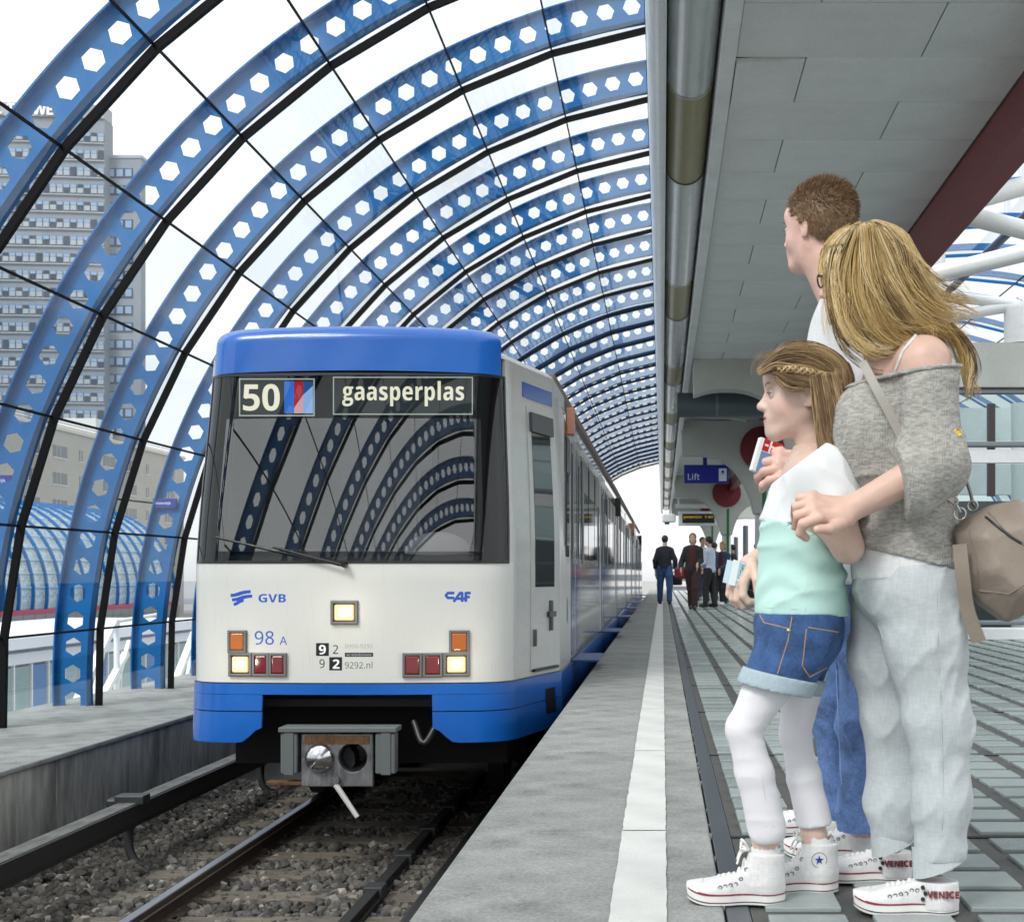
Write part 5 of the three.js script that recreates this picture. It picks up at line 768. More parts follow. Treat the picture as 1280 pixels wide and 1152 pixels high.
{ // ------------------------------------------------ girl
  const D = 3.6, g = (px, py, w = 0) => at(px, py, D - w), base = g(985, 1120), fg = figure('girl in white leggings and denim shorts with a mint top and braid', FAMILY, base);
  const fr = headFrame(g(1003, 551), 0.233, Math.PI, -0.02), skin = [0.66, 0.47, 0.39];
  const torso = [E(g(1000, 778), 0.09, 0.1, 0.12), E(g(1000, 705), 0.077, 0.15, 0.105), E(g(1015, 622), 0.084, 0.13, 0.12), K(g(1024, 592, -0.1), g(1024, 592, 0.1), 0.046), K(g(1004, 775), g(1004, 660), 0.072, 0.07)];
  const elbow = g(1060, 684, 0.15), wristN = g(1024, 648, 0.135);
  const armN = [K(g(1040, 594, 0.125), elbow, 0.042, 0.037), K(elbow, wristN, 0.036, 0.027)], wristF = g(936, 704, -0.1), armF = [K(g(1012, 594, -0.125), g(988, 680, -0.15), 0.04, 0.035), K(g(988, 680, -0.15), wristF, 0.034, 0.024)];
  const legN = [K(g(992, 800, 0.075), g(929, 912, 0.085), 0.07, 0.037), K(g(929, 912, 0.085), g(943, 965, 0.08), 0.037, 0.042), K(g(943, 965, 0.08), g(957, 1050, 0.06), 0.036, 0.028), K(g(957, 1050, 0.06), g(958, 1095, 0.055), 0.028, 0.025)];
  const legF = [K(g(1010, 800, -0.075), g(994, 918, -0.08), 0.065, 0.034), K(g(994, 918, -0.08), g(1005, 972, -0.08), 0.034, 0.038), K(g(1005, 972, -0.08), g(1018, 1045, -0.08), 0.037, 0.027), K(g(1018, 1045, -0.08), g(1018, 1080, -0.08), 0.029, 0.03)];
  const hN = handField(wristN.clone(), g(1000, 632, 0.1).sub(wristN), V(-0.2, 0.3, 1), 0.1, 1, [1.2, 1.2, 1.2, 1.2]), hF = handField(wristF, V(-0.5, -1, 0.3), V(-0.9, 0.3, 0.4), 0.135, -1, [0.9, 0.9, 0.9, 0.9]);
  const body = join(0.03, blob(torso, 0.08), blob([K(g(1024, 590), g(1012, 538), 0.046, 0.043)], 0.01), blob(armN, 0.02), blob(armF, 0.02), blob(legN, 0.03), blob(legF, 0.03)), marks = [lipMark(fr, [0.5, 0.2, 0.18]), cheekMark(fr, [0.7, 0.4, 0.34])];
  const neckF = blob([K(g(1024, 592), g(1012, 540), 0.046, 0.043)], 0.01), headF = (x, y, z) => smin(fr.f(HEAD)(x, y, z), neckF(x, y, z), 0.03);
  const tone = skinTone(skin, marks);
  fg.t.userData.skinMat = mat(skin[0], skin[1], skin[2], 0.5);
  const whole = (x, y, z) => smin(body(x, y, z), 1e2, 0.01);
  fg.add('body', [net(cut(whole, plane(g(1010, 556), UPV)), ...box3([g(905, 560, -0.25), g(1075, 1100, 0.25)], 0.03), 0.0085, tone), net(headF, ...frBox(fr, [-0.6, -0.35, -0.5], [0.6, 1.1, 0.5]), 0.0034, tone), net(hN.f, ...box3(hN.pts, 0.025), 0.0034, tone), net(hF.f, ...box3(hF.pts, 0.025), 0.0034, tone)], skinBase);
  face(fg.t, { ...fr, m: new THREE.Matrix4().makeTranslation(fg.off.x, 0, fg.off.z).multiply(fr.m) }, mat(0.12, 0.2, 0.28, 0.1), mat(0.24, 0.15, 0.08, 0.7));
  // mint top under a white wrap top
  const tf = blob(torso, 0.08), rump = (x, y, z) => 0.014 * (noise3(x * 4 + 3, y * 7, z * 4) - 0.15) * Math.sin(y * 95 + 22 * noise3(x * 5, y * 4, z * 5) + 6 * x) * smooth(0.72, 0.82, y) * smooth(1.05, 0.95, y) + 0.006 * crest(x * 5 + y * 3, y * 20 - x * 5, z * 5);
  fg.add('mint_top', net(cut((x, y, z) => tf(x, y, z) - 0.012 - rump(x, y, z), plane(g(998, 768), V(-0.03, -1, 0)), plane(g(1000, 664), V(0.42, 1, 0))), ...box3([g(930, 630, -0.2), g(1065, 785, 0.2)], 0.03), 0.006), fab(0.5, 0.74, 0.68, null, 4));
  fg.add('top_seam', seam((x, y, z) => tf(x, y, z) - 0.012 - rump(x, y, z), [[1010, 690], [1009, 725], [1006, 764]], D, 0.0005, 0.0014), fab(0.5, 0.74, 0.68)); fg.add('hem_stitch', seam((x, y, z) => tf(x, y, z) - 0.012 - rump(x, y, z), [[956, 759], [985, 761], [1015, 762], [1038, 761]], D, 0.0003, 0.001), fab(0.45, 0.68, 0.62));
  const slv = blob([K(g(1036, 594, 0.11), g(1052, 655, 0.145), 0.055, 0.056), K(g(1018, 594, -0.11), g(1000, 648, -0.145), 0.053, 0.054)], 0.02), wrapF = (x, y, z) => { const t = smin(tf(x, y, z), slv(x, y, z), 0.035); return t - 0.011 - 0.006 * crest(x * 12 + y * 10, y * 6 - x * 7, z * 8) - 0.004 * crest(x * 20 + y * 8, y * 10 - x * 12, z * 12); };
  fg.add('white_wrap_top', net(cut(wrapF, plane(g(1000, 672), V(-0.42, -1, 0)), plane(g(1050, 645, 0.15), V(0.1, -1, 0.1)), plane(g(1004, 575), V(-0.75, 1, 0))), ...box3([g(940, 560, -0.24), g(1095, 690, 0.24)], 0.02), 0.0055), fab(0.74, 0.76, 0.77, null, 4));
  fg.add('pendant', [new THREE.TorusGeometry(0.012, 0.003, 6, 14).translate(...g(958, 660, 0.02).toArray()), rod(g(958, 665, 0.02), g(957, 678, 0.02), 0.006, 0.003)], mat(0.6, 0.5, 0.25, 0.3, { metalness: 0.8 }));
  // denim shorts
  const sh = blob([E(g(999, 792), 0.109, 0.1, 0.145), E(g(998, 772), 0.106, 0.07, 0.135), K(g(996, 800, 0.07), g(966, 862, 0.08), 0.092, 0.082), K(g(1002, 800, -0.07), g(985, 864, -0.08), 0.088, 0.078)], 0.03), shF = (x, y, z) => sh(x, y, z) - 0.004 * ridge(x * 10, y * 16, z * 10), hem = plane(g(965, 856), V(-0.22, -1, 0)), waist = plane(g(998, 766), V(0, 1, 0));
  const denim = fab(0.06, 0.13, 0.3, F_.denim, 4, F_.weave, 0.0006, 6); denim.color.setRGB(0.075, 0.16, 0.36);
  const shorts = fg.add('denim_shorts', net(cut(shF, hem, waist), ...box3([g(915, 755, -0.2), g(1070, 890, 0.2)], 0.03), 0.006), denim);
  const hem2 = plane(g(965, 838), V(0.22, 1, 0)); fg.add('turned_up_cuff', net(cut((x, y, z) => shF(x, y, z) - 0.007, plane(g(965, 859), V(-0.22, -1, 0)), hem2), ...box3([g(910, 825, -0.2), g(1060, 890, 0.2)], 0.03), 0.0055), fab(0.42, 0.52, 0.58, F_.linen, 4), shorts);
  const st = mat(0.42, 0.27, 0.14, 0.8); for (const l of [[[990, 771], [985, 800], [972, 842]], [[950, 769], [955, 778], [988, 786]], [[1010, 784], [1048, 790]], [[1008, 786], [1003, 832], [1012, 846], [1034, 834]]]) fg.add('stitching', seam(shF, l, D, 0.002, 0.0016), st, shorts);
  fg.add('rivet', new THREE.SphereGeometry(0.006, 10, 8).translate(...surfW(shF, 986, 788, D).toArray()), mat(0.5, 0.45, 0.35, 0.3, { metalness: 0.8 }), shorts);
  // leggings
  const fold = (x, y, z) => 0.0028 * ridge(x * 12, y * 34, z * 12) * smooth(0.14, 0.02, Math.abs(y - 0.5)) + 0.0035 * crest(x * 9 + y * 4, y * 26, z * 9);
  const lgN = blob([...legN.slice(0, 2), K(g(943, 965, 0.08), g(959, 1036, 0.07), 0.041, 0.043)], 0.014), lgF = blob([...legF.slice(0, 2), K(g(1005, 972, -0.08), g(1018, 1030, -0.08), 0.039, 0.041)], 0.014), lg = (x, y, z) => Math.min(lgN(x, y, z), lgF(x, y, z)) - 0.004 - 0.6 * fold(x, y, z);
  fg.add('white_leggings', net(cut(lg, plane(g(985, 1043), V(0.12, -1, 0)), plane(g(990, 830), UPV)), ...box3([g(895, 820, -0.2), g(1065, 1055, 0.2)], 0.03), 0.006), fab(0.75, 0.74, 0.77, null, 4, F_.weave, 0.00008));
  fg.add('legging_hem', seam(lg, [[943, 1029], [955, 1032], [972, 1033]], D, 0.0003, 0.0011), fab(0.6, 0.55, 0.62)); fg.add('legging_seam', seam(lg, [[962, 880], [945, 915], [950, 960], [962, 1030]], D, 0.0002, 0.0012), fab(0.7, 0.69, 0.72));
  for (const [px, py, w, px2, hx] of [[982, 1128, 0.06, 864, 0.0], [1048, 1113, -0.08, 930, 0]]) {
    const heel = at(px, py, EYE * F / (py - PY)), s = shoe('canvas_high_top', { L: 0.245, hi: 0.125, W: 0.088 }); place(s, fg.t, heel.x - base.x, 0.0, heel.z - base.z, Math.PI + (w > 0 ? -0.06 : 0.02));
    part('sock_frill', (() => { const g = new THREE.CylinderGeometry(0.038, 0.036, 0.022, 24, 1, true), p = g.attributes.position; for (let i = 0; i < p.count; i++) if (p.getY(i) > 0) p.setY(i, p.getY(i) + 0.004 * Math.sin(i * 2.6)); g.translate(0.245 * 0.2, 0.13, 0); return g; })(), fab(0.8, 0.8, 0.8), s);
    if (w < 0) { const st5 = new THREE.Shape(); for (let k = 0; k < 10; k++) { const a = Math.PI / 2 + k * Math.PI / 5, q = k % 2 ? 0.0048 : 0.012; st5[k ? 'lineTo' : 'moveTo'](Math.cos(a) * q, Math.sin(a) * q); } const zz = -0.0445, e = new THREE.ExtrudeGeometry(st5, { depth: 0.002, bevelEnabled: false }); e.translate(0.055, 0.088, zz - 0.001); const d = new THREE.CylinderGeometry(0.021, 0.021, 0.004, 28); d.rotateX(Math.PI / 2); d.translate(0.055, 0.088, zz + 0.003); const em = part('ankle_patch', d, mat(0.7, 0.72, 0.74, 0.6), s); part('star', e.translate(0, 0, -0.0005), mat(0.02, 0.04, 0.25, 0.6), em); part('ring', new THREE.TorusGeometry(0.019, 0.001, 5, 28).translate(0.055, 0.088, zz + 0.001), mat(0.25, 0.12, 0.2, 0.6), em); }
  }
  // hair
  const pal = [[0.19, 0.115, 0.055], [0.27, 0.17, 0.08], [0.37, 0.245, 0.12], [0.5, 0.35, 0.18], [0.6, 0.45, 0.26]];
  const cap = (x, y, z) => Math.max(pd(E(V(-0.075, 0.64, 0), 0.462, 0.4, 0.365), x, y, z), (0.41 * (x - 0.33) - 0.3 * (y - 0.84)) / 0.5, 0.2 - y + 0.3 * (x + 0.3), Math.min(0.59 - y, x + 0.1)) - 0.012 * ridge(x * 6 + y * 3, y * 9, z * 4);
  const hair = fg.add('hair', net(fr.f(cap), ...frBox(fr, [-0.65, 0.0, -0.5], [0.6, 1.15, 0.5]), 0.004, (x, y, z) => { const k = noise3(x * 30 + y * 90, y * 40, z * 90), c = pal[Math.floor(k * 4.99)]; return c; }), hairMat());
  const top = flow({ seed: 4, n: 900, d: D, fr, guides: [[[948, 462], [975, 445], [1010, 442], [1042, 462], [1052, 486]], [[950, 468], [968, 460], [990, 462], [1020, 470], [1050, 482]], [[956, 452], [985, 432], [1020, 434], [1048, 456], [1056, 484]]], w: [-0.08, 0.09], j: 8, k: 1.08, kv: 0.06, r: 0.0014, shorten: 0.2, wave: 1 });
  const loose = flow({ seed: 7, n: 1000, d: D, fr, guides: [[[996, 470], [1000, 505], [1006, 545], [1012, 575], [1018, 598]], [[1012, 468], [1018, 510], [1028, 555], [1040, 585], [1052, 615]], [[1030, 466], [1040, 510], [1046, 556], [1058, 592], [1066, 640]], [[1046, 468], [1053, 505], [1054, 556], [1060, 606], [1068, 668]]], w: [0.078, 0.1], wEnd: 1.55, j: 9, k: 1.06, kv: 0.08, r: 0.0014, wave: 5, shorten: 0.3, t0: 0.36 });
  const temple = flow({ seed: 9, n: 160, d: D, fr, guides: [[[964, 466], [974, 474], [988, 480], [1004, 482], [1020, 488]], [[972, 464], [984, 468], [998, 472], [1012, 476], [1026, 484]], [[968, 470], [978, 482], [990, 487], [1004, 485], [1016, 494]]], w: [0.075, 0.1], j: 5, k: 1.05, kv: 0.03, r: 0.0018, wave: 1, shorten: 0.2, lock: 5 });
  const back = flow({ seed: 8, n: 360, d: D, fr, guides: [[[1040, 462], [1048, 510], [1050, 556], [1060, 592], [1066, 640]], [[1050, 466], [1060, 505], [1058, 550], [1064, 590], [1070, 655]]], w: [-0.08, 0.08], wEnd: 1.1, j: 8, k: 1.08, kv: 0.1, r: 0.0015, wave: 5, shorten: 0.3 });
  const wisps = flow({ seed: 17, n: 40, d: D, fr, guides: [[[950, 466], [944, 470], [940, 478], [938, 486], [937, 492]], [[975, 440], [960, 438], [950, 446], [944, 456], [940, 466]], [[1010, 430], [1020, 426], [1032, 432], [1042, 440], [1050, 452]]], w: [-0.05, 0.06], j: 10, k: 1.02, r: 0.0008, wave: 3 });
  fg.add('loose_strands', strands([...top, ...temple, ...loose, ...back, ...wisps], pal), hairMat(), hair);
  { const br = []; const path = [[972, 463], [990, 461], [1008, 464], [1026, 468], [1042, 472], [1054, 480]].map(([x, y]) => pushOut(g(x, y, 0.09), fr, 1.13)), c = new THREE.CatmullRomCurve3(path); for (let s = 0; s < 3; s++) { const q = []; for (let k = 0; k <= 48; k++) { const t = k / 48, p = c.getPoint(t), f = t * 26 + s * 2.094; q.push(p.add(V(0, Math.sin(f) * 0.007, Math.cos(f * 2) * 0.0035 + 0.002))); } br.push([q, 0.0075, 0.55 + 0.2 * s]); } fg.add('braid', strands(br, pal), hairMat(), hair); }
  // tickets in her far hand
  const tk = thing('travel_leaflet', 'printed blue and white leaflet held low by the girl', 'leaflet', g(930, 719, -0.07).toArray());
  const lf = canvasTex(256, 256, (x, w, h) => { x.fillStyle = '#9fc6de'; x.fillRect(0, 0, w, h); const r = rng(8); x.fillStyle = '#e9f0f2'; x.fillRect(0, 0, 60, h); for (let k = 0; k < 260; k++) { x.fillStyle = ['#223c34', '#5e7a48', '#c8d4b8', '#31557e', '#f1efe2'][r() * 5 | 0]; x.fillRect(70 + r() * 120, r() * h, 3 + r() * 9, 4 + r() * 16); } x.fillStyle = '#16254a'; x.fillRect(196, 0, 60, h); for (let k = 0; k < 60; k++) { x.fillStyle = ['#4a6aa0', '#a8b8d0', '#0c1530'][r() * 3 | 0]; x.fillRect(198 + r() * 54, r() * h, 3 + r() * 12, 3 + r() * 8); } });
  const lo = part('booklet', box(-0.036, 0.036, -0.033, 0.033, -0.002, 0.002), mat(0.8, 0.82, 0.84, 0.5), tk); part('cover', quad(V(-0.036, -0.033, 0.0026), V(0.036, -0.033, 0.0026), V(0.036, 0.033, 0.0026), V(-0.036, 0.033, 0.0026)), mat(1, 1, 1, 0.35, { map: lf }), tk); part('second_sheet', box(-0.05, 0.0, -0.03, 0.03, -0.008, -0.005), mat(0.6, 0.74, 0.82, 0.5), tk); tk.rotation.set(-0.1, 0.25, -0.22);
}
{ // ------------------------------------------------ woman
  const D = 3.55, g = (px, py, w = 0) => at(px, py, D - w), base = g(1130, 1130), fg = figure('woman in a grey off-shoulder sweater and pale trousers with windblown blonde hair', FAMILY, base);
  const fr = headFrame(g(1081, 405, 0.0), 0.232, Math.PI - 0.4, -0.06), skin = [0.68, 0.45, 0.365];
  const shN = g(1158, 452, 0.16), elbow = g(1165, 582, 0.2), wrist = g(1056, 640, 0.215);
  const torso = [E(g(1124, 530), 0.122, 0.17, 0.155), E(g(1128, 630), 0.116, 0.17, 0.14), E(g(1134, 715), 0.128, 0.13, 0.155), K(g(1118, 458, -0.13), shN.clone().add(V(-0.01, 0, -0.02)), 0.062, 0.062), E(g(1086, 545, 0.06), 0.07, 0.085, 0.072), E(g(1086, 545, -0.07), 0.07, 0.085, 0.072)];
  const armN = [K(shN, elbow, 0.056, 0.044), K(elbow, wrist, 0.045, 0.029)], armF = [K(g(1105, 458, -0.16), g(1085, 580, -0.2), 0.05, 0.042), K(g(1085, 580, -0.2), g(1040, 620, -0.14), 0.04, 0.03)];
  const legN = [K(g(1148, 740, 0.085), g(1170, 900, 0.1), 0.075, 0.048), K(g(1170, 900, 0.1), g(1174, 1085, 0.1), 0.046, 0.034)], legF = [K(g(1112, 740, -0.085), g(1110, 900, -0.09), 0.07, 0.048), K(g(1110, 900, -0.09), g(1115, 1050, -0.09), 0.052, 0.036)];
  const neck = blob([K(g(1112, 455), g(1092, 395), 0.056, 0.054)], 0.01), hf = handField(wrist, g(1006, 634, 0.235).sub(wrist), V(-0.15, 0.72, 0.68), 0.155, -1, [1.1, 1.15, 1.2, 1.25], 0.3, -0.5);
  const body = join(0.03, blob([torso[0], torso[1], E(g(1134, 715), 0.105, 0.11, 0.13), torso[3]], 0.06), neck, blob(armN, 0.02), blob(armF, 0.02), blob(legN, 0.03), blob(legF, 0.03)), headF = (x, y, z) => smin(fr.f(HEAD)(x, y, z), neck(x, y, z), 0.03), tone = skinTone(skin, [lipMark(fr, [0.5, 0.16, 0.16]), cheekMark(fr, [0.66, 0.34, 0.29])]);
  fg.t.userData.skinMat = mat(...skin, 0.5);
  fg.add('body', [net(cut(body, plane(g(1110, 418), UPV)), ...box3([g(1030, 410, -0.3), g(1240, 1100, 0.3)], 0.02), 0.0085, tone), net(headF, ...frBox(fr, [-0.6, -0.35, -0.6], [0.6, 1.1, 0.6]), 0.0036, tone), net(join(0.025, hf.f, blob([K(elbow.clone().lerp(wrist, 0.72), wrist, 0.0335, 0.0285)], 0.01)), ...box3([...hf.pts, elbow.clone().lerp(wrist, 0.74)], 0.025), 0.003, tone)], skinBase);
  const mo = new THREE.Matrix4().makeTranslation(fg.off.x, 0, fg.off.z).multiply(fr.m); face(fg.t, { ...fr, m: mo }, mat(0.1, 0.16, 0.2, 0.1), mat(0.3, 0.2, 0.1, 0.7));
  { const gl = []; for (const s of [1, -1]) { const r = new THREE.TorusGeometry(0.095, 0.01, 6, 24); r.scale(1, 0.75, 1); r.rotateY(Math.PI / 2); r.translate(0.43, 0.5, 0.13 * s); gl.push(r); gl.push(rod(V(0.42, 0.53, 0.23 * s), V(0.0, 0.53, 0.335 * s), 0.011, 0.009, 6)); } gl.push(rod(V(0.44, 0.51, -0.04), V(0.44, 0.51, 0.04), 0.01, 0.01, 6)); part('glasses', gl, mat(0.015, 0.015, 0.018, 0.25), fg.t).applyMatrix4(mo); }
  // sweater
  const tf = blob(torso, 0.075), sleeve = blob([K(shN.clone().add(V(0.005, 0.01, 0)), elbow, 0.064, 0.07), K(elbow, g(1132, 604, 0.208), 0.07, 0.084)], 0.04), sleeveF = blob([K(g(1105, 458, -0.16), g(1085, 580, -0.2), 0.062, 0.07)], 0.03);
  const knitF = (x, y, z) => { const n = 0.006 * ridge(x * 8 + y * 5, y * 12 - x * 6, z * 7) + 0.008 * crest(x * 6 + y * 7, y * 9 - x * 6, z * 6); return Math.min(smin(smin(tf(x, y, z), sleeveF(x, y, z), 0.03), 1e2, 0.01), 1e2) - 0.012 - n; }, slvF = (x, y, z) => sleeve(x, y, z) - 0.009 * crest(x * 7 + y * 6, y * 9 - x * 7, z * 7) - 0.004 * ridge(x * 9, y * 13 + x * 5, z * 9);
  const neckCut = plane(g(1140, 466, 0.17), V(-0.12, 1, 0)), sw = cut((x, y, z) => { const a = cut(knitF, plane(g(1130, 700), V(-0.24, -1, 0)))(x, y, z), b = cut(slvF, plane(g(1126, 606, 0.208), V(-1, -0.16, 0)))(x, y, z); return smin(a, b, 0.012); }, neckCut);
  const knit = mat(0.46, 0.455, 0.435, 0.95, { map: rep(F_.knitC, 3), bumpMap: rep(F_.knit, 4), bumpScale: 0.003, sheen: 0.4, sheenRoughness: 0.6 });
  const sweater = fg.add('grey_sweater', net(sw, ...box3([g(1025, 440, -0.32), g(1235, 730, 0.34)], 0.02), 0.0065), knit);
  const roll = (x, y, z) => { const e = neckCut(x, y, z), d = sw(x, y, z + 0), q = Math.min(smin(tf(x, y, z) - 0.02, slvF(x, y, z), 0.02), 1e2); return Math.hypot(q, e) - 0.006; };
  fg.add('rolled_neckline', net(roll, ...box3([g(1030, 440, -0.3), g(1235, 490, 0.34)], 0.02), 0.0045), knit, sweater);
  fg.add('gold_button', [new THREE.CylinderGeometry(0.009, 0.009, 0.004, 18).rotateX(Math.PI / 2).translate(...surfW(sw, 1197, 541, D).add(V(0, 0, 0.002)).toArray()), new THREE.TorusGeometry(0.008, 0.002, 6, 18).translate(...surfW(sw, 1197, 541, D).add(V(0, 0, 0.004)).toArray())], mat(0.75, 0.55, 0.15, 0.25, { metalness: 1 }), sweater);
  // vest hem and straps
  fg.add('white_vest', net(cut((x, y, z) => tf(x, y, z) - 0.009, plane(g(1130, 722), V(0.05, -1, 0)), plane(g(1130, 660), UPV)), ...box3([g(1035, 650, -0.25), g(1235, 735, 0.25)], 0.02), 0.006), fab(0.78, 0.79, 0.8, F_.linen, 4));
  const bodyS = cut(body, plane(g(1110, 380), UPV)); for (const l of [[[1118, 468], [1128, 440], [1144, 420], [1160, 411]], [[1186, 420], [1196, 436], [1204, 460]], [[1180, 418], [1191, 436], [1200, 462]]]) fg.add('vest_strap', seam(bodyS, l, D, 0.003, 0.0042, 24), fab(0.8, 0.8, 0.8));
  // trousers
  const tn = blob([E(g(1136, 735), 0.132, 0.11, 0.155), K(g(1152, 745, 0.075), g(1158, 810, 0.085), 0.102, 0.088), K(g(1158, 810, 0.085), g(1174, 900, 0.1), 0.088, 0.068), K(g(1174, 900, 0.1), g(1177, 1000, 0.1), 0.066, 0.06), K(g(1177, 1000, 0.1), g(1174, 1062, 0.1), 0.06, 0.052)], 0.04), tff = blob([K(g(1110, 745, -0.075), g(1106, 820, -0.085), 0.09, 0.08), K(g(1106, 820, -0.085), g(1112, 900, -0.09), 0.08, 0.064), K(g(1112, 900, -0.09), g(1118, 1000, -0.09), 0.06, 0.055), K(g(1118, 1000, -0.09), g(1118, 1035, -0.09), 0.055, 0.05)], 0.04);
  const crease = (x, y, z) => 0.011 * ridge(x * 5 + y * 3.5, y * 15 - x * 8, z * 6) * (0.4 + 0.6 * noise3(x * 4, y * 5, z * 4)) + 0.007 * ridge(x * 5 + y * 4, y * 34, z * 8) * noise3(x * 5, y * 8, z * 5) * smooth(0.45, 0.7, y) + 0.013 * ridge(x * 7, y * 11 + x * 6, z * 7) * smooth(0.4, 0.15, y);
  const pleat = (x, y, z) => 0.006 * crest(x * 11 + y * 4, y * 8 - x * 12, z * 7) + 0.006 * crest(x * 13 - y * 3, y * 5 + x * 9, z * 9 + 3) + 0.0025 * crest(x * 5, y * 40 + x * 12, z * 6) * smooth(0.55, 0.75, y);
  const tr = (x, y, z) => smin(tn(x, y, z), tff(x, y, z), 0.004) - 0.45 * crease(x, y, z) - pleat(x, y, z);
  const linen = fab(0.56, 0.6, 0.62, F_.linen, 3, F_.weave, 0.0002, 5), trousers = fg.add('pale_trousers', net(cut(tr, plane(g(1130, 684), UPV), plane(g(1150, 1071), V(0, -1, 0))), ...box3([g(1035, 675, -0.24), g(1250, 1080, 0.26)], 0.02), 0.0065), linen);
  for (const [c, r, yaw] of [[g(1172, 1064, 0.1), 0.06, 0.1], [g(1116, 1040, -0.09), 0.055, 0]]) { const cg = new THREE.CylinderGeometry(r * 0.96, r * 1.04, 0.075, 40, 6, true), p = cg.attributes.position; for (let i = 0; i < p.count; i++) { const k = 1 + 0.05 * noise3(p.getX(i) * 30, p.getY(i) * 30, p.getZ(i) * 30 + r * 9); p.setXYZ(i, p.getX(i) * k * 1.02, p.getY(i) + 0.018 * p.getX(i) / r, p.getZ(i) * k); } cg.computeVertexNormals(); cg.rotateZ(0.12); const cg2 = cg.clone().scale(0.93, 1, 0.93); cg.translate(c.x, c.y, c.z); cg2.translate(c.x, c.y, c.z); fg.add('turned_up_cuff', [muv(cg), muv(cg2)], linen, trousers); }
  fg.add('side_seam', seam(tr, [[1170, 716], [1172, 800], [1177, 900], [1179, 1000], [1177, 1045]], D, 0.001, 0.0022, 60), linen, trousers);
  fg.add('pocket_seam', seam(tr, [[1078, 716], [1090, 760], [1105, 800]], D, 0.001, 0.0018, 30), linen, trousers);
  for (const [px, py, yaw] of [[1199, 1141, -0.13], [1140, 1100, -0.05]]) {
    const heel = at(px, py, EYE * F / (py - PY)), s = shoe('canvas_low_shoe', { L: 0.252, hi: 0.078, W: 0.092, bow: 0 }); place(s, fg.t, heel.x - base.x, 0, heel.z - base.z, Math.PI + yaw);
    const tg = letters('VENICE', 0.0155, 0.012); tg.computeBoundingBox(); tg.rotateY(Math.PI); tg.translate(0.078, 0.046, -0.0405); part('lettering', tg, mat(0.2, 0.02, 0.03, 0.6), s);
    part('badge_dot', [0, 1, 2].map(k => new THREE.CylinderGeometry(0.005, 0.005, 0.006, 14).rotateX(Math.PI / 2).translate(0.088 - 0.006 * (k % 2), 0.04 + 0.014 * k, -0.041)), mat(0.02, 0.02, 0.03, 0.5), s);
  }
  // hair
  const pal = [[0.13, 0.075, 0.03], [0.32, 0.2, 0.075], [0.52, 0.35, 0.13], [0.68, 0.49, 0.21], [0.84, 0.65, 0.34], [0.95, 0.79, 0.5]];
  const cap = (x, y, z) => Math.max(pd(E(V(-0.085, 0.62, 0), 0.475, 0.42, 0.38), x, y, z), (0.5 * (x - 0.26) - 0.2 * (y - 0.8)) / 0.54, 0.12 - y);
  const hair = fg.add('hair', net(fr.f(cap), ...frBox(fr, [-0.7, 0, -0.5], [0.6, 1.2, 0.5]), 0.0045, (x, y, z) => pal[Math.floor(noise3(x * 60, y * 14, z * 60) * 5.99)]), hairMat());
  const L1 = [[1064, 288], [1047, 316], [1044, 352], [1050, 392], [1066, 424], [1094, 438]], L2 = [[1074, 285], [1066, 325], [1064, 370], [1082, 412], [1116, 430], [1138, 428]], L3 = [[1086, 283], [1092, 325], [1106, 368], [1132, 402], [1162, 414], [1186, 432]], L4 = [[1098, 284], [1118, 320], [1138, 362], [1164, 392], [1190, 410], [1206, 446]], L5 = [[1112, 290], [1140, 318], [1160, 346], [1182, 366], [1206, 374], [1230, 386]], L0 = [[1058, 294], [1046, 322], [1049, 372], [1058, 418], [1086, 448], [1092, 470]];
  const sA = flow({ seed: 31, n: 2000, d: D, fr, guides: [L1, L2, L3, L4], w: [0.02, 0.13], wEnd: 1.3, j: 22, lock: 13, per: 16, k: 1.12, kv: 0.16, r: 0.0014, wave: 10, shorten: 0.35 });
  const sB = flow({ seed: 32, n: 1100, d: D, fr, guides: [L2, L3, L4, L5], w: [-0.12, 0.05], wEnd: 1, j: 18, k: 1.1, kv: 0.12, r: 0.0015, wave: 9, shorten: 0.3 });
  const sC = flow({ seed: 33, n: 200, d: D, fr, guides: [L3, L4, L5], w: [-0.05, 0.12], wEnd: 1.2, j: 40, k: 1.14, kv: 0.12, r: 0.0007, wave: 13, per: 4, shorten: 0.2 });
  const sD = flow({ seed: 34, n: 520, d: D, fr, guides: [L0, L1, L2], w: [0.0, 0.12], wEnd: 1.45, j: 26, k: 1.12, kv: 0.12, r: 0.0013, wave: 12, shorten: 0.3 });
  const L6 = [[1180, 408], [1194, 424], [1204, 446], [1210, 470], [1216, 492], [1212, 500]], L7 = [[1188, 404], [1206, 426], [1214, 448], [1214, 470], [1208, 486], [1204, 498]]; const sE = flow({ seed: 35, n: 160, d: D, fr, guides: [L6, L7], w: [-0.02, 0.14], j: 10, k: 1.02, r: 0.002, wave: 4, shorten: 0.5 });
  fg.add('loose_strands', strands([...sA, ...sB, ...sC, ...sD, ...sE], pal), hairMat(), hair);
  // handbag
  const bag = thing('handbag', 'beige leather shoulder bag hanging behind the woman', 'bag', g(1240, 780, 0.1).toArray()), bo = bag.position, leather = mat(0.33, 0.27, 0.22, 0.48, { map: rep(T.blotch, 4), bumpMap: rep(T.grain, 6), bumpScale: 0.0006 });
  const poly = [[1194, 668], [1208, 650], [1240, 634], [1268, 628], [1300, 640], [1318, 690], [1306, 752], [1256, 774], [1226, 752], [1204, 720]].map(([x, y]) => { const p = g(x, y, 0.12); return [p.x, p.y]; });
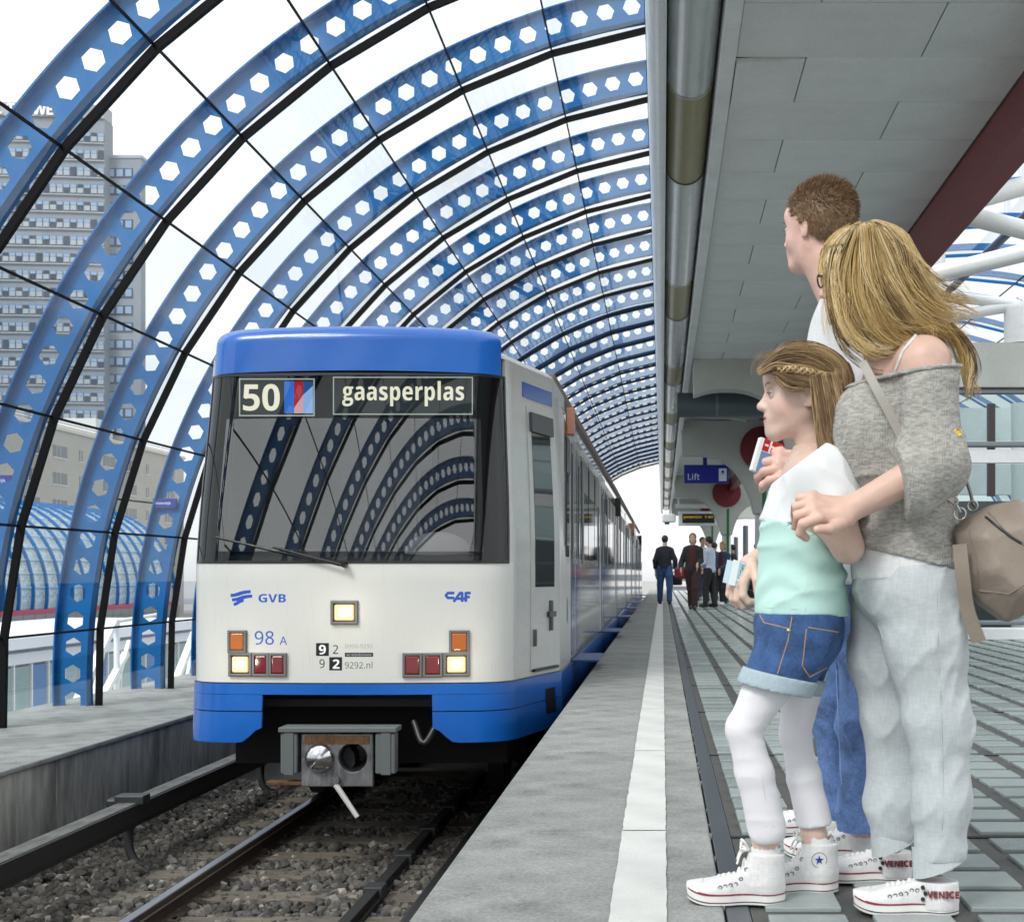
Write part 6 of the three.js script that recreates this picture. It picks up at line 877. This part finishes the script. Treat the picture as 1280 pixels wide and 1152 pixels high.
  const pdist = (x, y) => { let d = 1e9, s = 1; for (let i = 0, j = poly.length - 1; i < poly.length; j = i++) { const ex = poly[j][0] - poly[i][0], ey = poly[j][1] - poly[i][1], wx = x - poly[i][0], wy = y - poly[i][1], t = clamp((wx * ex + wy * ey) / (ex * ex + ey * ey)); d = Math.min(d, Math.hypot(wx - ex * t, wy - ey * t)); const a = y >= poly[i][1], b = y < poly[j][1], c = ex * wy > ey * wx; if ((a && b && c) || (!a && !b && !c)) s = -s; } return d * s; };
  const zc = g(0, 0, 0.12).z, bagF = (x, y, z) => { const q = pdist(x, y), th = 0.075 * Math.sqrt(clamp(-q / 0.075 + 0.15)) + 0.01; return Math.max(q, Math.abs(z - zc) - th) * 0.7 - (0.012 * ridge(x * 8 + y * 5, y * 5 - x * 6, z * 2) + 0.006 * ridge(x * 18 + y * 12, y * 9 - x * 14, z * 4)) * smooth(0.0, 0.05, -q) - 0.004; };
  const bl = V(poly[0][0] - 0.02, poly[7][1] - 0.02, zc - 0.12), bh = V(poly[5][0] + 0.03, poly[3][1] + 0.03, zc + 0.12), bg = net(bagF, bl, bh, 0.006); bg.translate(-bo.x, -bo.y, -bo.z); part('body', bg, leather, bag);
  const bp = (name, geo, m) => { const q = Array.isArray(geo) ? merge(geo) : geo; q.translate(-bo.x, -bo.y, -bo.z); return part(name, q, m, bag); };
  bp('seam', seam(bagF, [[1212, 662], [1222, 700], [1224, 738], [1262, 742], [1300, 718]], D, 0.001, 0.0026, 50), leather); bp('seam', seam(bagF, [[1236, 640], [1256, 662], [1292, 690]], D, 0.001, 0.0022, 30), leather);
  bp('zip', seam(bagF, [[1232, 646], [1262, 670], [1296, 690]], D, 0.002, 0.0034, 30), M.darkMetal);
  bp('clasp_ring', [new THREE.TorusGeometry(0.014, 0.0025, 8, 20).translate(...g(1200, 642, 0.19).toArray()), new THREE.TorusGeometry(0.011, 0.0025, 8, 20).translate(...g(1192, 626, 0.2).toArray()), new THREE.TorusGeometry(0.012, 0.0025, 8, 20).translate(...g(1216, 632, 0.12).toArray()), rod(g(1193, 628, 0.2), g(1200, 640, 0.19), 0.005)], mat(0.45, 0.44, 0.42, 0.25, { metalness: 1 }));
  const strapM = mat(0.42, 0.39, 0.35, 0.6, { map: rep(T.blotch, 4) }); bp('shoulder_strap', band([g(1078, 452, 0.15), g(1096, 486, 0.19), g(1114, 520, 0.2), g(1130, 552, 0.2)], 0.021, V(-0.4, 0.2, 1)), strapM); bp('lower_strap', band([g(1166, 606, 0.24), g(1180, 615, 0.23), g(1193, 625, 0.2)], 0.022, V(0, 0.3, 1)), strapM);
  bp('second_strap', band([g(1178, 540, 0.02), g(1198, 575, 0.06), g(1212, 612, 0.09), g(1217, 632, 0.11)], 0.018, V(0.9, 0.2, 0.5)), mat(0.09, 0.06, 0.055, 0.5));
  bp('hanging_strap', band([g(1200, 680, 0.2), g(1204, 720, 0.2), g(1210, 762, 0.18), g(1224, 802, 0.17)], 0.034, V(-0.5, 0, 1), 0.005), leather);
}
{ // ------------------------------------------------ man
  const D = 4.1, g = (px, py, w = 0) => at(px, py, D - w), base = g(1055, 1060), fg = figure('tall man in a white shirt and blue jeans holding a small carton', FAMILY, base);
  const fr = headFrame(g(1022, 337), 0.238, Math.PI - 0.75, -0.03), skin = [0.72, 0.46, 0.385];
  const torso = [E(g(1078, 450), 0.14, 0.22, 0.2), E(g(1078, 600), 0.135, 0.22, 0.18), E(g(1075, 720), 0.135, 0.12, 0.17), K(g(1075, 385, -0.17), g(1085, 385, 0.17), 0.07)];
  const wrist = g(1010, 582, 0.03), elb = g(1075, 560, 0.1), armN = [K(g(1090, 390, 0.2), g(1120, 520, 0.2), 0.055, 0.045), K(g(1120, 520, 0.2), g(1050, 560, 0.16), 0.04, 0.03)], armF = [K(g(1068, 390, -0.2), g(1060, 520, -0.26), 0.052, 0.045), K(g(1060, 520, -0.26), wrist, 0.043, 0.03)];
  const legN = [K(g(1088, 730, 0.09), g(1085, 900, 0.1), 0.09, 0.06), K(g(1085, 900, 0.1), g(1080, 1040, 0.1), 0.055, 0.038)], legF = [K(g(1066, 730, -0.09), g(1052, 900, -0.08), 0.09, 0.06), K(g(1052, 900, -0.08), g(1062, 1035, -0.08), 0.055, 0.038)];
  const neck = blob([K(g(1060, 390), g(1030, 325), 0.066, 0.064)], 0.01), hf = handField(wrist, V(-1, 0.0, 0.12), V(-0.1, 0.45, 0.9), 0.165, -1, [0.7, 0.75, 0.85, 0.95], 0.2, 0.6);
  const body = join(0.03, blob(torso, 0.07), neck, blob(armN, 0.02), blob(armF, 0.02), blob(legN, 0.03), blob(legF, 0.03)), headF = (x, y, z) => smin(fr.f(HEAD)(x, y, z), neck(x, y, z), 0.03);
  const stub = [(x, y, z) => { const [a, b, c] = fr.local(x, y, z); return 0.6 * smooth(0.5, 0.62, b) * smooth(0.2, 0.05, a) ; }, [0.6, 0.5, 0.42]], tone = skinTone(skin, [lipMark(fr, [0.5, 0.2, 0.18], 0.5)]);
  fg.t.userData.skinMat = mat(...skin, 0.5);
  fg.add('body', [net(cut(body, plane(g(1060, 362), UPV)), ...box3([g(980, 350, -0.36), g(1150, 1050, 0.3)], 0.03), 0.0095, tone), net(headF, ...frBox(fr, [-0.6, -0.4, -0.6], [0.6, 1.1, 0.6]), 0.0036, tone), net(hf.f, ...box3(hf.pts, 0.03), 0.0032, tone)], skinBase);
  face(fg.t, { ...fr, m: new THREE.Matrix4().makeTranslation(fg.off.x, 0, fg.off.z).multiply(fr.m) }, mat(0.12, 0.2, 0.25, 0.1), mat(0.28, 0.17, 0.09, 0.7));
  const tf = blob(torso, 0.07), slv = blob([K(g(1090, 390, 0.19), g(1110, 470, 0.2), 0.075, 0.078), K(g(1068, 390, -0.19), g(1062, 470, -0.23), 0.072, 0.075)], 0.03);
  fg.add('white_shirt', net(cut((x, y, z) => smin(tf(x, y, z), slv(x, y, z), 0.03) - 0.018 - 0.007 * ridge(x * 6, y * 8 + x * 5, z * 6), plane(g(1070, 730), V(0, -1, 0)), plane(g(1042, 352), V(-0.75, 1, 0))), ...box3([g(990, 330, -0.38), g(1160, 740, 0.36)], 0.02), 0.009), fab(0.78, 0.8, 0.82, F_.linen, 3));
  const jf = blob([E(g(1075, 715), 0.14, 0.1, 0.17), K(g(1090, 735, 0.08), g(1086, 900, 0.1), 0.1, 0.078), K(g(1086, 900, 0.1), g(1078, 1030, 0.1), 0.075, 0.062)], 0.04), jf2 = blob([K(g(1068, 735, -0.08), g(1050, 890, -0.08), 0.1, 0.082), K(g(1050, 890, -0.08), g(1062, 1015, -0.08), 0.078, 0.062)], 0.04);
  const jeans = fab(0.2, 0.34, 0.62, F_.denim, 3, F_.weave, 0.0008, 5); jeans.color.setRGB(0.24, 0.36, 0.66);
  const jF = (x, y, z) => smin(jf(x, y, z), jf2(x, y, z), 0.02) - 0.008 * ridge(x * 7, y * 10 + x * 6, z * 7) * (0.4 + smooth(0.5, 0.1, y)) - 0.012 * crest(x * 8, y * 14 + x * 9, z * 7);
  const jo = fg.add('blue_jeans', net(cut(jF, plane(g(1070, 680), UPV), plane(g(1070, 1034), V(0, -1, 0))), ...box3([g(985, 670, -0.26), g(1160, 1045, 0.28)], 0.02), 0.008), jeans);
  fg.add('seam', seam(jF, [[1044, 800], [1048, 900], [1052, 980]], D, 0.001, 0.002, 40), mat(0.3, 0.45, 0.7, 0.9), jo);
  for (const [px, py, yaw] of [[1104, 1072, -0.1], [1058, 1040, 0.05]]) { const heel = at(px, py, EYE * F / (py - PY)), s = shoe('cream_canvas_shoe', { L: 0.285, hi: 0.085, W: 0.1, bow: 0 }); place(s, fg.t, heel.x - base.x, 0, heel.z - base.z, Math.PI + yaw); }
  // short hair
  const pal = [[0.19, 0.11, 0.06], [0.25, 0.155, 0.085], [0.33, 0.21, 0.12], [0.15, 0.085, 0.045], [0.45, 0.31, 0.2]], line = (x, y) => { const n = 0.05 * (noise3(x * 14, y * 14, 2) - 0.5), s = smooth(-0.02, -0.2, x), side = lerp(x > 0.03 ? 0.62 : 0.5, 0.28, s) - y; return Math.max((0.5 * (x - 0.27) - 0.22 * (y - 0.86)) / 0.55, side) + n; };
  const cap = (x, y, z) => Math.max(pd(E(V(-0.08, 0.63, 0), 0.45, 0.4, 0.352), x, y, z), line(x, y));
  const hair = fg.add('hair', net(fr.f(cap), ...frBox(fr, [-0.7, 0, -0.5], [0.6, 1.2, 0.5]), 0.0045, (x, y, z) => { const k = 0.8 + 0.5 * noise3(x * 90, y * 60, z * 90); return pal[1].map(v => v * k); }), hairMat());
  const r = rng(71), tuft = []; for (let n = 0; n < 7500; n++) { const a = r() * 6.283, b = Math.acos(lerp(-0.85, 1, r())), dx = Math.sin(b) * Math.cos(a), dy = Math.cos(b), dz = Math.sin(b) * Math.sin(a), x = -0.08 + 0.44 * dx, y = 0.63 + 0.385 * dy, z = 0.345 * dz; if (line(x, y) > -0.01) continue; const len = lerp(0.035, 0.12, smooth(0.55, 1.0, y)) * (0.7 + 0.6 * r()), jx = (r() - 0.5) * 0.035 - 0.03 * dy, jz = (r() - 0.5) * 0.035, front = x > 0.1 ? 0.02 : -0.03; const p0 = fr.p(x, y, z), p1 = fr.p(x + dx * len * 0.5 + jx * 0.5, y + dy * len * 0.55, z + dz * len * 0.5 + jz * 0.5), p2 = fr.p(x + dx * len * 0.6 + front + jx, y + dy * len * 0.85 - 0.02 * (1 - dy), z + dz * len * 0.6 + jz); tuft.push([[p0, p1, p2], 0.0012, r()]); }
  fg.add('short_strands', strands(tuft, pal), hairMat(), hair);
  // drinks carton in his hand
  const c = thing('drink_carton', 'small red white and blue carton in the man\'s hand', 'carton', g(958, 572, 0.02).toArray());
  const pr = canvasTex(256, 256, (x, w, h) => { x.fillStyle = '#f2f3f4'; x.fillRect(0, 0, w, h); x.fillStyle = '#c3202b'; x.fillRect(40, 0, w - 40, 92); x.fillStyle = '#f4ecec'; x.font = 'bold 40px sans-serif'; x.fillRect(112, 0, 22, 92); for (let k = 0; k < 3; k++) x.fillRect(60 + k * 66, 36, 40, 16); x.fillStyle = '#6e93c4'; x.fillRect(40, 96, w - 40, 160); const r = rng(4); for (let k = 0; k < 70; k++) { x.fillStyle = ['#27405e', '#8fb0d0', '#3f6f68', '#dfe8ee'][r() * 4 | 0]; x.fillRect(90 + r() * 150, 200 + r() * 54, 3 + r() * 10, 3 + r() * 8); } });
  part('box', box(-0.037, 0.037, -0.05, 0.05, -0.012, 0.012, 0.003), mat(0.8, 0.8, 0.8, 0.4), c); part('printed_face', quad(V(-0.036, -0.049, 0.0126), V(0.036, -0.049, 0.0126), V(0.036, 0.049, 0.0126), V(-0.036, 0.049, 0.0126)), mat(1, 1, 1, 0.35, { map: pr }), c); c.rotation.set(0, 0.3, -0.3);
}
// ---------------------------------------------------------------- travellers further along the platform
function traveller(label, px, py, o) {
  const d = EYE * F / (py - PY), b = at(px, py, d), h = o.h ?? 1.75, t = thing('person', label, 'person', [b.x, 0, b.z], 'travellers further along the platform'); t.rotation.y = o.yaw ?? 0;
  const k = h / 1.75, v = (x, y, z) => V(x * k, y * k, z * k), st = o.stride ?? 0.1, sp = o.spread ?? 0.11, hw = o.wide ?? 0.165;
  const fr = headFrame(v(0, 1.525, 0.03), 0.225 * k, -Math.PI / 2), sk = [0.5, 0.33, 0.26], tone = skinTone(sk);
  const torso = [E(v(0, 1.25, 0), 0.17 * k, 0.22 * k, 0.11 * k), E(v(0, 1.02, 0), 0.155 * k, 0.2 * k, 0.105 * k), K(v(-hw + 0.01, 1.375, 0), v(0, 1.43, 0), 0.055 * k, 0.05 * k), K(v(hw - 0.01, 1.375, 0), v(0, 1.43, 0), 0.055 * k, 0.05 * k)];
  const hl = o.lh ?? [0.22, 0.78, 0.02], hr = o.rh ?? [-0.22, 0.78, 0.02], el = [(hw + hl[0]) / 2 + 0.05, lerp(1.4, hl[1], 0.5) - 0.04 * (hl[1] > 0.9 ? 2.5 : 0), hl[2] / 2 - 0.06], er = [(-hw + hr[0]) / 2 - 0.05, lerp(1.4, hr[1], 0.5) - 0.04 * (hr[1] > 0.9 ? 2.5 : 0), hr[2] / 2 - 0.06];
  const arms = [K(v(hw, 1.36, 0), v(...el), 0.05 * k, 0.043 * k), K(v(...el), v(...hl), 0.042 * k, 0.03 * k), K(v(-hw, 1.36, 0), v(...er), 0.05 * k, 0.043 * k), K(v(...er), v(...hr), 0.042 * k, 0.03 * k)], legs = s => { const f = s * st; return [K(v(0.09 * s, 0.92, 0), v(sp * s * 0.95, 0.49, f * 0.6 + 0.02), 0.088 * k, 0.06 * k), K(v(sp * s * 0.95, 0.49, f * 0.6 + 0.02), v(sp * s, 0.09, f - 0.02), 0.055 * k, 0.04 * k)]; };
  const hand = (p, s) => [E(v(p[0], p[1] - 0.05, p[2]), 0.03 * k, 0.055 * k, 0.04 * k), ...[0, 1, 2, 3].map(i => K(v(p[0], p[1] - 0.08, p[2] - 0.027 + i * 0.018), v(p[0] - s * 0.012, p[1] - 0.165 + (i === 3 ? 0.02 : 0), p[2] - 0.024 + i * 0.017), 0.009 * k, 0.008 * k)), K(v(p[0], p[1] - 0.04, p[2] + 0.035), v(p[0], p[1] - 0.095, p[2] + 0.06), 0.011 * k, 0.009 * k)];
  const L1 = legs(1), L2 = legs(-1), tf = blob(torso, 0.06), neck = blob([K(v(0, 1.42, 0), v(0, 1.54, 0.015), 0.058 * k)], 0.01), body = join(0.02, tf, neck, blob(arms.slice(0, 2), 0.02), blob(arms.slice(2), 0.02), blob(L1, 0.03), blob(L2, 0.03));
  const hf = (x, y, z) => smin(fr.f(HEAD)(x, y, z), neck(x, y, z), 0.02), hb = p => box3([v(p[0] - 0.05, p[1] - 0.19, p[2] - 0.06), v(p[0] + 0.05, p[1] + 0.02, p[2] + 0.08)], 0);
  part('body', [net(cut(body, plane(v(0, 1.5, 0), UPV)), v(-0.5, 0, -0.45), v(0.5, 1.56, 0.5), 0.018, tone), net(hf, ...frBox(fr, [-0.6, -0.3, -0.5], [0.6, 1.1, 0.5]), 0.008, tone), net(blob(hand(hl, 1), 0.012), ...hb(hl), 0.008, tone), net(blob(hand(hr, -1), 0.012), ...hb(hr), 0.008, tone)], skinBase, t);
  const jac = join(0.02, tf, blob(arms.slice(0, 2), 0.02), blob(arms.slice(2), 0.02), blob([E(v(0, 0.95, 0), 0.165 * k, 0.16 * k, 0.115 * k)], 0.01)), hem = o.hem ?? 0.86;
  const cl = (x, y, z) => jac(x, y, z) - 0.016 - 0.01 * ridge(x * 7, y * 9, z * 7);
  const wl = plane(v(...hl), v(...hl).sub(v(...el))), wr = plane(v(...hr), v(...hr).sub(v(...er))), sl = o.sleeve ?? 0;
  part(o.topName ?? 'jacket', net((x, y, z) => { let q = cl(x, y, z); q = Math.max(q, hem * k - y, y - 1.485 * k); const nl = Math.hypot(x - hl[0] * k, y - hl[1] * k, z - hl[2] * k) - 0.05 - sl, nr = Math.hypot(x - hr[0] * k, y - hr[1] * k, z - hr[2] * k) - 0.05 - sl; return Math.max(q, -nl, -nr); }, v(-0.5, hem - 0.02, -0.4), v(0.5, 1.52, 0.45), 0.016), fab(...o.top, F_.linen, 3), t);
  if (o.shirt) part('shirt', net((x, y, z) => Math.max(tf(x, y, z) - 0.03, Math.abs(x) - 0.06 * k - 0.05 * (1.45 - y), -z, y - 1.46 * k, 0.95 * k - y), v(-0.2, 0.9, 0), v(0.2, 1.5, 0.3), 0.014), fab(...o.shirt, F_.linen, 3), t);
  const lf = (x, y, z) => Math.min(blob(L1, 0.03)(x, y, z), blob(L2, 0.03)(x, y, z), pd(E(v(0, 0.93, 0), 0.155 * k, 0.12 * k, 0.105 * k), x, y, z)) - 0.02 - 0.012 * ridge(x * 8, y * 10, z * 8);
  part('trousers', net((x, y, z) => Math.max(lf(x, y, z), 0.06 * k - y, y - 1.0 * k), v(-0.35, 0.03, -0.4), v(0.35, 1.03, 0.4), 0.016), fab(...o.legs, o.jeans ? F_.denim : F_.linen, 3), t);
  for (const s of [-1, 1]) { const z = s * st, f = (x, y, q) => Math.max(smin(pd(E(v(sp * s, 0.05, z + 0.03), 0.045 * k, 0.06 * k, 0.14 * k), x, y, q), pd(E(v(sp * s, 0.09, z - 0.03), 0.045 * k, 0.07 * k, 0.06 * k), x, y, q), 0.03), 0.003 - y); part('shoe', net(f, v(sp * s - 0.08, -0.01, z - 0.16), v(sp * s + 0.08, 0.18, z + 0.22), 0.011), mat(...(o.shoes ?? [0.02, 0.02, 0.02]), 0.5), t); }
  const long = o.long ?? 0; const cap = (x, y, z) => { const c = Math.max(pd(E(V(-0.08, 0.64, 0), 0.47, 0.41, 0.37), x, y, z), (0.5 * (x - 0.26) - 0.22 * (y - 0.84)) / 0.55, (x > -0.1 ? 0.5 : 0.3) - y); if (!long) return c; return smin(c, Math.max(pd(E(V(-0.2, 0.25, 0), 0.3, 0.55 * long, 0.37), x, y, z), (x - 0.05) ), 0.08); };
  part('hair', net(fr.f((x, y, z) => cap(x, y, z) - 0.03 * ridge(x * 5, y * 2, z * 6)), ...frBox(fr, [-0.8, -0.5, -0.6], [0.6, 1.2, 0.6]), 0.009), mat(...o.hair, 0.6), t);
  return t;
}
const dk = [0.016, 0.016, 0.02];
traveller('man seen from behind in a black jacket and jeans on the white line', 831, 755, { h: 1.8, yaw: Math.PI - 0.1, top: [0.012, 0.014, 0.022], legs: [0.07, 0.13, 0.3], jeans: true, hair: [0.02, 0.015, 0.012], lh: [0.23, 0.8, 0.03], rh: [-0.26, 0.86, 0.1], spread: 0.13, stride: 0.06, hem: 0.9, shoes: [0.012, 0.012, 0.012] });
traveller('woman in black walking with a dark red bag', 866, 762, { h: 1.7, yaw: -0.1, top: dk, shirt: [0.06, 0.012, 0.012], legs: [0.035, 0.012, 0.014], hair: [0.16, 0.08, 0.04], long: 0.7, stride: 0.2, spread: 0.06, rh: [-0.26, 0.95, 0.1], lh: [0.12, 1.05, 0.22], hem: 0.72 });
traveller('man in a pale shirt and dark trousers in the waiting group', 887, 759, { h: 1.68, yaw: -2.0, top: [0.5, 0.58, 0.7], topName: 'shirt', legs: dk, hair: [0.015, 0.012, 0.01], lh: [0.12, 1.0, 0.26], rh: [-0.14, 1.0, 0.26], stride: 0.08 });
traveller('dark haired traveller in white standing behind the waiting group', 878, 751, { h: 1.86, yaw: 0.3, top: [0.6, 0.63, 0.68], legs: [0.07, 0.12, 0.25], jeans: true, hair: [0.015, 0.012, 0.01] });
traveller('woman in a denim jacket looking down at her hands', 904, 757, { h: 1.6, yaw: -0.7, top: [0.04, 0.065, 0.13], shirt: [0.07, 0.01, 0.012], legs: dk, hair: [0.3, 0.2, 0.1], long: 0.6, lh: [0.07, 1.0, 0.26], rh: [-0.08, 0.98, 0.26], shoes: [0.6, 0.6, 0.6] });
traveller('dark dressed person half hidden behind the denim jacket', 916, 752, { h: 1.62, yaw: -1.9, top: dk, legs: [0.05, 0.1, 0.22], jeans: true, hair: [0.02, 0.015, 0.012], shoes: [0.6, 0.6, 0.6] });
traveller('traveller in black with a suitcase beside the grey post', 946, 754, { h: 1.62, yaw: 0.6, top: [0.01, 0.01, 0.012], legs: [0.01, 0.01, 0.012], hair: [0.03, 0.015, 0.012], lh: [0.1, 1.1, 0.22], rh: [-0.2, 1.05, 0.2] });
traveller('person in a grey coat behind the man in the pale shirt', 893, 749, { h: 1.76, yaw: 2.6, top: [0.12, 0.13, 0.15], legs: dk, hair: [0.05, 0.03, 0.02] });
traveller('person in a brown jacket far down the platform', 871, 746, { h: 1.74, yaw: 0.2, top: [0.1, 0.06, 0.04], legs: [0.04, 0.05, 0.08], hair: [0.04, 0.025, 0.015] });
traveller('fair haired person in navy at the back of the waiting group', 910, 748, { h: 1.7, yaw: -1.2, top: [0.02, 0.03, 0.08], legs: dk, hair: [0.3, 0.2, 0.1], long: 0.5 });
for (const [name, label, cat, px, py, gy, s, col, handle] of [['briefcase', 'dark briefcase carried by the man in the black jacket', 'bag', 845, 754.5, 725, [0.34, 0.27, 0.1], [0.012, 0.014, 0.03], 0.1], ['shoulder_bag', 'dark red bag carried by the walking woman in black', 'bag', 853, 761, 716, [0.36, 0.26, 0.14], [0.16, 0.012, 0.022], 0.14], ['suitcase', 'black suitcase standing beside the traveller in black', 'suitcase', 940, 757, 740, [0.42, 0.62, 0.26], [0.01, 0.01, 0.012], 0.2]]) {
  const d = EYE * F / (py - PY), y = name === 'suitcase' ? s[1] / 2 + 0.03 : at(0, gy, d).y, b = at(px, gy, d), t = thing(name, label, cat, [b.x, y - s[1] / 2, b.z]), m = mat(...col, 0.5, { map: rep(T.blotch, 3) });
  part('body', new RoundedBoxGeometry(s[0], s[1], s[2], 3, 0.05).translate(0, s[1] / 2, 0), m, t); part('handle', tube([V(-0.08, s[1] - 0.01, 0), V(-0.07, s[1] + handle * 0.8, 0), V(0, s[1] + handle, 0), V(0.07, s[1] + handle * 0.8, 0), V(0.08, s[1] - 0.01, 0)], 0.012, 20, 6), m, t); part('flap', box(-s[0] * 0.48, s[0] * 0.48, s[1] * 0.5, s[1] * 0.54, s[2] / 2 - 0.004, s[2] / 2 + 0.008, 0.004), mat(col[0] * 1.6 + 0.01, col[1] * 1.6 + 0.01, col[2] * 1.6 + 0.01, 0.4), t);
  if (name === 'suitcase') for (const x of [-0.15, 0.15]) part('wheel', new THREE.CylinderGeometry(0.03, 0.03, 0.03, 14).rotateZ(Math.PI / 2).translate(x, 0.0, 0.08), M.rubber, t);
}
scene.traverse(o => { if (o.isMesh) o.castShadow = o.receiveShadow = true; });
renderer.render(scene, camera);
